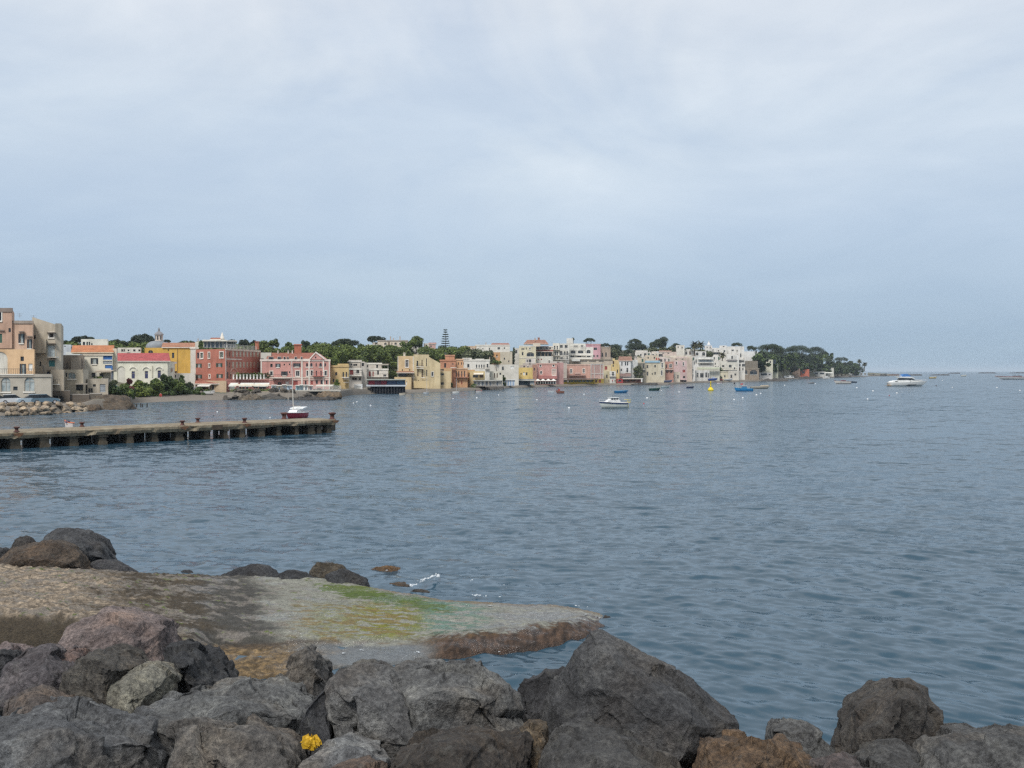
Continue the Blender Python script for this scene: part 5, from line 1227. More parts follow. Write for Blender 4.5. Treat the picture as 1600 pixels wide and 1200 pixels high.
def town_mid():
    V = V4
    b = Bld(V, 'house', 'tall yellow house with slim balcony doors and white corner edges', 700, 14)
    Y = (.62, .47, .26); YL = (.66, .54, .33)
    b.block([(492, 14.6), (690, 14)], 450, (.60, .45, .26), [(607, 545, 38, 88, 'w'), (550, 626, 14, 18, 'dark'), (641, 624, 14, 18, 'dark')], 9, pil=[(496, 8, TRIM), (686, 8, TRIM)])
    b.block([(690.5, 14), (882, 15.5)], 446, YL, [(738, 545, 20, 70, 'dark'), (796, 540, 13, 84, 'wood'), (851, 530, 11, 100, 'd'), (744, 662, 15, 84, 'wood'), (800, 668, 15, 100, 'wood'), (855, 662, 14, 78, 'd'), (752, 772, 17, 40, 'wood'), (856, 776, 15, 34, 'wood')], 9, parapet=.35)
    b.block([(882.5, 15.5), (1024, 16)], 462, YL, [(888, 530, 12, 34), (952, 526, 12, 30, 'w'), (925, 676, 22, 50, 'w')], 8, yt2=540)
    b.block([(882, 13.5), (1155, 13.5)], 640, (.64, .51, .31), [(1040, 680, 60, 28, 'd'), (1000, 680, 20, 28), (1048, 795, 38, 34, 'd'), (925, 680, 20, 44, 'w')], 6)
    b.block([(450, 10.5), (662, 10.5)], 714, (.62, .48, .28), [(600, 790, 14, 44, 'white'), (684, 815, 8, 28)], 5)
    b.tile_roof(484, 690, 664, 645, 11.0, 3.6, (.34, .17, .10), 0, .15); b.box(500, 600, 668, 702, 13.4, .2, (.05, .05, .05), 'window', glassm())
    for x0, x1, y in ((722, 812, 584), (725, 815, 604), (784, 830, 720)): b.balcony(x0, x1, y, 14.4, 7, .7)
    b.balcony(660, 704, 714, 13, 7, .9); b.chimney(575, 420, 450, 24, 17, (.6, .55, .45)); b.chimney(740, 425, 446, 16, 18, (.6, .55, .45)); b.antenna(1087, 405, 440, 20)
    b.balcony(700, 880, 440, 17, 6, .2)
    b.box(690, 882, 760, 850, 12.2, 1.2, (.60, .47, .26), 'ground_terrace')
    b = Bld(V, 'house', 'terracotta house with small square tower behind yellow house', 1110, 22)
    TC = (.46, .225, .135)
    b.block([(1020, 22), (1216, 22)], 500, TC, [(1084, 568, 24, 58, 'd'), (1180, 550, 20, 14, 'd')], 9, cornice=(.46, .22, .13))
    b.block([(1086, 25), (1202, 25)], 440, (.50, .24, .14), [], 6, cornice=(.48, .25, .16))
    b.block([(1000, 18), (1168, 18)], 604, (.52, .34, .18), [(1040, 625, 60, 20, 'd')], 5)
    b.balcony(1150, 1225, 596, 21.5, 7, .8)
    b = Bld(V, 'house', 'peach house with four dark arched doors on one balcony', 1265, 14)
    b.block([(1166, 14.5), (1364, 14.5)], 604, (.58, .34, .19), [(1219, 674, 22, 74, 'a'), (1255, 676, 13, 74, 'a'), (1292, 676, 13, 74, 'a'), (1328, 674, 15, 74, 'a'), (1254, 770, 10, 40, 'dark'), (1292, 780, 14, 50, 'red'), (1220, 780, 12, 40)], 9, cornice=(.60, .42, .28))
    b.block([(1214, 19), (1312, 19)], 490, (.60, .36, .20), [(1251, 545, 11, 34, 'd'), (1289, 545, 11, 34, 'd')], 7, cornice=(.60, .42, .28))
    b.balcony(1200, 1382, 716, 14.5, 8, 1.1, (.45, .22, .15), (.20, .08, .06))
    b = Bld(V, 'house', 'narrow orange house right of the peach house', 1405, 17)
    b.block([(1364.5, 17), (1455, 17)], 622, (.58, .38, .19), [(1390, 680, 14, 40), (1425, 680, 14, 40), (1400, 780, 30, 40, 'wood')], 8)
    V = V5
    b = Bld(V, 'house', 'long white house with tile strip roof on the skyline', 215, 88)
    b.block([(20, 88), (412, 88)], 284, (.69, .67, .61), [(52, 325, 10, 16, 'w'), (105, 325, 10, 16, 'w'), (286, 322, 28, 26, 'd'), (350, 320, 12, 20), (180, 325, 12, 18)], 10, cornice=TRIM)
    b.tile_roof(200, 405, 286, 266, 88, 10, (.36, .17, .13), .06, .2); b.chimney(140, 262, 285, 10, 92); b.antenna(60, 255, 285, 92)
    b.block([(-80, 92), (20, 92)], 300, (.55, .42, .30), [(-20, 325, 20, 16), (-50, 325, 16, 16)], 8); b.block([(-90, 86), (10, 86)], 372, (.62, .58, .52), [(-60, 395, 40, 20), (-10, 395, 24, 20)], 6)
    b = Bld(V, 'house', 'small orange flat roofed house in front of the long white one', 215, 58)
    b.block([(130, 58), (302, 58)], 374, (.54, .31, .15), [(190, 402, 40, 18, 'd'), (265, 405, 16, 24, 'a')], 7, parapet=.25)
    b = Bld(V, 'house', 'plain pale stone house with blank weathered wall', 370, 62)
    b.block([(302.5, 62), (440, 62)], 362, (.53, .48, .38), [(350, 440, 14, 24), (400, 470, 12, 20)], 8)
    b = Bld(V, 'house', 'white house with a row of four dark pointed windows', 75, 22)
    b.block([(-110, 24), (182, 24)], 452, (.70, .68, .62), [(34, 525, 15, 38, 'a'), (63, 525, 13, 38, 'a'), (92, 525, 13, 38, 'a'), (118, 525, 13, 38, 'a'), (158, 520, 18, 44, 'w'), (-60, 520, 24, 40)], 9, cornice=TRIM)
    b.block([(20, 27), (120, 27)], 440, (.66, .64, .58), [], 5); b.balcony(130, 180, 556, 24, 8, .8); b.chimney(182, 430, 455, 10, 26)
    b = Bld(V, 'house', 'upper white house with dark balcony loggias above the peach house', -75, 34)
    b.block([(-128, 34), (-20, 34)], 430, (.64, .61, .55), [(-100, 450, 40, 18), (-60, 450, 30, 18), (-100, 490, 50, 16), (-50, 490, 24, 16)], 6); b.balcony(-126, -40, 478, 34, 7, .8)
    b = Bld(V, 'shop', 'pale yellow shopfront with cream awning on the quay', 60, 8, 'shop')
    b.block([(-45, 9), (128, 9)], 582, (.60, .48, .26), [(20, 640, 60, 30, 'd'), (90, 640, 40, 30, 'wood'), (-20, 640, 20, 30)], 6); b.awning(0, 110, 600, 612, 9, 1.6, (.68, .62, .52), 'awning', False)
    b = Bld(V, 'house', 'low white terrace house with three dark doors beside the yellow house', 260, 16)
    b.block([(180, 19), (512, 19)], 512, (.64, .61, .54), [(333, 550, 20, 40, 'd'), (440, 540, 40, 30, 'white')], 7, parapet=.2)
    b.block([(128.5, 13), (330, 13)], 582, (.64, .60, .50), [(238, 630, 12, 52, 'wood'), (268, 630, 12, 52, 'wood'), (304, 612, 20, 24, 'd'), (180, 630, 20, 34, 'green')], 6)
    b = Bld(V, 'house', 'bright yellow two part house by the beach', 510, 9)
    b.block([(352, 10), (492, 10)], 574, (.55, .36, .10), [(405, 566, 10, 14), (460, 612, 40, 36, 'w'), (411, 614, 18, 14, 'dark')], 7, cornice=(.55, .40, .18))
    b.block([(492.5, 9.5), (672, 9.5)], 548, (.66, .49, .18), [(574, 612, 26, 34, 'white'), (603, 612, 18, 34, 'd'), (540, 612, 12, 20)], 8, parapet=.25)
    b.block([(395, 13), (478, 13)], 552, (.50, .33, .12), [(404, 566, 10, 16), (446, 566, 24, 16)], 5)
    b = Bld(V, 'house', 'brownish pink narrow house squeezed behind the yellow house', 630, 22)
    b.block([(530, 22), (668, 22)], 512, (.50, .42, .36), [(575, 530, 18, 20), (618, 532, 14, 22, 'w')], 7); b.block([(668.5, 20), (718, 20)], 505, (.36, .20, .15), [(690, 560, 14, 30)], 8)
    b = Bld(V, 'house', 'cream villa with wide orange arched window and tiled hip roof', 620, 58)
    b.block([(518, 58), (708, 58)], 292, (.66, .61, .45), [(557, 384, 20, 38, 'd'), (645, 390, 84, 48, 'arch_o'), (560, 330, 36, 16, 'd'), (600, 325, 10, 24), (640, 325, 14, 24, 'w'), (690, 470, 16, 28)], 10, bands=[(300, 6, TRIM), (432, 8, TRIM)])
    b.tile_roof(578, 842, 276, 230, 64, 9, (.34, .17, .115), .14, .4); b.box(676, 760, 262, 300, 63, 6, (.62, .54, .44), 'attic'); b.chimney(740, 206, 240, 22, 68, (.45, .22, .15)); b.chimney(698, 214, 240, 12, 66, (.45, .3, .2))
    b.block([(590, 50), (700, 50)], 440, (.62, .58, .54), [(640, 465, 30, 36, 'd'), (610, 465, 14, 30)], 5)
    b.block([(455, 66), (518, 66)], 320, (.58, .57, .54), [(485, 360, 24, 40)], 8)
    b = Bld(V, 'house', 'white house with long tiled veranda roof and dark terrace opening', 800, 56)
    b.block([(708.5, 60), (902, 60)], 300, (.68, .64, .54), [(728, 318, 26, 26, 'd'), (768, 318, 26, 26, 'd'), (830, 320, 24, 24, 'w'), (870, 322, 20, 20)], 8, cornice=TRIM)
    b.tile_roof(706, 898, 362, 343, 54, 5, (.30, .11, .075), 0, .2); b.box(712, 895, 366, 412, 57.5, .3, (.03, .04, .05), 'terrace_shade_sheet', glassm())  # dark sheet stands in for the shade inside the open terrace
    for x in (720, 765, 810, 845, 890): b.box(x - 3, x + 3, 364, 412, 54.5, .2, (.4, .33, .25), 'post')
    b.block([(700, 53), (902, 53)], 412, (.68, .66, .60), [(738, 448, 14, 16, 'red'), (770, 448, 14, 16, 'red'), (706, 460, 14, 26), (860, 470, 20, 20)], 5)
    b = Bld(V, 'apartment_house', 'white four storey house with stacked balconies', 990, 56)
    b.block([(900, 56), (975, 56)], 264, (.70, .67, .58), [(922, 315, 16, 44, 'd'), (951, 315, 16, 44, 'd'), (930, 380, 20, 46, 'd'), (952, 380, 16, 46, 'd'), (924, 434, 16, 28), (954, 434, 16, 28)], 9)
    b.block([(975.5, 57), (1085, 57)], 272, (.68, .66, .60), [(998, 302, 30, 36, 'd'), (1052, 302, 34, 36, 'd'), (992, 376, 34, 48, 'd'), (1036, 376, 16, 40), (1064, 376, 14, 46, 'd'), (1000, 434, 30, 26), (1064, 430, 14, 30)], 9, parapet=.2)
    for y in (336, 402, 450): b.balcony(902, 1082, y, 56, 8, 1.2, TRIM, (.5, .5, .48))
    b.box(1056, 1130, 208, 266, 62, 3, (.70, .69, .64), 'roof_room'); b.antenna(890, 245, 270, 60)
    b = Bld(V, 'apartment_house', 'white arcaded house with arched balcony windows', 1200, 55)
    b.block([(1085.5, 55), (1272, 55)], 275, (.71, .69, .62), [(1130, 366, 56, 52, 'arch'), (1216, 366, 62, 54, 'arch'), (1120, 422, 40, 30, 'd'), (1200, 420, 46, 30, 'd'), (1160, 300, 50, 20, 'w'), (1232, 300, 30, 24, 'w'), (1110, 440, 16, 26)], 9, bands=[(300, 4, TRIM), (345, 4, TRIM)], parapet=.3)
    b.block([(1272.5, 55.5), (1360, 55.5)], 316, (.70, .68, .62), [(1306, 364, 46, 50, 'arch'), (1308, 422, 42, 30, 'd')], 8, parapet=.3)
    b.balcony(1090, 1355, 400, 54.8, 7, 1.1, TRIM, TRIM, True); b.balcony(1090, 1350, 446, 54, 7, 1.1, TRIM, TRIM, True)
    b = Bld(V, 'house', 'bubblegum pink house beside the white arcaded one', 1395, 60)
    b.block([(1276, 62), (1442, 62)], 274, (.62, .36, .40), [(1384, 328, 38, 28, 'd'), (1368, 410, 18, 24, 'd'), (1408, 410, 20, 24, 'd')], 9, cornice=(.60, .36, .36))
    b = Bld(V, 'house', 'sandy stone house with two dark doorways under pine trees', 1495, 60)
    b.block([(1442.5, 60), (1556, 60)], 306, (.42, .34, .27), [(1464, 396, 15, 48, 'd'), (1505, 394, 18, 48, 'd')], 8, cornice=(.44, .38, .3))
    # terraces in front of the upper row
    b = Bld(V, 'terrace', 'long cream terrace wall with parapet below the arcaded house', 1350, 38, 'terrace')
    b.block([(1060, 40), (1580, 40)], 448, (.50, .44, .36), [(1250, 470, 80, 10), (1350, 470, 80, 10), (1450, 470, 60, 10)], 6); b.balcony(1180, 1580, 446, 40, 7, .5, (.62, .56, .46), (.5, .46, .38))
    b.box(1115, 1210, 446, 468, 37, 3, (.62, .63, .60), 'white_awning')
    b = Bld(V, 'terrace', 'grey cluttered roof terrace behind the pink beach houses', 870, 30, 'terrace')
    b.block([(560, 30), (1060, 30)], 490, (.48, .43, .38), [(640, 500, 20, 14), (760, 500, 20, 12), (870, 500, 20, 12)], 8); b.block([(830, 33), (1010, 33)], 470, (.50, .46, .42), [(860, 480, 14, 14), (960, 480, 30, 10)], 5)
    # pink beach houses
    b = Bld(V, 'house', 'pink beach house with white framed windows, left of its pink neighbour', 840, 10)
    PKB = (.55, .305, .265)
    b.block([(716, 10), (948, 10)], 496, PKB, [(760, 520, 16, 22, 'w'), (908, 515, 20, 28, 'w'), (767, 597, 20, 32, 'w'), (914, 596, 42, 66, 'beigew')], 8, cornice=(.56, .34, .28), bands=[(637, 6, (.34, .15, .13))], pil=[(720, 6, TRIM)])
    b.block([(948.5, 13), (1022, 14)], 484, (.54, .31, .28), [], 8)
    b.box(716, 950, 640, 668, 8.6, 1.2, (.46, .20, .18), 'lower_wall'); 
    b = Bld(V, 'house', 'wide pink beach house with pale gridded end bay above the beach bar', 1250, 9)
    b.block([(1022, 15), (1328, 15)], 506, (.57, .345, .275), [(1108, 580, 22, 46, 'w'), (1252, 578, 22, 46, 'w'), (1110, 650, 12, 14, 'dark')], 8, cornice=(.60, .42, .34), pil=[(1028, 5, TRIM), (1180, 4, (.56, .38, .32))])
    b.awning(1086, 1276, 622, 632, 15, 1.5, (.20, .12, .10), 'awning', False); b.box(1150, 1214, 596, 612, 14.7, .25, (.60, .42, .36), 'plaque')
    b.block([(1328.5, 14.8), (1476, 20)], 497, (.60, .39, .33), [(1408, 585, 0, 0)], 8, pil=[(1333, 7, TRIM), (1371, 5, TRIM), (1440, 5, TRIM), (1470, 5, TRIM)], bands=[(610, 6, TRIM), (502, 8, TRIM)], name='end_bay')
    b = Bld(V, 'beach_bar', 'yellow fronted beach bar with dark glazed openings under the wide pink house', 1220, 2.5, 'beach bar')
    b.block([(1000, -8), (1372, 10.6)], 682, (.50, .33, .03), [(1030 + 44 * i, 694, 36, 18, 'dark') for i in range(8)], 4)
    b.block([(1372.5, 10.8), (1478, 16)], 668, (.48, .33, .06), [(1395, 695, 30, 34, 'wood'), (1435, 695, 30, 34, 'red')], 4)
    Da, Db = b.D(-10), b.D(9.0); q = MB(); q.prism([P(vx(V, 985), vy(V, 675), Da), P(vx(V, 1375), vy(V, 675), Db), P(vx(V, 1375), vy(V, 675), Db) + Vector((2, 5, 0)), P(vx(V, 985), vy(V, 675), Da) + Vector((0, 6, 0))], (0, 0, .4)); q.build('roof', plain('bar_roof', (.26, .18, .15), .8), b.e)
    b = Bld(V, 'marquee', 'white canvas marquee on the beach before the pink house', 820, 1.8, 'marquee')
    D0 = b.D(1.8); m = MB()
    for i in range(4):
        x0, x1 = 700 + 60 * i, 762 + 60 * i; a, c_ = P(vx(V, x0), vy(V, 690), D0), P(vx(V, x1), vy(V, 690), D0); zt = ZW(vy(V, 668), D0); q = Vector(((a.x + c_.x) / 2, D0 + 2, zt))
        m.add([a, c_, c_ + Vector((0, 4, 0)), a + Vector((0, 4, 0)), q], [(0, 1, 4), (1, 2, 4), (2, 3, 4), (3, 0, 4)])
    m.build('canopy', plain('canvas', (.72, .71, .66), .8), b.e, fix=True)
    for i in range(9): b.box(702 + 29 * i - 2, 702 + 29 * i + 2, 690, 726, 2.0, .15, (.6, .6, .57), 'post')
    b.box(705, 940, 700, 730, 5, .2, (.30, .28, .27), 'back_wall', plain('dim_wall', (.24, .23, .22), .9))
    b = Bld(V, 'bathing_platform', 'grey wooden bathing platform on stilts with white cabins', 160, -4, 'bathing platform')
    D0 = b.D(-4); b.box(-10, 340, 745, 756, -5, 8, (.24, .22, .20), 'deck')
    for i in range(24): b.box(40 + 13 * i - 3, 40 + 13 * i + 3, 756, 800, -4.6 + (i % 2) * 3, .25, (.06, .05, .045), 'stilt', plain('stilt', (.06, .05, .045), .8))
    for x0, x1, c_ in ((0, 40, (.62, .64, .63)), (44, 84, (.66, .66, .62)), (86, 126, (.55, .58, .58)), (130, 170, (.34, .32, .29)), (172, 250, (.44, .43, .40)), (252, 325, (.52, .52, .49))): 
        q = b.box(x0, x1, 694, 745, -2.5, 3, c_, 'cabin'); b.box(x0 + 10, x0 + 24, 706, 745, -2.6, .06, (.1, .1, .1), 'door', plain('cabin_door', (.10, .13, .17), .6), q)
    b.box(-8, 330, 684, 694, -3.4, 5, (.40, .40, .37), 'roof')
    b = Bld(V, 'bathing_cabins', 'row of white and blue striped bathing cabins on the shore', 405, 1, 'bathing cabins')
    for i in range(10): b.box(332 + 14 * i, 344 + 14 * i, 684, 746, 1, 2.5, (.62, .66, .70) if i % 2 else (.22, .36, .56), 'cabin')
    b.box(328, 474, 676, 684, .6, 3.4, (.66, .67, .66), 'roof')
    b = Bld(V, 'boat_shed', 'pale blue grey shed row between striped cabins and the white marquee', 570, 2, 'shed')
    b.block([(478, 2.5), (640, 2.5)], 690, (.42, .48, .54), [(520, 715, 24, 30, 'dark'), (560, 715, 24, 30, 'grey'), (600, 715, 30, 30, 'teal')], 4); b.tile_roof(478, 690, 690, 676, 2.5, 4, (.26, .27, .27), 0, .2); b.box(640, 692, 692, 735, 3, 3, (.34, .36, .36), 'annex')
def town_right():
    V = V6
    def H(name, label, x, d, blocks, extra=None, cat='house'):
        b = Bld(V, name, label, x, d, cat)
        for args, kw in blocks: b.block(*args, **kw)
        if extra: extra(b)
        return b
    k = lambda *a, **kw: (a, kw)
    H('house', 'cream house with yellow upper wall and small white porch', 150, 10, [k([(0, 12), (108, 12)], 515, (.60, .50, .34), [(50, 545, 30, 40, 'red')], 7), k([(108.5, 12.5), (203, 12.5)], 500, (.62, .47, .22), [(132, 520, 14, 26, 'd'), (180, 582, 14, 40, 'a')], 7), k([(20, 8), (105, 8)], 580, (.60, .54, .36), [(60, 640, 16, 40)], 5), k([(92, 7), (160, 7)], 582, (.68, .67, .62), [(130, 612, 26, 44, 'w')], 4)], lambda b: b.balcony(88, 165, 640, 7, 6, .8))
    H('house', 'white house with brown tiled roof and dark paired windows', 265, 13, [k([(200, 13), (332, 13)], 467, (.64, .64, .63), [(231, 498, 14, 42, 'd'), (272, 495, 14, 46, 'd'), (295, 495, 14, 46, 'd'), (224, 567, 16, 26, 'd'), (292, 570, 20, 52, 'd')], 8), k([(332.5, 15), (410, 15)], 455, (.62, .62, .60), [(385, 437, 20, 20)], 7)],
      lambda b: (b.tile_roof(196, 342, 468, 418, 13, 8, (.30, .17, .12), .05, .3), b.chimney(384, 420, 456, 24, 17, (.55, .5, .45)), b.balcony(270, 330, 600, 13, 7, .8), b.box(210, 335, 608, 640, 10, 2, (.30, .20, .18), 'terrace_wall')))
    H('house', 'dark grey stone house with greenery on its terrace', 415, 13, [k([(332, 14), (494, 14)], 485, (.25, .23, .185), [(398, 528, 36, 60, 'd'), (440, 530, 22, 50, 'd'), (474, 525, 14, 50, 'd'), (456, 600, 26, 50, 'd'), (400, 600, 22, 56, 'd'), (355, 570, 14, 60, 'dark')], 8)], lambda b: (b.balcony(380, 492, 565, 14, 7, .9), b.chimney(384, 440, 486, 30, 17, (.3, .27, .22))))
    H('house', 'tall cream house with pale blue roof edge', 605, 12, [k([(495, 12.5), (722, 12.5)], 485, (.60, .54, .41), [(520, 530, 20, 38, 'd'), (608, 525, 16, 32, 'd'), (690, 515, 20, 54, 'w'), (522, 610, 20, 46, 'd'), (608, 605, 14, 32, 'd'), (684, 600, 18, 54, 'w'), (576, 612, 10, 20, 'dark')], 9)],
      lambda b: b.box(493, 664, 462, 484, 12.2, 6, (.34, .50, .60), 'blue_parapet'))
    H('house', 'cream upper house with two red chimney pots', 560, 34, [k([(492, 34), (645, 34)], 400, (.62, .54, .42), [(530, 430, 14, 20), (600, 430, 16, 20)], 8)], lambda b: (b.box(618, 632, 430, 456, 31, .8, (.4, .06, .05), 'red_pot'), b.box(644, 656, 430, 456, 31, .8, (.4, .06, .05), 'red_pot')))
    H('house', 'brick pink house squeezed beside the tall cream one', 768, 14, [k([(722.5, 14), (818, 14)], 472, (.46, .25, .195), [(737, 525, 14, 40, 'd'), (784, 522, 30, 40, 'w'), (745, 590, 14, 30), (790, 590, 14, 30)], 8)], lambda b: b.balcony(724, 816, 565, 14, 7, .9))
    H('house', 'pale pink house with a plain upper wall', 890, 14, [k([(818.5, 14), (968, 14)], 462, (.60, .44, .42), [(850, 490, 14, 34, 'w'), (930, 500, 14, 40, 'w'), (935, 580, 30, 30, 'red'), (938, 650, 26, 26, 'd')], 8)])
    H('house', 'low cream house on the quay before the pale pink house', 810, 7, [k([(728, 7), (892, 7)], 595, (.62, .55, .45), [(765, 640, 14, 44, 'd'), (820, 640, 16, 40, 'w'), (868, 645, 14, 40, 'd')], 5, parapet=.2)])
    H('house', 'narrow white house with green plants on its balconies', 1010, 12, [k([(968.5, 12.5), (1046, 12.5)], 460, (.68, .66, .62), [(1017, 510, 15, 50, 'd'), (985, 520, 12, 30), (1020, 590, 26, 40, 'green'), (990, 650, 16, 40, 'd'), (1030, 655, 14, 40)], 8)], lambda b: (b.balcony(972, 1044, 615, 12.5, 7, .9), b.balcony(972, 1044, 552, 12.5, 7, .9)))
    H('house', 'long low cream house on the upper terrace with a flat roof', 840, 44, [k([(640, 46), (1034, 46)], 404, (.64, .58, .48), [(700, 430, 20, 20), (790, 435, 40, 16, 'wood'), (880, 432, 30, 16), (960, 430, 20, 20)], 8), k([(780, 42), (1030, 42)], 430, (.55, .46, .38), [(850, 446, 20, 12), (920, 446, 20, 12)], 6)])
    H('house', 'white modern house with two glazed balcony floors', 1150, 22, [k([(1034, 24), (1102, 24)], 412, (.70, .69, .66), [(1075, 470, 18, 40, 'w')], 8), k([(1102.5, 24), (1272, 24)], 420, (.68, .67, .63), [(1180, 462, 140, 34, 'grey'), (1180, 500, 120, 14, 'd')], 8)], lambda b: (b.balcony(1100, 1275, 488, 24, 7, 1.2, TRIM, (.40, .45, .47)), b.balcony(1100, 1275, 446, 24, 7, 1.2, TRIM, (.40, .45, .47))))
    H('house', 'white house with vaulted dormers above the glazed balconies', 1120, 40, [k([(1060, 42), (1188, 42)], 356, (.70, .69, .66), [(1085, 385, 30, 34, 'a'), (1160, 385, 34, 40, 'arch')], 7)])
    H('restaurant', 'white seafront restaurant with a long dark window strip and green awning', 1210, 12, [k([(1088, 12), (1342, 12)], 532, (.64, .62, .53), [(1140, 550, 30, 16, 'd'), (1190, 550, 30, 16, 'd'), (1250, 550, 40, 14, 'd'), (1300, 550, 30, 14, 'd')], 8), k([(1050, 10), (1226, 10)], 572, (.64, .63, .60), [(1140, 630, 40, 50, 'd'), (1190, 625, 22, 56, 'd'), (1090, 625, 22, 50, 'w'), (1215, 630, 10, 50)], 8)], lambda b: b.awning(1100, 1340, 540, 552, 12, 1.2, (.36, .38, .28), 'awning', False), 'restaurant')
    H('house', 'low cream quay house with a single dark door behind the yellow buoy', 1330, 8, [k([(1226.5, 8.5), (1440, 8.5)], 585, (.64, .58, .43), [(1285, 615, 22, 26, 'd'), (1366, 655, 12, 24, 'dark'), (1400, 640, 16, 24)], 6, cornice=(.6, .55, .42))])
    H('house', 'white terraced house with slanting outside stair', 1440, 14, [k([(1340, 15), (1545, 15)], 466, (.66, .63, .55), [(1382, 524, 26, 22, 'd'), (1462, 525, 32, 30, 'd'), (1510, 550, 14, 24), (1460, 605, 20, 24, 'd'), (1380, 590, 12, 20)], 8), k([(1440.5, 10), (1560, 10)], 570, (.64, .60, .52), [(1475, 640, 20, 40, 'd'), (1520, 620, 20, 24)], 6)], lambda b: (b.box(1430, 1535, 450, 466, 14.5, 7, (.26, .24, .24), 'roof_shade'), b.balcony(1345, 1540, 566, 15, 7, .9)))
    H('house', 'big white blocky house in upper town, left of its twin', 1335, 52, [k([(1250, 54), (1425, 54)], 322, (.72, .70, .65), [(1265, 346, 12, 30, 'd'), (1396, 355, 20, 26, 'd'), (1330, 350, 12, 16, 'w'), (1300, 380, 90, 26, 'd')], 9, parapet=.3), k([(1340, 58), (1422, 58)], 290, (.70, .68, .64), [(1386, 303, 20, 12)], 6)], lambda b: b.antenna(1420, 260, 292, 60))
    H('house', 'big white blocky house in upper town behind a small palm', 1500, 50, [k([(1425.5, 52), (1620, 52)], 306, (.73, .71, .66), [(1490, 345, 26, 18, 'd'), (1581, 402, 14, 44, 'd'), (1450, 400, 16, 16, 'd'), (1540, 350, 12, 20, 'w'), (1520, 430, 14, 20)], 9, parapet=.3)])
    H('chapel', 'little white chapel with a pointed top on the skyline', 1215, 70, [k([(1172, 72), (1256, 72)], 290, (.68, .66, .64), [(1200, 312, 10, 18, 'a'), (1235, 312, 10, 18, 'a')], 6)], lambda b: (lambda m: (m.lathe([(1.1, 0), (.8, .7), (.3, 1.7), (.08, 2.6)], P(vx(V, 1218), vy(V, 284), b.D(74)), 10), m.build('spire', stucco((.7, .68, .66)), b.e)))(MB()), 'chapel')
    H('house', 'small white cube house on the skyline left of the palms', 890, 70, [k([(846, 72), (942, 72)], 286, (.70, .66, .58), [(870, 310, 12, 20, 'd'), (915, 312, 14, 16, 'w')], 6)])
    H('house', 'small white house under the dark pines of upper town', 452, 66, [k([(385, 68), (525, 68)], 346, (.62, .60, .56), [(420, 362, 20, 14), (470, 362, 20, 14)], 6)])
    H('house', 'white house with pale glazed front under the tall round pine', 595, 66, [k([(540, 67), (650, 67)], 356, (.66, .66, .64), [(600, 375, 40, 16, 'light')], 6)])
    H('house', 'low house with brown roof strip between pines and palms', 720, 66, [k([(652, 68), (850, 68)], 362, (.58, .48, .42), [(700, 378, 20, 12), (760, 378, 20, 12)], 6)], lambda b: b.tile_roof(655, 790, 364, 350, 68, 6, (.34, .19, .14), 0, .2))
    H('bar', 'red and cream beach bar strip along the sand', 370, 2, [k([(170, 2.5), (245, 2.5)], 668, (.34, .05, .05), [(205, 690, 40, 20, 'dark')], 3), k([(245.5, 2), (462, 2)], 672, (.50, .24, .16), [(290, 690, 50, 14, 'dark'), (360, 690, 50, 14, 'wood'), (425, 690, 40, 14, 'red')], 3)], lambda b: (b.box(238, 470, 662, 672, 1.4, 4, (.64, .58, .50), 'roof'), b.box(448, 464, 660, 706, 1.2, .4, (.68, .66, .62), 'pillar')), 'beach bar')
    MT = [('small stone house with dark doorway on the middle terrace, behind the brown tiled white house', 270, 50, 205, 335, 402, (.44, .36, .28), 2), ('cream cube house behind the dark grey stone house', 440, 32, 395, 492, 436, (.60, .53, .42), 2), ('pinkish white house behind the brick pink one', 715, 34, 645, 790, 436, (.63, .55, .50), 3), ('pale rose house behind the plain pale pink one', 905, 32, 850, 975, 424, (.62, .50, .47), 3),
          ('white cube house behind the narrow plant hung house', 1015, 34, 975, 1062, 420, (.70, .68, .64), 2), ('white house at the right of the glazed balconies', 1300, 34, 1262, 1350, 412, (.71, .69, .64), 2), ('small white house tucked left of the little palm', 1300, 24, 1275, 1345, 474, (.70, .67, .60), 2), ('white stepped house below the big white blocky twins', 1480, 36, 1415, 1560, 402, (.72, .70, .65), 3), ('white house behind the slanting outside stair', 1580, 32, 1546, 1630, 446, (.69, .66, .60), 2), ('low white house under the middle pines', 470, 58, 380, 560, 372, (.66, .63, .57), 4), ('low cream house right under the tallest round pine', 620, 56, 560, 690, 378, (.64, .58, .50), 3), ('white house behind the left fan palm', 1000, 58, 940, 1060, 352, (.70, .67, .62), 3), ('small white house below the little chapel', 1215, 58, 1175, 1262, 338, (.71, .69, .65), 2), ('little yellow house between cream shed and white tiled house', 165, 26, 112, 205, 460, (.62, .49, .26), 2)]
    rsw = random.Random(31)
    for lab, xc, d, x0, x1, yt, col, nw in MT:
        ws = []
        for r_ in range(3):
            for i in range(nw):
                if rsw.random() < .8: ws.append((x0 + (x1 - x0) * (i + .5) / nw + rsw.uniform(-5, 5), yt + 24 + 44 * r_, rsw.choice([13, 16, 22]), rsw.choice([22, 30, 36]), rsw.choice(['d', 'd', 'w', 's', 'green', 'wood'])))
        xm = x0 + (x1 - x0) * rsw.uniform(.4, .65)
        H('house', lab, xc, d, [k([(x0, d), (x1, d)], yt, col, ws, 7, parapet=.25), k([(x0 if rsw.random() < .5 else xm, d + 2.5), (x1 if rsw.random() < .5 else xm + 20, d + 2.5)] if False else [(x0 + 8, d + 3), (xm, d + 3)], yt - rsw.uniform(14, 24), tuple(v * .95 for v in col), [], 4)], lambda b, x1=x1, yt=yt, d=d: (b.chimney(x1 - 14, yt - 14, yt + 6, 8, d + 3, (.5, .45, .4)),))
    V = V7
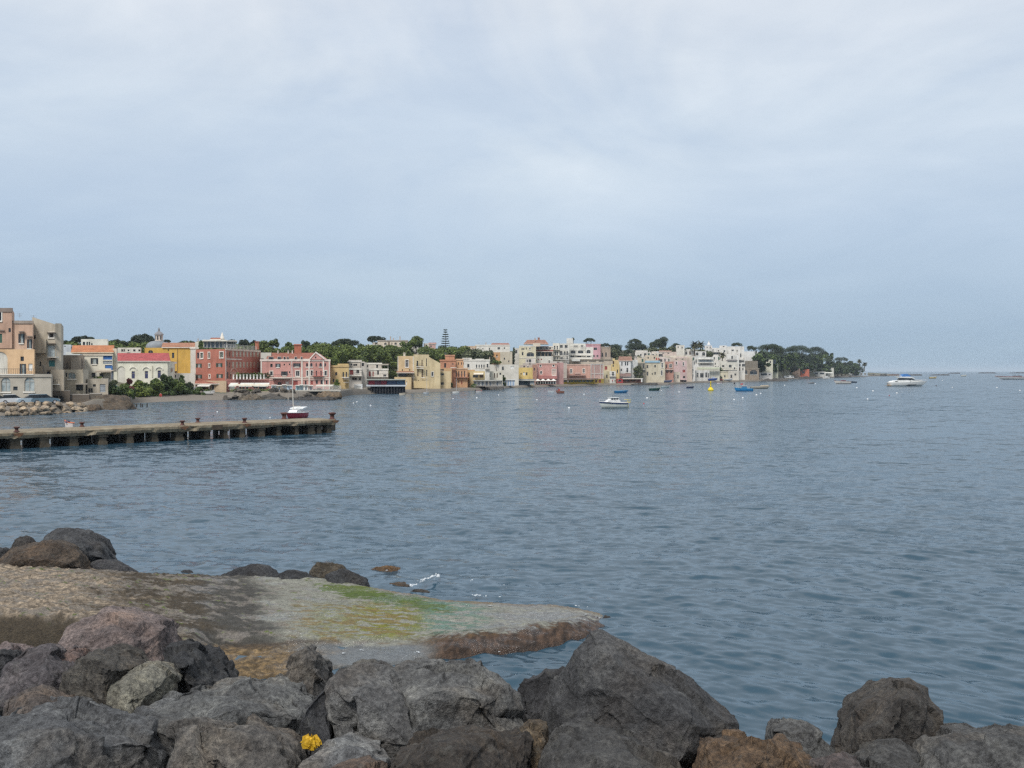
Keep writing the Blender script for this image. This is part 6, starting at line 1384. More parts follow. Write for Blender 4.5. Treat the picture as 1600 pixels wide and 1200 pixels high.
    def H7(name, label, x, d, blocks, extra=None, cat='house'):
        b = Bld(V, name, label, x, d, cat)
        for args, kw in blocks: b.block(*args, **kw)
        if extra: extra(b)
    H7('house', 'tall white house at the right end of the upper town', 100, 46, [k([(72, 46), (166, 46)], 244, (.73, .71, .67), [(130, 328, 14, 40, 'd'), (92, 275, 14, 20, 'd'), (130, 378, 12, 16, 'd')], 8, parapet=.3), k([(-30, 40), (78, 40)], 330, (.70, .67, .62), [(30, 350, 20, 20, 'd'), (60, 300, 10, 14)], 6)])
    H7('house', 'plain windowless white house behind a dark conifer', 240, 44, [k([(166.5, 44), (322, 44)], 284, (.74, .73, .70), [(290, 350, 14, 18, 'd')], 8)])
    H7('house', 'white seafront house with stepped terrace at the old wall', 50, 16, [k([(-60, 17), (88, 17)], 400, (.66, .63, .56), [(10, 445, 30, 24, 'd'), (50, 450, 16, 20), (10, 520, 20, 20, 'd')], 7)], lambda b: b.box(-40, 80, 384, 400, 16.5, 6, (.24, .22, .23), 'roof_shade'))
    H7('boathouse', 'brown stone boathouse with big round arches', 220, 10, [k([(112, 12), (335, 12)], 478, (.29, .235, .18), [(186, 520, 34, 46, 'a'), (272, 522, 82, 54, 'arch'), (140, 560, 14, 20)], 8, cornice=(.3, .26, .2))], lambda b: b.box(90, 320, 392, 478, 20, 8, (.22, .19, .15), 'upper_ruin'), 'boathouse')
    H7('house', 'cream modern house of two stacked boxes among trees', 450, 24, [k([(370, 26), (492, 26)], 378, (.66, .63, .50), [(463, 405, 16, 26, 'd')], 8), k([(348, 22), (552, 22)], 424, (.62, .60, .46), [(366, 412, 10, 10)], 8)], lambda b: b.box(492, 530, 376, 424, 27, 6, (.16, .18, .22), 'glass_side', glassm()))
    H7('kiosk', 'low white kiosk with a dark window strip near the point', 412, 5, [k([(340, 6), (485, 6)], 526, (.60, .58, .55), [(390, 545, 70, 22, 'dark'), (455, 548, 22, 18, 'd')], 4)], None, 'kiosk')
    H7('beach_house', 'red waterfront house with flat roof at the wooded point', 800, 10, [k([(692, 12), (905, 12)], 487, (.50, .15, .095), [(760, 525, 30, 24, 'dark'), (840, 522, 34, 26, 'dark'), (800, 545, 14, 24)], 8), k([(660, 16), (800, 16)], 478, (.34, .24, .18), [], 5)], None)
    H7('pavilion', 'long white flat roofed pavilion right of the red house', 1060, 12, [k([(950, 16), (1185, 16)], 470, (.64, .63, .55), [(1000, 485, 40, 10), (1100, 485, 40, 10)], 8), k([(950, 10), (1092, 10)], 514, (.60, .60, .56), [(985, 535, 40, 20, 'dark'), (1050, 535, 50, 20, 'dark')], 5)], lambda b: b.awning(1092, 1176, 520, 530, 11, 3, (.58, .58, .53)), 'pavilion')
    H7('house', 'long low white wall house near the tip of the point', 1395, 10, [k([(1312, 12), (1478, 12)], 525, (.60, .62, .62), [(1350, 545, 30, 14), (1420, 545, 30, 14)], 6)], None)
    H7('house', 'pale blue house at the tip of the point', 1520, 10, [k([(1478.5, 10), (1568, 10)], 512, (.40, .50, .60), [(1500, 540, 20, 20, 'w'), (1540, 540, 20, 20, 'w')], 6)], None)
    # hill villas
    V = V4
    b = Bld(V, 'villa', 'long cream villa with round arches among trees on the green hill', 400, 108, 'villa')
    b.block([(240, 108), (620, 108)], 256, (.60, .52, .42), [(338, 298, 30, 30, 'a'), (382, 295, 16, 40, 'wood'), (465, 296, 30, 30, 'a'), (420, 295, 10, 20), (520, 300, 24, 24, 'w')], 9, cornice=(.34, .3, .26)); b.block([(100, 106), (245, 106)], 305, (.66, .63, .58), [(150, 325, 24, 14), (210, 330, 12, 20)], 7); b.block([(170, 104), (500, 104)], 345, (.64, .60, .52), [(400, 340, 30, 20)], 5); b.block([(175, 111), (245, 111)], 280, (.62, .56, .48), [(215, 300, 12, 20)], 5)
    for x in (402, 438, 520): b.chimney(x, 212 if x != 438 else 235, 258, 10, 111)
    b = Bld(V, 'villa', 'small white and pink villa right of the big green round tree', 880, 108, 'villa')
    b.block([(815, 108), (885, 108)], 292, (.66, .60, .52), [(850, 320, 20, 24)], 7); b.block([(885.5, 108), (965, 108)], 290, (.55, .36, .33), [(905, 328, 28, 16)], 7); b.tile_roof(882, 968, 303, 288, 108, 7, (.34, .13, .10), 0, .2); b.block([(660, 100), (780, 100)], 335, (.64, .62, .58), [(700, 350, 40, 14)], 5)
    b = Bld(V, 'house', 'white house with dark verandas at the left of the upper white row', 1350, 84)
    b.block([(1255, 86), (1470, 86)], 355, (.62, .55, .48), [(1328, 388, 50, 26, 'd'), (1430, 388, 50, 26, 'd')], 8); b.block([(1310, 90), (1475, 90)], 325, (.50, .38, .27), [(1390, 340, 20, 10)], 6); b.balcony(1290, 1470, 415, 85.5, 7, 1.0)
town_left(); town_church_hotel(); town_mid(); town_right()
# ------------------------------------------------------------------ pier, quay, boats, people
def conc():
    if 'conc' in MATS: return MATS['conc']
    m, nt, bs = new_mat('worn_concrete'); v = coords(nt)
    a = noise_node(nt, .9, 6, .7, v); f = noise_node(nt, 6, 5, .75, v); r = noise_node(nt, .33, 5, .7, coords(nt, (1, 1, .5)))
    c = ramp(nt, a.outputs['Fac'], [(.3, (.13, .10, .065)), (.5, (.22, .185, .13)), (.72, (.32, .28, .205))])
    c = mixc(nt, 1.0, c, ramp(nt, f.outputs['Fac'], [(.3, (.6, .58, .55)), (.65, (1.15, 1.15, 1.12))]), 'MULTIPLY')
    c = mixc(nt, ramp(nt, r.outputs['Fac'], [(.56, (0, 0, 0)), (.70, (.8, .8, .8))]), c, (.19, .09, .035))
    nt.links.new(c, bs.inputs['Base Color']); bs.inputs['Roughness'].default_value = .9; bump(nt, bs, f.outputs['Fac'], .06, .9)
    MATS['conc'] = m; return m
def rust(): return plain('rusty_iron', (.085, .035, .028), .85, .5, 4)
def make_pier():
    A = Vector((XW(-70, 73.6), 73.6, 0)); B = Vector((XW(525, 96.8), 96.8, 0)); u = (B - A).normalized(); A = A - u * 24; L = (B - A).length; n = Vector((-u.y, u.x, 0))   # n points away from the eye
    Wd = 4.6; zt, zb = 1.30, .80
    e = thing('pier', 'long worn concrete pier on stubby columns with rusty bollards, reaching in from the left', 'pier', A)
    def at(px):
        k = (px - 800) / F; return (k * A.y - A.x) / (u.x - k * u.y)
    rs = np.random.RandomState(4); ns = 420
    t = np.linspace(0, L, ns); q = np.stack([t, 0 * t, 0 * t], -1)
    prof = [(0.0, zb - .02, 0), (0.0, (zt + zb) / 2, 1), (0.02, zt - .06, 1), (.12, zt, 1), (Wd * .5, zt + .04, 0), (Wd - .1, zt, 0), (Wd, zt - .08, 0), (Wd, zb, 0), (Wd * .5, zb - .01, 0)]
    V = []
    nseg = pnoise(np.stack([t * .9, 0 * t + 3, 0 * t], -1)); nf = pnoise(np.stack([t * 4, 0 * t + 8, 0 * t], -1)); ng = pnoise(np.stack([t * .25, 0 * t + 5.5, 0 * t], -1))
    for i in range(ns):
        chip = max(0, nseg[i] - .12) * .55 + .03 * nf[i]; low = max(0, nf[i] * .09 + .22 * max(0, ng[i] - .05))
        for j, (o, z, k) in enumerate(prof):
            oo, zz_ = o, z
            if k: oo = o + chip * (1.3 if j == 1 else .8)
            if j == 0: zz_ = z + low; oo = o + .10
            if j in (2, 3): zz_ = z - max(0, nseg[i] - .25) * .12
            V.append(A + u * t[i] + n * oo + Vector((0, 0, zz_)))
    npf = len(prof); Fc = []
    for i in range(ns - 1):
        for j in range(npf): Fc.append((i * npf + j, i * npf + (j + 1) % npf, (i + 1) * npf + (j + 1) % npf, (i + 1) * npf + j))
    m = MB(); m.add(V, Fc + [tuple(range(npf)), tuple(range((ns - 1) * npf, ns * npf))]); m.build('deck', conc(), e)
    Rm = Matrix.Rotation(math.atan2(u.y, u.x), 3, 'Z')
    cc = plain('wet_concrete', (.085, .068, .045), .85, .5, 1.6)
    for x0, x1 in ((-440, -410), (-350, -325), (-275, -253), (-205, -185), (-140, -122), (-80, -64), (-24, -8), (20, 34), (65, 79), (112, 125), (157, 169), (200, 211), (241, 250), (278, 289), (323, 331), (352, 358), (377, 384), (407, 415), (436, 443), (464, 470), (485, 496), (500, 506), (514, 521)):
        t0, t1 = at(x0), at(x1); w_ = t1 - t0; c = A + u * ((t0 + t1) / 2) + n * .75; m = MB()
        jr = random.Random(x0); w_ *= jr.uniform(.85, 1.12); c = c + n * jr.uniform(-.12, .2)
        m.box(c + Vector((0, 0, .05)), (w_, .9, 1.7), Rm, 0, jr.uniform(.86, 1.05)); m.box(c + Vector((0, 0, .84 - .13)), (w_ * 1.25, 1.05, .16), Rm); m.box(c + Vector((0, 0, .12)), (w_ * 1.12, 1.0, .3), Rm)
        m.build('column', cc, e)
    # rear row: near-black panels stand in for the dark under the deck, slits between
    Ab = A + n * 3.9
    def atb(px):
        k = (px - 800) / F; return (k * Ab.y - Ab.x) / (u.x - k * u.y)
    gaps = [(-420, 4), (-300, 4), (-200, 3), (-120, 2), (-60, 1.5), (-10, 1.5), (35, 3), (80, 3), (145.5, 2), (187.5, 2), (228.5, 2.4), (268.5, 2.2), (296, 3.0), (308, 1.2), (319.5, 2.0), (333, 4), (346, 4.2), (359, 4.2), (373, 3.8), (387, 3), (400, 2.2), (482.5, 2.6), (497.5, 2), (509.5, 6)]
    prev = -700
    for g, w_ in gaps + [(524, 0)]:
        w_ = w_ * 2.2; a, b = atb(prev), atb(g - w_ / 2); prev = g + w_ / 2
        if b - a < .1: continue
        m = MB(); m.box(Ab + u * ((a + b) / 2) + n * .3 + Vector((0, 0, .05)), (b - a, .6, 1.66), Rm); m.build('rear_dark_panel', plain('under_pier_dark', (.03, .026, .02), .9, .4, 1.2), e)
    t0, t1 = at(332), at(347); m = MB(); m.box(A + u * ((t0 + t1) / 2) + n * .0 + Vector((0, 0, 1.04)), (t1 - t0, .24, .42), Rm); m.build('fender', plain('fender_timber', (.07, .05, .035), .9, .4, 3), e)
    for px, o, s in ((26, .45, .66), (128, 4.0, .66), (285, .45, .68), (309, 4.0, .68), (382, .45, .72), (444, 3.9, 1.05), (519, .6, 1.05)):
        k = (px - 800) / F; A2 = A + n * o; tt = (k * A2.y - A2.x) / (u.x - k * u.y); p = A2 + u * tt + Vector((0, 0, zt - .02)); m = MB()
        m.lathe([(.36 * s, 0), (.34 * s, .06), (.20 * s, .12), (.19 * s, .42 * s), (.30 * s, .50 * s), (.36 * s, .56 * s), (.33 * s, .64 * s), (.12 * s, .67 * s)], p, 14)
        m.build('bollard', rust(), e, True)
        if o < 1:        # rust washed down the face under the bollard
            q = MB(); r = random.Random(int(px)); pts = []
            for i in range(9): pts.append((tt - .42 + .84 * i / 8, zt - .04 - .06 * abs(i - 4) / 4))
            for i in range(9): pts.append((tt + .36 - .72 * i / 8, zb + .05 + .05 * abs(i - 4) + r.uniform(.0, .16)))
            poly = [A + u * a_ - n * .012 + Vector((0, 0, b_)) for a_, b_ in pts]; q.prism(poly, n * .01); q.build('rust_stain', plain('rust_stain', (.15, .075, .038), .9, .5, 5), e)
make_pier()

def srock(label, D, pts, color, **kw):
    kw.setdefault('vox', max(.04, D / F * 1.1)); kw.setdefault('back', 2.0); return rock(label, D, pts, color, **kw)
def quay():
    rs = random.Random(12); TAN = (.43, .34, .24)
    k = 0
    for row, (yy, dd, z0) in enumerate(((646.5, 0, .0), (639.5, 2.4, .7), (632.5, 4.4, 1.3))):
        x = -14 + row * 5
        while x < (128 if row < 2 else 122):
            w = rs.uniform(13, 25); D = SD(x) + dd - 1.0; hh = rs.uniform(8.5, 13)
            c = P(x + w / 2, yy + rs.uniform(-1, 1), D); sx, sz = w / F * D * .55, hh / F * D * .55
            pts = [Vector((c.x + rs.uniform(.5, 1) * sx * math.cos(a) * math.cos(b), c.y + 1.0 * math.sin(a) * math.cos(b), c.z + sz * math.sin(b) * rs.uniform(.8, 1.1))) for a, b in [(rs.uniform(0, 6.28), rs.uniform(-1.4, 1.4)) for _ in range(16)]]
            f = rs.uniform(.72, 1.3) * (.62 if row == 0 else 1.0)
            o = rock_from_hull('riprap_stone', pts, .13, .8, tuple(v * f for v in TAN), rs.random() * 99, 2)
            tag(o, 'pale tan boulder in the stone heap below the parked cars', 'rock', 'pale boulders heaped below the parked cars'); x += w * .78; k += 1
    srock('low white stone at the right end of the pale boulder heap', 152, [(122, 646, 0), (128, 642, .5), (134, 642, .5), (137, 646, 0), (128, 648, -.5)], (.42, .37, .3), back=1, drop=.5)
    srock('big rounded brown rock outcrop where the quay meets the beach', 156, [(116, 642, -2), (122, 629, 1), (140, 622, 3), (152, 617, 5), (166, 616, 5), (186, 620, 4), (200, 632, 1), (207, 638, 0), (170, 642, -3), (140, 645, -3)], (.10, .076, .052), back=7, drop=1.5, vox=.17, rough=1.1)
    srock('lower brown rock shelf in front of the outcrop by the boat vault', 151, [(106, 641, 0), (112, 630, 1), (128, 625, 2), (145, 628, 2), (152, 640, 0), (130, 646, -1.5)], (.125, .092, .062), back=4, drop=1.2, vox=.16, rough=1.1)
    # parked cars
    def car(label, px, py, D, yaw, col):
        p = P(px, py, D); e = thing('parked_car', label, 'car', (0, 0, 0), 'cars parked on the quay')
        m = MB(); Ln, Wc = 4.0, 1.68
        lower = [(-2.0, .30), (-2.02, .62), (-1.9, .86), (-1.1, .92), (.75, .92), (1.75, .80), (1.98, .60), (1.98, .30)]
        m.prism([(x, -Wc / 2, z) for x, z in lower], (0, Wc, 0)); m.build('body', plain('car_paint', col, .25, .03, 1), e)
        m = MB(); up = [(-1.75, .921), (-1.35, 1.40), (.15, 1.44), (.95, .921)]; m.prism([(x, -Wc / 2 + .1, z) for x, z in up], (0, Wc - .2, 0)); m.build('windows', glassm(), e)
        m = MB(); m.prism([(-1.4, -Wc / 2 + .08, 1.40), (-1.3, -Wc / 2 + .08, 1.47), (.1, -Wc / 2 + .08, 1.50), (.25, -Wc / 2 + .08, 1.43)], (0, Wc - .16, 0))
        for sx in (-1.55, -.4, .6): pass
        m.build('roof', plain('car_paint', col, .25, .03, 1), e)
        for sx in (-1.25, 1.25):
            for sy in (-1, 1):
                m = MB(); m.tube([(sx, sy * (Wc / 2 - .17), .31), (sx, sy * (Wc / 2 + .03), .31)], .31, 14); wh = m.build('wheel', plain('tyre', (.02, .02, .02), .8), e)
                m = MB(); m.tube([(sx, sy * (Wc / 2 + .031), .31), (sx, sy * (Wc / 2 + .05), .31)], .19, 10); m.build('rim', plain('rim', (.4, .4, .42), .4), wh)
        for sy in (-.55, .55):
            m = MB(); m.box((1.97, sy, .66), (.06, .34, .14)); m.build('headlight', plain('lamp_glass', (.6, .6, .58), .2), e)
        e.location = (p.x, p.y, G(px, D)); e.rotation_euler = (0, 0, yaw)
    car('dark hatchback parked at the left edge of the quay', -4, 628, 151, R(35), (.03, .035, .045))
    car('white hatchback parked between dark car and pale blue car', 21, 628, 152, R(35), (.58, .60, .62))
    car('pale blue car parked beside the white hatchback', 48, 627, 152.5, R(215), (.36, .45, .52))
    car('slate blue car parked nearest the boat vault', 71, 626, 153, R(30), (.10, .16, .21))
    car('black car parked behind the pale blue one by the wall', 42, 625, 157, R(190), (.012, .012, .014))
    e = thing('road_sign', 'yellow sign on a thin post by the parked cars', 'sign', (XW(13, 156), 156, 1.0)); m = MB(); m.tube([(XW(13, 156), 156, .9), (XW(13, 156), 156, 3.9)], .05, 6); m.build('post', plain('post_metal', (.3, .3, .3), .5), e)
    m = MB(); m.prism([(XW(13, 156) - .32, 155.93, 3.6), (XW(13, 156) + .32, 155.93, 3.6), (XW(13, 156), 155.93, 2.95)], (0, .03, 0)); m.build('plate', plain('sign_yellow', (.60, .60, .08), .5), e)
    # things on the small beach
    D = SD(197) + 19; p = P(197, 617, D); e = thing('street_lamp', 'street lamp with white globe above the small beach', 'street lamp', p); m = MB(); zt = ZW(609, D); m.tube([p - Vector((0, 0, .6)), (p.x, p.y, zt - .3)], [.09, .05], 8); m.build('post', plain('lamp_post', (.05, .06, .06), .5), e); m = MB(); m.lathe([(.1, -.3), (.26, -.15), (.32, 0), (.26, .2), (.08, .3)], (p.x, p.y, zt), 12); m.build('globe', plain('lamp_globe', (.75, .75, .72), .3), e, True)
    D = SD(212) + 16; p = P(176, 616, D - 6); e = thing('parasol', 'teal parasol standing at the foot of the white house', 'parasol', p); m = MB(); m.tube([p - Vector((0, 0, .5)), p + Vector((0, 0, 1.7))], .04, 6); m.build('pole', plain('pole', (.5, .5, .5), .5), e); m = MB(); m.lathe([(1.35, 1.35), (1.0, 1.6), (.5, 1.8), (.05, 1.95)], p, 10); m.build('canopy', plain('teal_canvas', (.02, .17, .17), .8), e)
    for i, px in enumerate((213, 219.5, 222, 229.5)):
        D = DW(636.2); p = P(px, 636.2, D); m = MB(); m.tube([(p.x, p.y, -.6), (p.x + .05, p.y, .55 + .1 * (i % 2))], .10, 6); o = m.build('mooring_post', plain('wet_timber', (.05, .045, .04), .8), None); tag(o, 'thin dark mooring stake standing in the water off the brown outcrop', 'stake', 'mooring stakes off the brown outcrop')
    e = thing('beach_hut', 'small white hut beside the hauled out white boat on the beach', 'hut', P(296, 617, SD(296) + 20)); D = SD(296) + 20
    def bx(x0, x1, y0, y1, d0, dep, col, nm, par=None):
        a, b = XW(x0, D + d0), XW(x1, D + d0); m = MB(); m.box(((a + b) / 2, D + d0 + dep / 2, (ZW(y0, D + d0) + ZW(y1, D + d0)) / 2), (b - a, dep, ZW(y0, D + d0) - ZW(y1, D + d0))); return m.build(nm, col, par or e)
    bx(289, 300, 607, 620, 0, 2.6, stucco((.68, .67, .63)), 'wall'); bx(287.5, 301, 604.8, 607, -.3, 3.2, plain('hut_roof', (.55, .55, .53), .8), 'roof'); bx(295, 297.6, 609, 616, -.03, .05, glassm(), 'window')
    # green netting and low terrace walls by the red hotel
    D = SD(350) + 17; e = thing('fence', 'low dark green netting fence on the beach before the red hotel', 'fence', P(350, 619, D)); m = MB(); a, b = XW(336, D), XW(361, D); z0, z1 = ZW(619.5, D), ZW(613.5, D); m.box(((a + b) / 2, D, (z0 + z1) / 2), (b - a, .08, z1 - z0)); m.build('net', plain('green_net', (.012, .10, .065), .8), e)
    for i in range(5): m = MB(); m.box((a + (b - a) * i / 4, D - .08, (z0 + z1) / 2 + .1), (.1, .08, z1 - z0 + .2)); m.build('post', plain('post_metal', (.3, .3, .3), .5), e)
    D = SD(375) + 9; e = thing('terrace_wall', 'low stone terrace wall with planting under the pink restaurant', 'wall', P(385, 616, D)); m = MB(); a, b = XW(360, D), XW(424, D)
    m.prism([(a, D, -.2), (b, D, -.2), (b, D, ZW(611, D)), (a, D, ZW(612.5, D))], (0, 3, 0)); m.build('wall', stucco((.34, .29, .22)), e)
    Vv, Ff = leaf_cloud([((a + (b - a) * (i + .5) / 12, D + 1.2, ZW(610.5, D)), (1.0, .6, .5)) for i in range(12)], 90, .16, np.random.RandomState(3)); o = np_mesh('planting', Vv - np.array(e.location), Ff, LEAF(), False); o.parent = e
    for i in range(5): 
        px = 372 + 11 * i; p = P(px, 608.5, D + 4); q = thing('parasol', 'cream parasol on the terrace of the pink restaurant', 'parasol', p, 'cream parasols on the restaurant terrace'); m = MB(); m.tube([p - Vector((0, 0, 1.2)), p + Vector((0, 0, 1.2))], .04, 6); m.build('pole', plain('pole', (.5, .5, .5), .5), q); m = MB(); m.lathe([(1.2, .85), (.8, 1.05), (.05, 1.3)], p, 8); m.build('canopy', plain('cream_canvas', (.55, .50, .40), .8), q)
def shore_rocks():
    KG = 'dark rocks along the far shore'
    sr = lambda lab, D, pts, col=(.085, .08, .072), **kw: srock(lab, D, pts, col, group=KG, drop=.8, **kw)
    sr('dark rocks under the left of the pink hotel bathing platform', 212, [(402, 622, 0), (410, 617, 1), (425, 614, 2), (440, 616, 2), (452, 622, 0), (425, 624, -1)], back=4, vox=.22)
    sr('brown rock shelf in front of the pink restaurant terrace', 208, [(362, 623.5, 0), (372, 618, 1), (390, 616, 2), (404, 618, 1), (410, 623, 0), (385, 625, -1)], (.13, .105, .075), back=4, vox=.18, rough=1.2)
    sr('long black rock reaching into the water below the bathing platform', 206, [(446, 624.5, 0), (455, 621, 1), (480, 619, 2), (510, 619.5, 1), (532, 622.5, 0), (490, 625, -1)], (.055, .052, .05), back=4, vox=.22)
    sr('brown rocks under the right end of the bathing platform', 214, [(486, 621, 0), (495, 612, 1), (515, 611, 2), (532, 613, 1), (534, 620, 0), (510, 622, -1)], (.17, .125, .08), back=4, vox=.22)
    sr('low dark stones by the waterline left of the restaurant terrace', 209, [(343, 623.5, 0), (350, 621.5, .5), (358, 621.5, .5), (364, 623.5, 0), (352, 624.5, -.5)], (.06, .055, .05), back=1.5, vox=.2)
    sr('long dark rock breakwater before the tall cream quay house', 424, [(984, 602.5, 0), (990, 599.5, 1), (1005, 597.5, 2), (1025, 598, 2), (1044, 601.5, 0), (1010, 603, -1)], (.06, .058, .056), back=6, vox=.45)
    sr('dark rock band on the shore below the boathouse', 585, [(1184, 596, 0), (1192, 593, 2), (1215, 592, 3), (1240, 594, 1), (1244, 596, 0), (1210, 597, -2)], (.07, .065, .06), back=8, vox=.5)
    sr('dark rock band on the shore below the red waterfront house', 770, [(1225, 593, 0), (1235, 589, 3), (1260, 588, 4), (1280, 590, 2), (1290, 592, 0), (1255, 593.5, -3)], (.065, .06, .058), back=10, vox=.7)
    sr('dark rock band on the shore below the long pavilion', 950, [(1270, 591, 0), (1285, 587.5, 4), (1315, 587.5, 4), (1335, 589.5, 0), (1300, 590.5, -3)], (.06, .058, .058), back=12, vox=.8)
    sr('dark rock strip at the very tip of the wooded point', 1190, [(1306, 590.3, 0), (1325, 586.6, 4), (1350, 586.0, 4), (1375, 586.0, 4), (1402, 588.0, 0), (1360, 589.8, -3)], (.05, .05, .05), back=20, vox=1.0)
    rs = random.Random(21)
    for i in range(46):
        px = rs.uniform(404, 534) if i < 30 else rs.uniform(352, 404); D = SD(px) + rs.uniform(-2.5, 5.5); w = rs.uniform(.5, 1.5); c = Vector((XW(px, D), D, max(-.1, G(px, D)) + w * .15))
        pts = [c + Vector((rs.gauss(0, .55) * w, rs.gauss(0, .5) * w, rs.gauss(0, .35) * w)) for _ in range(12)]
        f = rs.uniform(.6, 1.5); o = rock_from_hull('shore_rock', pts, .16, 1.0, (.085 * f, .074 * f, .06 * f), rs.random() * 90, 1); tag(o, 'small dark rock on the shore below the two hotels', 'rock', 'small rocks on the shore below the hotels')
    BW = 'rock breakwaters on the horizon'
    def bw(lab, px0, px1, yb, h, col): 
        D = DW(yb); n = 7; pts = []
        for i in range(n): x = px0 + (px1 - px0) * i / (n - 1); pts += [(x, yb + .1, 0), (x, yb - h * (1 if 0 < i < n - 1 else .25) * random.uniform(.7, 1.1), 3)]
        srock(lab, D, pts, col, back=14, vox=max(1.0, D / 1300), group=BW, cat='breakwater', name='breakwater', drop=1.0, rough=.35)
    bw('reddish rock mound joining the tip of the point', 1391, 1409, 587.4, 3.2, (.11, .075, .07)); bw('dark breakwater directly behind the motor yacht', 1408, 1445, 586.9, 2.6, (.06, .06, .062)); bw('dark breakwater just right of the motor yacht', 1453, 1489, 586.6, 2.2, (.06, .06, .065)); bw('short far breakwater above the right one near the yacht', 1480, 1503, 583.9, 1.9, (.05, .05, .06)); bw('long thin breakwater in the gap before the red speedboat', 1526, 1560, 583.4, 1.8, (.05, .05, .06)); bw('breakwater behind the red speedboat at the right edge', 1572, 1640, 583.2, 2.0, (.05, .05, .06))
quay(); shore_rocks()

# ------------------------------------------------------------------ boats (local axes: x forward, z up, waterline at 0)
def hull_pts(L, B, H, draft=.3, sheer=.3, full=2.6, stern=.8, rake=.12, n=15):
    rows = []
    for i in range(n):
        t = i / (n - 1); hb = B / 2 * (1 - t ** full) * (stern + (1 - stern) * min(1, t * 2.5)) + .015; zt = H * (1 + sheer * t * t); zk = -draft * (1 - t ** 5)
        row = []
        for s, zf, bf in ((-1, 1, 1), (-1, .55, .93), (-1, .2, .72), (0, 0, 0), (1, .2, .72), (1, .55, .93), (1, 1, 1)):
            z = zk + (zt - zk) * zf; row.append((-L / 2 + L * t * (1 - rake) + L * rake * t * zf ** .7, s * hb * bf, z))
        rows.append(row)
    return rows
def hull(e, L, B, H, col, trim, inner=None, draft=.3, sheer=.3, full=2.6, stern=.8, rake=.12, inset=.18, bottom=None):
    rows = hull_pts(L, B, H, draft, sheer, full, stern, rake); n = len(rows); m = MB(); vs = [p for r in rows for p in r]; fs = []; 
    for i in range(n - 1):
        for j in range(6): fs.append((i * 7 + j, (i + 1) * 7 + j, (i + 1) * 7 + j + 1, i * 7 + j + 1))
    m.add(vs, fs + [tuple(range(7))]); h = m.build('hull', plain('hull_paint', col, .4, .08, 2), e, True)
    m = MB(); top = []
    for r in rows: top.append((r[0], r[6]))
    for i in range(n - 1):
        a, b = top[i]; c, d = top[i + 1]
        zi = inset; m.add([(a[0], a[1] * .9, a[2] - zi), (b[0], b[1] * .9, b[2] - zi), (d[0], d[1] * .9, d[2] - zi), (c[0], c[1] * .9, c[2] - zi)], [(0, 1, 2, 3)])
        if inset > .02:
            for p, q in ((a, c), (b, d)): m.add([(p[0], p[1] * .9, p[2] - zi), (q[0], q[1] * .9, q[2] - zi), (q[0], q[1] * .93, q[2] + .01), (p[0], p[1] * .93, p[2] + .01)], [(0, 1, 2, 3)])
    m.build('deck' if inset < .1 else 'interior', plain('boat_inside', inner or trim, .6, .12, 3), e)
    m = MB()
    for k in (0, 1): m.tube([(t[k][0], t[k][1], t[k][2] + .02) for t in top], .035 + .006 * L ** .5, 5)
    m.tube([top[0][0], top[0][1]], .05, 5); m.build('gunwale', plain('gunwale_paint', trim, .5, .1, 3), e)
    return rows
BOATS = 'boats moored in the bay'
def put(e, px, py, yaw):
    D = DW(py); e.location = (XW(px, D), D, 0); e.rotation_euler = (0, 0, R(yaw)); return e
def rowboat(label, px, py, wpx, yaw, col, trim=(.6, .58, .52), inner=(.3, .27, .22), H=.5, extra=None, name='rowing_boat', group=BOATS, ratio=.36, full=2.4, on=None):
    e = thing(name, label, 'boat', (0, 0, 0), group); D = DW(py) if on is None else on[0]; L = wpx / F * D / max(.35, abs(math.cos(R(yaw)))); B = L * ratio
    hull(e, L, B, H, col, trim, inner, .25, .35, full, .78, .14, .2)
    for x in (-.22, .12):
        m = MB(); m.box((x * L, 0, H * .82), (.22, B * .82, .05)); m.build('thwart', plain('thwart_wood', (.30, .22, .13), .7), e)
    if extra: extra(e, L, B, H)
    if on is None: put(e, px, py, yaw)
    else: e.location = (XW(px, on[0]), on[0], on[1]); e.rotation_euler = (R(on[2]) if len(on) > 2 else 0, 0, R(yaw))
    return e
def outboard(e, L, B, H):
    m = MB(); m.box((-L / 2 - .1, 0, H + .15), (.28, .24, .4)); m.box((-L / 2 - .12, 0, H * .3), (.1, .1, H * 1.2)); m.build('outboard_motor', plain('motor', (.03, .03, .035), .4), e)
def mastx(h, x=.1, col=(.5, .45, .36)):
    def f(e, L, B, H): m = MB(); m.tube([(x * L, 0, H * .5), (x * L, 0, h)], [.05, .03], 6); m.build('mast', plain('mast', col, .5), e)
    return f
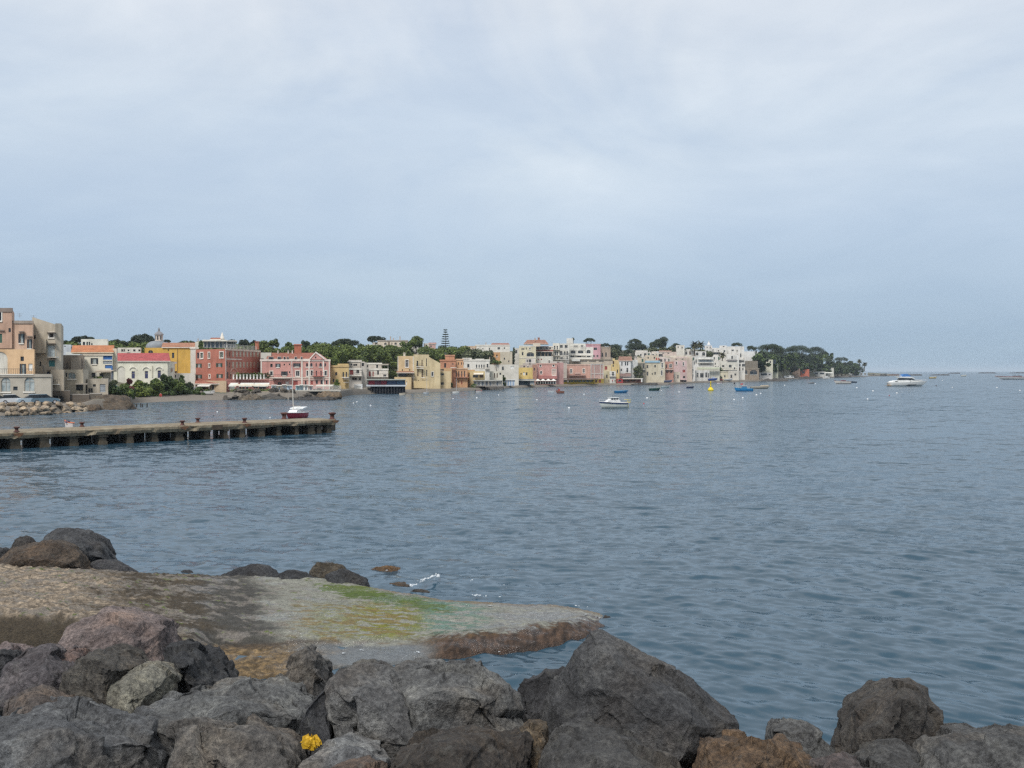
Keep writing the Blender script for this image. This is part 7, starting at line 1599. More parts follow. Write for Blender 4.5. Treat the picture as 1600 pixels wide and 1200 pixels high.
def boats():
    # white cabin boat
    e = thing('cabin_boat', 'white cabin motorboat with blue side band and yellow stern frame, nearest in the bay', 'boat', (0, 0, 0), BOATS)
    L, B, H = 4.7, 1.9, .85
    hull(e, L, B, H, (.58, .60, .55), (.70, .70, .68), (.6, .6, .56), .3, .28, 2.8, .9, .10, .02)
    m = MB(); rows = hull_pts(L, B, H, .3, .28, 2.8, .9, .10)
    for s in (0, 6):
        pts = [r[s] for r in rows]; sg = -1 if s == 0 else 1
        for a, b in zip(pts[:-1], pts[1:]): m.prism([(a[0], a[1] + sg * .01, a[2] - .20), (b[0], b[1] + sg * .01, b[2] - .20), (b[0], b[1] + sg * .01, b[2] - .02), (a[0], a[1] + sg * .01, a[2] - .02)], (0, sg * .03, 0))
    m.build('rubbing_band', plain('navy_band', (.015, .03, .09), .5), e)
    cz = H + .02; m = MB(); m.prism([(-1.15, -.75, cz), (1.25, -.75, cz + .12), (.85, -.75, cz + .42), (-.95, -.75, cz + .42)], (0, 1.5, 0)); m.build('cabin', plain('gelcoat', (.74, .74, .72), .3, .04, 1), e)
    m = MB(); m.prism([(-.85, -.62, cz + .42), (.78, -.62, cz + .42), (.45, -.62, cz + .80), (-.70, -.62, cz + .80)], (0, 1.24, 0)); wh = m.build('wheelhouse', plain('gelcoat', (.74, .74, .72), .3, .04, 1), e)
    for x0, x1 in ((-.72, -.35), (-.27, .10), (.18, .52)):
        for y in (-.63, .63): m = MB(); m.box(((x0 + x1) / 2, y, cz + .61), (x1 - x0, .03, .24)); m.build('window', glassm(), wh)
    m = MB(); m.box((-.1, 0, cz + .84), (1.5, 1.4, .07)); m.build('roof', plain('gelcoat', (.76, .76, .74), .3, .04, 1), e)
    m = MB(); m.tube([(0, 0, cz + .86), (0, 0, cz + 1.5)], .025, 5); m.build('antenna', plain('antenna', (.12, .12, .13), .5), e)
    m = MB(); yl = plain('yellow_frame', (.62, .50, .10), .5)
    for y in (-.6, .6): m.tube([(-L / 2 + .05, y, H), (-L / 2 - .5, y, H + .1), (-L / 2 - .55, y, H + .5), (-L / 2 + .1, y, H + .45)], .045, 6)
    m.tube([(-L / 2 - .5, -.6, H + .1), (-L / 2 - .5, .6, H + .1)], .045, 6); m.tube([(-L / 2 - .35, .0, H + .1), (-L / 2 - .35, 0, -.3)], .05, 6); m.build('stern_frame', yl, e)
    m = MB(); rl = [(r[k][0], r[k][1] * .92, r[k][2] + .35) for k in (0,) for r in rows[6:]] + [(r[6][0], r[6][1] * .92, r[6][2] + .35) for r in rows[6:][::-1]]; m.tube(rl, .02, 4, cap=False)
    for r in rows[6::2]:
        for k in (0, 6): m.tube([(r[k][0], r[k][1] * .92, r[k][2]), (r[k][0], r[k][1] * .92, r[k][2] + .35)], .018, 4)
    m.build('bow_rail', plain('steel', (.5, .5, .52), .3), e)
    for x in (-1.2, .2, 1.2): m = MB(); m.lathe([(.03, -.2), (.09, -.12), (.09, .12), (.03, .2)], (x, -.98 + .12 * max(0, x), .42), 8); m.build('fender', plain('fender', (.68, .66, .6), .5), e)
    put(e, 957.5, 637.5, 196)
    # motor yacht
    e = thing('motor_yacht', 'sleek white motor yacht with blue bimini cover, largest boat on the right', 'motor yacht', (0, 0, 0), BOATS)
    L, B, H = 16.2, 4.2, 1.5; W_ = plain('gelcoat', (.76, .76, .73), .25, .04, 1)
    hull(e, L, B, H, (.72, .72, .69), (.70, .70, .68), (.62, .6, .54), .5, .35, 2.6, .92, .16, .03)
    m = MB(); m.prism([(-L / 2 + .4, -1.7, H), (-1.5, -1.75, H), (-.4, -1.75, H + .1), (.4, -1.7, H + .75), (-1.2, -1.7, H + 1.0), (-5.6, -1.7, H + .85), (-7.2, -1.7, H + .5)], (0, 3.4, 0)); m.build('aft_superstructure', W_, e)
    m = MB(); m.prism([(.2, -1.5, H + .05), (6.2, -.6, H + .60), (4.5, -.9, H + 1.05), (1.4, -1.5, H + 1.15), (.3, -1.5, H + 1.0)], (0, 3.0, 0)); m.build('foredeck', W_, e)
    m = MB(); m.prism([(-4.0, -1.5, H + .86), (2.0, -1.5, H + 1.10), (.4, -1.5, H + 1.95), (-3.4, -1.5, H + 1.75)], (0, 3.0, 0)); m.build('windows', glassm(), e)
    m = MB(); m.prism([(-4.3, -1.6, H + 1.9), (.9, -1.6, H + 1.75), (2.2, -1.6, H + 1.5), (1.2, -1.6, H + 1.98), (-.5, -1.6, H + 2.35), (-4.6, -1.6, H + 2.3)], (0, 3.2, 0)); m.build('hardtop', W_, e)
    m = MB(); m.prism([(-3.2, -1.1, H + 2.36), (.2, -1.1, H + 2.3), (.5, -1.1, H + 2.75), (-1.0, -1.1, H + 3.45), (-2.4, -1.1, H + 3.3)], (0, 2.2, 0)); m.build('bimini_cover', plain('blue_canvas', (.05, .17, .42), .8), e)
    m = MB(); m.box((-3.9, 0, H + 2.7), (.5, 2.6, .12)); m.box((-3.7, -1.2, H + 2.5), (.25, .1, .5)); m.box((-3.7, 1.2, H + 2.5), (.25, .1, .5)); m.build('radar_arch', W_, e)
    m = MB(); m.prism([(-2.0, -2.05, .25), (2.2, -2.05, .35), (2.6, -2.05, .75), (-1.2, -2.05, .75)], (0, .08, 0)); m.build('hull_window', glassm(), e)
    m = MB(); m.prism([(-6.6, -1.72, H + .25), (-5.6, -1.72, H + .25), (-5.2, -1.72, H + .55), (-6.4, -1.72, H + .55)], (0, .05, 0)); m.build('side_window', glassm(), e)
    m = MB(); m.box((-L / 2 - .4, 0, .35), (1.0, 3.4, .14)); m.build('swim_platform', plain('teak', (.4, .3, .2), .6), e)
    m = MB(); rows = hull_pts(L, B, H, .5, .35, 2.6, .92, .16)
    for k in (0, 6):
        m.tube([(r[k][0], r[k][1] * .95, r[k][2] + .7) for r in rows[8:]], .03, 4)
        for r in rows[8:]: m.tube([(r[k][0], r[k][1] * .95, r[k][2]), (r[k][0], r[k][1] * .95, r[k][2] + .7)], .025, 4)
    m.build('bow_rail', plain('steel', (.5, .5, .52), .3), e); put(e, 1419, 603.5, 8)
    # sailing boat behind the pier
    e = thing('sailing_boat', 'small sailing boat with crimson hull and bare mast behind the pier', 'sailing boat', (0, 0, 0), BOATS)
    L, B, H = 5.6, 1.95, .64; hull(e, L, B, H, (.30, .018, .035), (.72, .72, .70), (.70, .70, .68), .3, .25, 3.0, .86, .1, .02)
    m = MB(); m.prism([(-.8, -.6, H), (1.2, -.5, H + .05), (.8, -.45, H + .42), (-.8, -.55, H + .45)], (0, 1.1, 0)); m.build('cabin', plain('gelcoat', (.74, .74, .72), .3, .04, 1), e)
    m = MB(); m.prism([(-2.2, -.9, H + .62), (-.6, -.9, H + .5), (-.6, .9, H + .5), (-2.2, .9, H + .62)], (0, 0, .14)); m.build('boom_cover', plain('white_canvas', (.72, .74, .74), .7), e)
    m = MB(); m.tube([(.5, 0, H), (.42, -.1, 7.3)], [.06, .045], 8); m.build('mast', plain('pale_spar', (.62, .58, .50), .5), e)
    m = MB(); m.tube([(.45, 0, H + .9), (-2.0, 0, H + .8)], .05, 6); m.build('boom', plain('pale_spar', (.62, .58, .50), .5), e)
    m = MB(); m.tube([(L / 2 - .1, 0, H * 1.2), (.43, -.08, 7.0)], .014, 4); m.tube([(-L / 2, 0, H), (.42, -.1, 7.2)], .014, 4); m.build('rigging', plain('wire', (.3, .3, .3), .4), e)
    D = 127.0; e.location = (XW(461, D), D, 0); e.rotation_euler = (R(1.5), 0, R(-98))
    rowboat('little orange and white dinghy behind the left part of the pier', 108, 672.5, 15, 170, (.62, .56, .52), (.60, .18, .08), (.5, .16, .07), .75, lambda e, L, B, H: (lambda m: (m.box((.15, 0, H + .12), (.3, .3, .24)), m.build('engine_cover', plain('navy_canvas', (.03, .05, .12), .6), e)))(MB()), 'dinghy')
    rowboat('bright blue rowing boat behind the white cabin boat', 971, 614, 22, 5, (.02, .15, .33), (.04, .22, .42), (.10, .2, .3), .55)
    rowboat('dark green covered rowing boat at mid bay', 1023, 610.3, 17.5, 3, (.012, .06, .05), (.02, .08, .06), (.02, .07, .055), .65, lambda e, L, B, H: (lambda m: (m.box((-.1, 0, H + .02), (L * .72, B * .8, .12)), m.build('cover', plain('green_cover', (.015, .075, .06), .7), e)))(MB()))
    rowboat('small navy rowing boat between green boat and yellow buoy', 1078.5, 606.6, 12, -6, (.02, .03, .08), (.05, .06, .1), (.1, .1, .12), .5)
    rowboat('grey white flat boat fading into the shore beyond the green boat', 1040, 606.2, 14, 4, (.30, .38, .40), (.4, .46, .46), (.3, .34, .34), .55)
    rowboat('white and maroon boat just beyond the yellow buoy', 1124, 600.4, 8.5, 2, (.62, .60, .60), (.16, .03, .06), (.2, .06, .08), .7)
    # blue fishing boat
    e = thing('fishing_boat', 'bright blue fishing boat with small wheelhouse and dark bow pole', 'fishing boat', (0, 0, 0), BOATS); L, B, H = 5.6, 2.0, .75
    hull(e, L, B, H, (.025, .22, .48), (.05, .28, .5), (.3, .32, .3), .3, .4, 2.6, .85, .1, .04); m = MB(); m.prism([(-.9, -.55, H), (.5, -.55, H), (.35, -.55, H + .75), (-.9, -.55, H + .75)], (0, 1.1, 0)); wh = m.build('wheelhouse', plain('blue_paint', (.03, .18, .36), .4), e); m = MB(); m.box((-.3, 0, H + .80), (1.6, 1.3, .08)); m.build('roof', plain('gelcoat', (.72, .72, .7), .4), wh); m = MB(); m.box((-.2, -.56, H + .5), (.7, .03, .3)); m.build('window', glassm(), wh)
    m = MB(); m.tube([(2.5, 0, H), (2.6, 0, H + 1.9)], .05, 6); m.box((2.75, 0, H + 1.6), (.5, .04, .5)); m.build('bow_pole', plain('dark_spar', (.03, .035, .05), .6), e); m = MB(); m.tube([(-.6, 0, H + .8), (-.6, 0, H + 2.0)], .03, 5); m.build('mast', plain('dark_spar', (.03, .035, .05), .6), e); m = MB(); m.prism([(.1, 0, H + 1.2), (.9, 0, H + 1.1), (.9, 0, H + 1.55), (.1, 0, H + 1.6)], (0, .03, 0)); m.build('red_flag', plain('flag_red', (.4, .06, .06), .7), e); put(e, 1161.5, 611.2, 184)
    rowboat('tan wooden boat with canvas cover right behind the blue fishing boat', 1188, 607.4, 30, 2, (.44, .40, .33), (.42, .38, .3), (.35, .3, .22), .7, lambda e, L, B, H: (lambda m: (m.prism([(0, -.6, H), (L * .42, -.4, H + .1), (L * .40, -.3, H + .55), (.3, -.5, H + .5)], (0, 1.1, 0)), m.build('cover', plain('tan_canvas', (.42, .36, .27), .8), e)))(MB()))
    rowboat('long white boat with maroon sheer stripe off the wooded point', 1316, 599.8, 27, 184, (.62, .58, .52), (.10, .03, .05), (.2, .1, .1), 1.2, lambda e, L, B, H: (lambda m: (m.prism([(-L * .2, -B * .3, H), (L * .1, -B * .3, H), (L * .05, -B * .3, H + .5), (-L * .18, -B * .3, H + .5)], (0, B * .6, 0)), m.build('cabin', plain('maroon', (.16, .05, .06), .5), e)))(MB()), 'motorboat', ratio=.28)
    rowboat('small dark boat just right of the long white maroon boat', 1333.5, 598.2, 10, 170, (.05, .07, .10), (.12, .14, .17), (.1, .1, .12), .7)
    rowboat('flat grey boat off the red waterfront house', 1268, 599.4, 10, 3, (.20, .20, .20), (.3, .3, .3), (.2, .2, .2), .5)
    rowboat('white boat moored close under the long pavilion', 1291, 592.6, 12, 4, (.64, .62, .58), (.6, .58, .55), (.3, .3, .3), 1.4, lambda e, L, B, H: (lambda m: (m.box((0, 0, H + .4), (L * .35, B * .6, .8)), m.build('cabin', plain('gelcoat', (.7, .7, .68), .4), e)))(MB()), 'motorboat')
    rowboat('pale yellow boat beyond the bow of the motor yacht', 1458, 591.6, 12, 3, (.58, .46, .24), (.6, .55, .45), (.4, .3, .2), 1.3, outboard)
    rowboat('little white boat left of the red speedboat near the horizon', 1506, 588.3, 9, 3, (.62, .62, .55), (.6, .6, .55), (.3, .3, .3), 1.5, outboard)
    # speedboat at the right edge
    e = thing('speedboat', 'long white speedboat with red sheer line carrying people, cut by the right edge', 'boat', (0, 0, 0), BOATS); L, B, H = 30, 6, 1.9
    hull(e, L, B, H, (.70, .69, .67), (.55, .52, .5), (.45, .42, .38), .5, .4, 2.2, .9, .2, .5); m = MB(); rows = hull_pts(L, B, H, .5, .4, 2.2, .9, .2)
    for s_ in (0, 6):
        sg = -1 if s_ == 0 else 1
        for ra, rb in zip(rows[:-1], rows[1:]): a, b = ra[s_], rb[s_]; m.prism([(a[0], a[1] + sg * .03, a[2] - .24), (b[0], b[1] + sg * .03, b[2] - .24), (b[0], b[1] + sg * .03, b[2] + .02), (a[0], a[1] + sg * .03, a[2] + .02)], (0, sg * .06, 0))
    m.build('sheer_stripe', plain('red_stripe', (.26, .08, .075), .5), e)
    m = MB(); m.box((-1.5, 0, H + .3), (5, 3.6, 1.1)); m.build('console', plain('dark_console', (.10, .09, .10), .5), e); put(e, 1586, 593.0, 183)
    # small craft along the town beach
    rowboat('small sailing dinghy with white mast before the peach house', 712.5, 615.2, 11, 10, (.66, .66, .63), (.6, .6, .58), (.3, .3, .3), .5, mastx(4.2, .05, (.62, .6, .58)), 'sailing_dinghy')
    rowboat('cream rowing boat at the right foot of the dark lido', 628.5, 617.6, 9.5, 4, (.56, .50, .40), (.5, .42, .3), (.3, .25, .2), .45)
    rowboat('small pale sailing dinghy before the tall yellow house', 666, 615.5, 9, 8, (.45, .48, .50), (.5, .5, .5), (.3, .3, .3), .4, mastx(4.6, .1, (.55, .55, .55)), 'sailing_dinghy')
    rowboat('white rowing boat with red thwarts below the bathing platform stilts', 748.5, 613.6, 10, 6, (.60, .60, .58), (.4, .12, .1), (.35, .1, .1), .45, outboard)
    rowboat('brown fishing boat with red crate off the pink beach houses', 875, 614.6, 13, 188, (.22, .10, .07), (.3, .16, .1), (.3, .1, .08), .6, lambda e, L, B, H: (lambda m: (m.box((.3, 0, H + .25), (.5, .5, .6)), m.build('red_crate', plain('red_crate', (.4, .06, .05), .6), e)))(MB()), 'fishing_boat')
    rowboat('white dinghy towed left of the brown fishing boat', 860.5, 613.6, 9, 195, (.60, .64, .66), (.6, .62, .62), (.4, .42, .42), .4)
    rowboat('low green boat tied at the foot of the white kiosk', 548, 616.3, 26, 2, (.02, .16, .10), (.04, .2, .13), (.05, .15, .1), .7)
    # boats hauled out
    D = SD(280) + 17; rowboat('white boat hauled out on the beach beside the small hut', 279, 620, 24, 176, (.64, .62, .58), (.6, .5, .44), (.4, .36, .32), .7, None, 'rowing_boat', 'boats hauled out on the beaches', on=(D, G(280, D) + .35))
    D = SD(327) + 13; rowboat('white dinghy on the sand in front of the green netting', 327, 620, 17, 4, (.66, .66, .64), (.6, .6, .58), (.4, .4, .4), .5, outboard, 'dinghy', 'boats hauled out on the beaches', on=(D, G(327, D) + .28))
    D = SD(1038) + 4; rowboat('blue grey boat drawn up left of the low cream quay house', 1044, 596, 13, 3, (.10, .13, .22), (.3, .3, .3), (.2, .2, .22), .7, None, 'rowing_boat', 'boats hauled out on the beaches', on=(D, G(1044, D) + .4))
    D = SD(1113) + 3.5; rowboat('blue boat drawn up on the quay behind the yellow buoy', 1114, 594, 15, 4, (.03, .08, .30), (.1, .15, .35), (.1, .12, .2), .9, lambda e, L, B, H: (lambda m: (m.box((.2, 0, H + .4), (1.4, 1.0, .8)), m.build('cabin', plain('pale_blue', (.45, .5, .62), .5), e)))(MB()), 'rowing_boat', 'boats hauled out on the beaches', on=(D, G(1114, D) + .4))
    D = SD(1125) + 3.5; rowboat('dark red boat drawn up beside the blue one on the quay', 1124, 595, 10, 175, (.22, .04, .05), (.3, .1, .1), (.2, .08, .08), .6, None, 'rowing_boat', 'boats hauled out on the beaches', on=(D, G(1124, D) + .35))
    D = SD(1135) + 3.5; rowboat('white boat drawn up below the slanting outside stair', 1138, 594, 14, 4, (.62, .62, .60), (.6, .6, .6), (.4, .4, .4), .7, None, 'rowing_boat', 'boats hauled out on the beaches', on=(D, G(1138, D) + .4))
    D = SD(1067) + 3; rowboat('black boat drawn up before the low cream house on the quay', 1066, 597, 13, 176, (.03, .03, .035), (.1, .1, .1), (.1, .1, .1), .6, None, 'rowing_boat', 'boats hauled out on the beaches', on=(D, G(1066, D) + .35))
    for lab, px, D0 in (('white van parked left, facing the point among dark rocks', 1228, 14), ('white van parked right of its twin near the red house', 1235, 14)):
        D = SD(px) + D0; e = thing('parked_van', lab, 'van', (XW(px, D), D, G(px, D)), 'white vans parked near the point'); c = Vector(e.location); m = MB(); m.prism([c + Vector((-2.3, -.9, .4)), c + Vector((2.4, -.9, .4)), c + Vector((2.4, -.9, 1.1)), c + Vector((1.7, -.9, 1.95)), c + Vector((-2.3, -.9, 2.0))], (0, 1.8, 0)); m.build('body', plain('van_paint', (.68, .68, .66), .3, .03, 1), e); m = MB(); m.prism([c + Vector((.2, -.93, 1.2)), c + Vector((2.2, -.93, 1.2)), c + Vector((1.65, -.93, 1.8)), c + Vector((.2, -.93, 1.8))], (0, .02, 0)); m.build('window', glassm(), e)
        for x in (-1.4, 1.5): m = MB(); m.tube([c + Vector((x, -.95, .35)), c + Vector((x, -.7, .35))], .35, 12); m.build('wheel', plain('tyre', (.02, .02, .02), .8), e)
    # yellow navigation buoy
    D = DW(610.6); p = Vector((XW(1110.5, D), D, 0)); e = thing('navigation_buoy', 'tall bright yellow navigation buoy standing alone in the bay', 'buoy', p); Ym = plain('buoy_yellow', (.72, .56, .015), .45, .12, 1.2)
    m = MB(); m.lathe([(.55, -.4), (.85, 0), (.95, .25), (.85, .55), (.45, .95), (.26, 1.15)], p, 18); m.build('float', Ym, e, True); m = MB(); m.lathe([(.24, 1.1), (.17, 1.6), (.17, 2.5), (.24, 2.55), (.24, 2.65)], p, 12); m.build('tower', Ym, e, True); m = MB(); m.box(p + Vector((0, 0, 2.85)), (.42, .06, .06), Matrix.Rotation(.78, 3, 'Y')); m.box(p + Vector((0, 0, 2.85)), (.42, .062, .06), Matrix.Rotation(-.78, 3, 'Y')); m.lathe([(.09, 2.64), (.09, 2.8), (.04, 2.86)], p, 8); m.build('topmark', Ym, e); 
    # mooring buoys
    GBY = 'small mooring buoys scattered over the bay'
    WB = (.62, .64, .65)
    for lab, px, py, r, c in (
        ('white mooring buoy left of the cabin boat', 889, 638.2, .24, WB), ('white mooring buoy right of the cabin boat, beside a dark one', 1011, 622.6, .30, WB), ('black mooring buoy touching the white one right of the cabin boat', 1017, 621, .18, (.03, .03, .03)), ('red mooring buoy right of the cabin boat', 1006, 631, .17, (.45, .05, .06)),
        ('white mooring buoy below the green covered boat', 1061, 613, .28, WB), ('white mooring buoy touching the green covered boat', 1033.5, 610.6, .24, WB), ('white mooring buoy below the blue fishing boat bow', 1147, 625, .25, WB), ('white mooring buoy second below the blue fishing boat', 1160.6, 622.3, .27, WB), ('white mooring buoy right of the blue fishing boat stern', 1182, 617.6, .31, WB), ('faint white mooring buoy farthest right below the tan boat', 1188.5, 615.2, .27, WB),
        ('dark mooring buoy between yellow buoy and blue fishing boat', 1126.7, 610, .22, (.06, .06, .09)), ('white mooring buoy off the boathouse rocks', 1226, 602.5, .35, WB), ('white mooring buoy beside the flat grey boat', 1274, 600, .35, WB), ('white mooring buoy below the long maroon striped boat', 1338.7, 606.4, .36, WB), ('white float low in the water left of the yacht', 1355.6, 624.2, .24, WB), ('white float nearest the yacht stern', 1364, 611.4, .34, WB), ('white mooring buoy below the yacht', 1401.3, 614.6, .30, WB), ('dark red mooring buoy below the yacht stern', 1389.6, 618.5, .22, (.22, .03, .05)), ('black mooring buoy off the yacht bow', 1462.7, 603.3, .40, (.03, .02, .03)),
        ('faint white buoy between yacht and red speedboat', 1488, 605.5, .26, WB), ('white buoy beyond the yellow boat', 1472.4, 595, .40, WB), ('white buoy below the red speedboat', 1557.7, 606, .34, WB), ('white buoy at the right edge of the bay', 1593.5, 610.6, .32, WB),
        ('white buoy between the pier and the red hotel', 339.6, 644.2, .16, WB), ('black buoy between the pier and the red hotel', 333.4, 650.2, .14, (.04, .05, .06)), ('white buoy just behind the pier near the sailing boat', 422, 653, .13, WB), ('faint white buoy below the dark lido', 579, 634, .18, WB), ('black buoy below the tall yellow house', 624, 634.4, .20, (.03, .03, .04)), ('white buoy below the bathing platform stilts', 745, 622, .24, WB), ('white buoy below the small sailing dinghy', 708, 623.4, .20, WB), ('white buoy first off the white kiosk', 557.7, 628.3, .18, WB), ('white buoy second off the white kiosk', 552.4, 630.3, .16, WB), ('faint buoy off the striped cabins', 779, 617.8, .22, WB), ('faint buoy off the pink beach houses', 839, 625.3, .2, WB), ('faint buoy off the beach bar', 912.6, 616.5, .25, WB)):
        D = DW(py); p = Vector((XW(px, D), D, .02)); r *= .85; e = thing('mooring_buoy', lab, 'buoy', p, GBY); m = MB(); m.lathe([(r * .3, -r * .9), (r * .8, -r * .5), (r, r * .1), (r * .85, r * .6), (r * .4, r * .95), (r * .12, r * 1.0)], p, 12); m.build('float', plain('buoy_paint', c, .4, .05, 1), e, True); m = MB(); m.lathe([(r * .16, r), (r * .16, r * 1.25), (r * .05, r * 1.3)], p, 6); m.build('eye', plain('eye', (.2, .2, .2), .5), e)
boats()

# ------------------------------------------------------------------ people
def person(label, p, pose, shirt, trousers, h=1.72, yaw=0, group=None):
    """one continuous skinned figure; joints in metres for a 1.72 m figure"""
    J = {'pel': (0, 0, .92), 'waist': (0, 0, 1.08), 'chest': (0, 0, 1.32), 'neck': (0, 0, 1.48), 'head': (0, .01, 1.60), 'crown': (0, 0, 1.72)}
    for s, k in ((-1, 'l'), (1, 'r')):
        J.update({k + 'sh': (.19 * s, 0, 1.40), k + 'el': (.25 * s, .02, 1.13), k + 'wr': (.27 * s, -.08, .90), k + 'ha': (.27 * s, -.12, .80), k + 'hi': (.10 * s, 0, .88), k + 'kn': (.12 * s, -.03, .48), k + 'an': (.12 * s, .02, .08), k + 'to': (.14 * s, -.17, .04)})
    if pose == 'walk': J.update({'lkn': (-.11, -.16, .50), 'lan': (-.11, -.24, .10), 'lto': (-.11, -.42, .08), 'rkn': (.11, .04, .48), 'ran': (.11, .26, .14), 'rto': (.11, .12, .04), 'lwr': (-.26, .10, .92), 'lha': (-.26, .12, .82), 'rwr': (.26, -.22, .95), 'rha': (.26, -.30, .88)})
    if pose == 'sit':
        for k in list(J): x, y, z = J[k]; J[k] = (x, y, z - .74)
        for s, k in ((-1, 'l'), (1, 'r')): J.update({k + 'kn': (.15 * s, -.36, .44), k + 'an': (.14 * s, -.58, .08), k + 'to': (.14 * s, -.76, .05), k + 'el': (.27 * s, -.10, .40), k + 'wr': (.16 * s, -.34, .46), k + 'ha': (.12 * s, -.42, .42)})
    names = list(J); idx = {n_: i for i, n_ in enumerate(names)}
    E = [('pel', 'waist'), ('waist', 'chest'), ('chest', 'neck'), ('neck', 'head'), ('head', 'crown')]
    for k in 'lr': E += [('chest', k + 'sh'), (k + 'sh', k + 'el'), (k + 'el', k + 'wr'), (k + 'wr', k + 'ha'), ('pel', k + 'hi'), (k + 'hi', k + 'kn'), (k + 'kn', k + 'an'), (k + 'an', k + 'to')]
    rad = {'pel': .14, 'waist': .13, 'chest': .15, 'neck': .06, 'head': .10, 'crown': .07, 'sh': .065, 'el': .046, 'wr': .034, 'ha': .045, 'hi': .09, 'kn': .062, 'an': .045, 'to': .04}
    me = bpy.data.meshes.new('tmp'); k = h / 1.72; me.from_pydata([tuple(c * k for c in J[n_]) for n_ in names], [(idx[a], idx[b]) for a, b in E], []); o = bpy.data.objects.new('tmp', me); COL.objects.link(o)
    sk = o.modifiers.new('s', 'SKIN'); o.modifiers.new('d', 'SUBSURF').levels = 1
    for n_ in names:
        v = me.skin_vertices[0].data[idx[n_]]; r = rad.get(n_, rad.get(n_[1:], .05)) * k; v.radius = (r, r)
    me.skin_vertices[0].data[0].use_root = True
    ev = o.evaluated_get(bpy.context.evaluated_depsgraph_get()); m2 = bpy.data.meshes.new_from_object(ev); bpy.data.objects.remove(o)
    m2.materials.clear()
    for mt in (plain('skin', (.42, .26, .19), .6), plain('shirt', shirt, .8), plain('trousers', trousers, .8), plain('hair', (.03, .02, .015), .8)): m2.materials.append(mt)
    cz = J['chest'][2] * k; pz = J['pel'][2] * k
    for f in m2.polygons:
        z = f.center.z; x = abs(f.center.x); f.use_smooth = True
        f.material_index = 3 if z > J['head'][2] * k + .05 * k else 0 if z > J['neck'][2] * k - .02 else 1 if (z > pz + .02 and x < .235 * k) else 2 if (x < .2 * k or pose == 'sit') and z > J['lan'][2] * k + .04 else 0
    m2.name = 'person'; ob = bpy.data.objects.new('person', m2); COL.objects.link(ob); ob.location = p; ob.rotation_euler = (0, 0, R(yaw)); tag(ob, label, 'person', group)
def people():
    D = SD(251) + 10; person('person in red sitting on the sand below the green bushes', (XW(251, D), D, G(251, D)), 'sit', (.4, .06, .05), (.35, .08, .06), yaw=20)
    D = DW(593.0)
    person('person in dark shirt standing at the helm of the red speedboat', (XW(1586, D), D, 1.9), 'stand', (.05, .05, .06), (.05, .05, .07), 1.8, 90, 'people aboard the speedboat'); person('person in grey shirt standing behind the helm of the red speedboat', (XW(1592, D), D, 1.9), 'stand', (.25, .25, .27), (.06, .06, .08), 1.8, 90, 'people aboard the speedboat')
    for lab, px, d, sh, tr, ps in (('person in white shirt walking before the beach bar', 887.5, 2.2, (.6, .6, .6), (.05, .05, .07), 'walk'), ('person in dark clothes walking on the sand right of the beach bar', 951.5, 3, (.04, .03, .08), (.04, .04, .06), 'walk'), ('person in black standing right of the walker near the small white porch', 961, 3.5, (.03, .03, .03), (.05, .05, .06), 'stand'), ('person in red top on the sand left of the red and cream bar', 957, 2.5, (.4, .08, .08), (.06, .06, .1), 'walk'), ('person in white top by the red and cream bar', 966, 3, (.6, .58, .56), (.12, .1, .1), 'stand'), ('person in dark clothes on the quay by the low cream quay house', 1127.5, 4, (.05, .05, .05), (.05, .05, .05), 'stand'), ('person in pale shirt under the canvas marquee', 826, 2.6, (.5, .5, .5), (.2, .2, .22), 'stand')):
        D = SD(px) + d; person(lab, (XW(px, D), D, G(px, D)), ps, sh, tr, yaw=random.uniform(-90, 90), group='people on the town beach')
people()
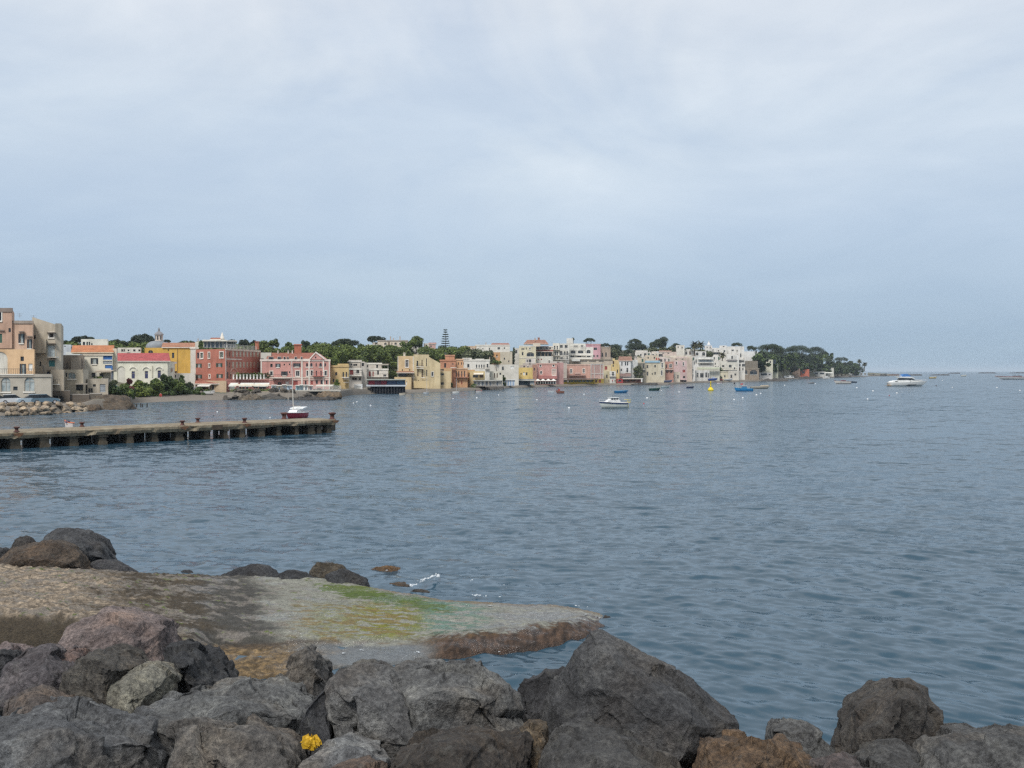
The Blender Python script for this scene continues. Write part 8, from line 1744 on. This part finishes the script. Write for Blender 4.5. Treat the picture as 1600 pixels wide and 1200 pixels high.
# ------------------------------------------------------------------ vegetation
SKY = 'trees on the skyline behind the town'
def vegetation():
    T = tree
    T('umbrella', 'flat topped pine leftmost on the skyline, beside the tall beige house', 675, 384, 150, 60, 128, V1, None, SKY)
    T('umbrella', 'broad flat pine behind the small flat white house', 835, 340, 240, 82, 135, V1, None, SKY)
    T('umbrella', 'dark pine between flat white house and big rounded pine', 1150, 370, 220, 110, 135, V1, None, SKY)
    T('round', 'big dark rounded pine left of the church lantern', 440, 230, 310, 180, 118, V2, None, SKY, PINE())
    T('umbrella', 'dark pine low behind the crimson roof', 170, 282, 230, 120, 122, V2, None, SKY)
    T('umbrella', 'small dark pine just right of the church lantern', 735, 290, 100, 50, 120, V2, None, SKY)
    T('umbrella', 'low wide pine above the yellow church roof', 960, 306, 190, 50, 124, V2, None, SKY)
    T('umbrella', 'pine behind the spire of the red hotel', 740, 188, 160, 100, 105, V9, None, SKY); T('round', 'dark tree behind the right roof terrace of the red hotel', 900, 205, 180, 140, 100, V9, None, SKY, PINE()); T('round', 'dark tree above the chimney of the red hotel', 1060, 212, 160, 150, 105, V9, None, SKY, PINE()); T('round', 'dark tree between red and pink hotels', 1230, 230, 160, 160, 100, V9, None, SKY)
    T('round', 'leafy dark tree above the left attic of the pink hotel', 440, 226, 140, 120, 95, V3, None, SKY); T('round', 'small dark tree left of the brick tower', 625, 250, 110, 110, 95, V3, None, SKY); T('round', 'dark round tree right of the brick tower', 825, 236, 120, 110, 98, V3, None, SKY, PINE()); T('round', 'grey leaved tree right of the pink hotel attic', 945, 250, 100, 110, 98, V3, None, SKY, OLIVE()); T('round', 'dark low tree before the wide umbrella pine', 1080, 282, 130, 90, 100, V3, None, SKY)
    T('umbrella', 'wide umbrella pine on the green hill above the yellow house', 1305, 220, 320, 100, 104, V3, None, SKY); T('round', 'dark shrub tree at the right foot of the wide umbrella pine', 1480, 278, 90, 60, 104, V3, None, SKY)
    T('umbrella', 'domed umbrella pine left of the hill villa', 225, 186, 250, 110, 116, V4, None, SKY)
    T('round', 'large bright round tree beside the hill villa', 725, 180, 210, 180, 100, V4, None, SKY, LEAF()); T('round', 'pale green tree between the hill villa and the large round tree', 600, 262, 160, 150, 98, V4, None, SKY, LIGHT()); T('umbrella', 'dark pine crown behind the large bright round tree', 770, 190, 110, 90, 110, V4, None, SKY)
    T('araucaria', 'tiered araucaria standing alone above the roofs', 1087, 118, 120, 215, 98, V4, None, SKY); T('round', 'dark tree at the foot of the araucaria', 1045, 320, 130, 110, 92, V4, None, SKY); T('round', 'bushy tree right of the araucaria', 1185, 310, 110, 120, 92, V4, None, SKY)
    T('cypress', 'dark narrow cypress left of the tall yellow house', 425, 360, 60, 170, 55, V4, None, SKY); T('cypress', 'dark slender tree between long white house and cream villa', 452, 320, 54, 180, 60, V5, None, SKY)
    T('round', 'round green garden tree before the small orange house', 265, 448, 84, 72, 30, V5, None, 'garden trees among the houses', LEAF()); T('umbrella', 'flat topped pine above the bubblegum pink house', 1318, 198, 152, 62, 92, V5, None, SKY); T('umbrella', 'dark pine behind the sandy stone house', 1500, 248, 130, 80, 88, V5, None, SKY); T('round', 'dark tree at the right of the sandy stone house', 1590, 268, 130, 140, 84, V5, None, SKY, PINE()); T('round', 'dark shrub above the white roof room', 1130, 196, 40, 50, 84, V5, None, SKY, PINE())
    T('round', 'dark pine mass right of the sandy stone house', 165, 268, 170, 150, 92, V6, None, SKY, PINE()); T('umbrella', 'tall dark pine with a square crown in mid skyline', 378, 198, 150, 90, 100, V6, None, SKY); T('round', 'dark spreading pine under the tall square crowned one', 400, 258, 270, 90, 96, V6, None, SKY, PINE()); T('round', 'tallest dark round pine of the mid skyline', 665, 188, 200, 160, 104, V6, None, SKY, PINE()); T('umbrella', 'low pine right of the tallest round pine', 840, 254, 130, 70, 100, V6, None, SKY); T('round', 'low pine left of the tallest round pine', 590, 240, 110, 110, 100, V6, None, SKY, PINE())
    T('round', 'olive green hillside shrub below the dark pines', 300, 330, 140, 60, 76, V6, None, SKY, OLIVE())
    T('palm', 'tall brown fan palm, left of the pair above the white houses', 1050, 240, 130, 190, 46, V6, None, 'palms of the upper town'); T('palm', 'tall brown fan palm, right of the pair above the white houses', 1125, 236, 130, 200, 45, V6, None, 'palms of the upper town'); T('palm', 'small dark palm before the big white blocky houses', 1358, 364, 110, 120, 30, V6, None, 'palms of the upper town')
    T('umbrella', 'umbrella pine above the big white blocky house', 1535, 248, 140, 64, 92, V6, None, SKY)
    T('umbrella', 'dark pine behind the plain windowless white house', 240, 205, 150, 86, 82, V7, None, SKY); T('umbrella', 'flat dark pine left of the wide pine grove', 450, 194, 270, 90, 90, V7, None, SKY); T('round', 'brownish bushy pine in the middle of the grove', 560, 222, 190, 160, 76, V7, None, SKY, PINE())
    T('umbrella', 'widest umbrella pine of the wooded point, left half', 790, 204, 280, 110, 80, V7, None, SKY); T('umbrella', 'wide umbrella pine of the wooded point, right half', 985, 216, 250, 120, 84, V7, None, SKY); T('round', 'small round pine right of the wide umbrella pines', 1162, 298, 70, 70, 50, V7, None, SKY, PINE()); T('umbrella', 'lowest umbrella pine near the tip of the point', 1275, 340, 170, 70, 40, V7, None, SKY); T('round', 'round tree right of the lowest umbrella pine', 1395, 395, 130, 100, 30, V7, None, SKY)
    T('cypress', 'dark layered conifer before the plain white house', 300, 280, 60, 190, 30, V7, None, SKY)
    for lab, x, y, w, h, d, mt in (('dense dark tree left in the grove of the point', 380, 262, 150, 130, 60, LEAF()), ('dense green tree above the cream modern house', 690, 280, 180, 160, 55, LEAF()), ('dark broad tree in the centre of the grove', 850, 290, 200, 170, 50, PINE()), ('dense tree above the long white pavilion', 1010, 305, 190, 160, 45, LEAF()), ('dense tree at the right side of the grove', 1130, 345, 160, 140, 40, PINE()), ('round green bush tree left of the red waterfront house', 610, 412, 110, 90, 22, LEAF()), ('grey green round bush tree behind the red waterfront house', 735, 410, 90, 80, 26, OLIVE()), ('dark tree right of the long white pavilion', 1230, 395, 150, 110, 26, LEAF()), ('small dark tree before the tip of the point', 1310, 420, 120, 100, 22, LEAF()), ('low dark tree just left of the tip palms', 1425, 430, 110, 80, 20, LEAF()), ('last low bushy tree on the point beside the palms', 1490, 455, 90, 60, 18, OLIVE())): T('round', lab, x, y, w, h, d, V7, None, 'trees of the wooded point', mt)
    T('palm', 'left palm of the pair at the tip of the point', 1470, 372, 72, 120, 26, V7, None, 'palms at the tip of the point'); T('palm', 'right palm of the pair at the tip of the point', 1532, 402, 80, 90, 22, V7, None, 'palms at the tip of the point')
    # garden below the white house
    GB_ = 'bushes between white house and beach'
    for lab, x, y, w, h, d, mt, kd in (('dark shrub at the left end of the beach garden', 110, 735, 110, 160, 16, OLIVE(), 'bush'), ('reddish flowering shrub under the crimson roofed house', 300, 725, 90, 80, 20, leafm('red_leaves', (.05, .02, .018), (.22, .05, .05)), 'bush'), ('dark green bush left of the bright ones', 260, 800, 170, 110, 15, LEAF(), 'bush'), ('bright yellow green bush in the middle of the garden', 440, 770, 200, 150, 13, LIGHT(), 'bush'), ('bright green bush hanging over the beach wall', 590, 740, 190, 190, 13, LIGHT(), 'bush'), ('tall leafy garden tree before the blue windows', 730, 690, 150, 190, 15, LEAF(), 'bush'), ('bright leafy tree right of the tall garden tree', 830, 750, 160, 160, 14, LIGHT(), 'round'), ('dark conical garden tree before the terrace wall', 905, 705, 80, 170, 17, LEAF(), 'cypress'), ('dark bush right of the conical tree', 970, 760, 110, 140, 18, OLIVE(), 'bush'), ('dark low shrub at the foot of the red hotel', 1090, 840, 120, 90, 14, LEAF(), 'bush'), ('green shrub under the ochre wall of the red hotel', 1190, 850, 90, 70, 14, LEAF(), 'bush')):
        tree(kd, lab, x, y, w, h, d, V2, None, GB_, mt)
    for lab, px, yt, w, h, d, mt in (('palm like shrub before the mustard yellow house', 525, 591, 9, 14, 12, LIGHT()), ('green shrub on the shore before the tall yellow house', 702, 597, 12, 8, 7, LEAF()), ('potted green bush on the quay before the peach house', 740, 600, 9, 7, 6, LEAF()), ('green bush beside the low white terrace house', 785, 584, 9, 9, 10, LEAF()), ('ivy covered bush on the dark grey stone house', 996, 566, 14, 14, 11, OLIVE()), ('small shrub before the white restaurant', 1124, 572, 12, 8, 12, LEAF())): tree('bush', lab, px, yt, w, h, d, V0, None, 'small shrubs along the shore', mt)
    # the wooded slope
    woods('hillside_wood', 'dense green wood covering the slope behind the hotels', [(420, 640, 546, 566, 60, 110, 150), (500, 620, 545, 590, 45, 85, 120), (660, 730, 548, 560, 62, 100, 60), (280, 430, 541, 552, 95, 120, 60), (110, 250, 541, 552, 92, 110, 40)], LEAF(), .8)
    woods('roadside_wood', 'green wood on the slope behind the orange palazzo, mostly beyond the left edge', [(-620, -60, 540, 575, 60, 100, 80)], LEAF(), .7)
    woods('garden_greenery', 'continuous green undergrowth filling the garden strip between white house and beach', [(172, 300, 609, 618, 14, 19, 110), (222, 282, 601, 612, 16, 20, 60)], LEAF(), .8, V0, (.5, 1.1))
    woods('grove_greenery', 'mid green bushes under the pines of the wooded point', [(1180, 1300, 556, 578, 18, 55, 120), (1285, 1350, 570, 583, 12, 34, 60)], LEAF(), .8)
    woods('grove_undergrowth', 'dark undergrowth filling the grove on the wooded point', [(1185, 1300, 553, 578, 25, 70, 190), (1285, 1345, 566, 582, 15, 40, 80)], PINE(), .9)
    woods('terrace_scrub', 'scrub and terrace planting between the upper and lower houses', [(725, 770, 553, 566, 45, 70, 34), (935, 965, 549, 556, 66, 85, 16), (1005, 1085, 546, 553, 66, 85, 26), (1090, 1110, 551, 557, 48, 60, 8), (960, 1000, 558, 564, 36, 42, 8)], OLIVE(), .8)
vegetation()
# ------------------------------------------------------------------ the air
def make_haze():
    m = bpy.data.materials.new('haze'); m.use_nodes = True; nt = m.node_tree; nt.nodes.clear()
    out = nt.nodes.new('ShaderNodeOutputMaterial'); v = nt.nodes.new('ShaderNodeVolumePrincipled')
    v.inputs['Density'].default_value = .00009; v.inputs['Color'].default_value = (.74, .87, 1.0, 1); v.inputs['Anisotropy'].default_value = 0.0
    nt.links.new(v.outputs[0], out.inputs['Volume'])
    b = MB(); b.box((0, 15000, 24.0), (56000, 34000, 62)); o = b.build('haze', m); tag(o, kind='stuff')
make_haze()
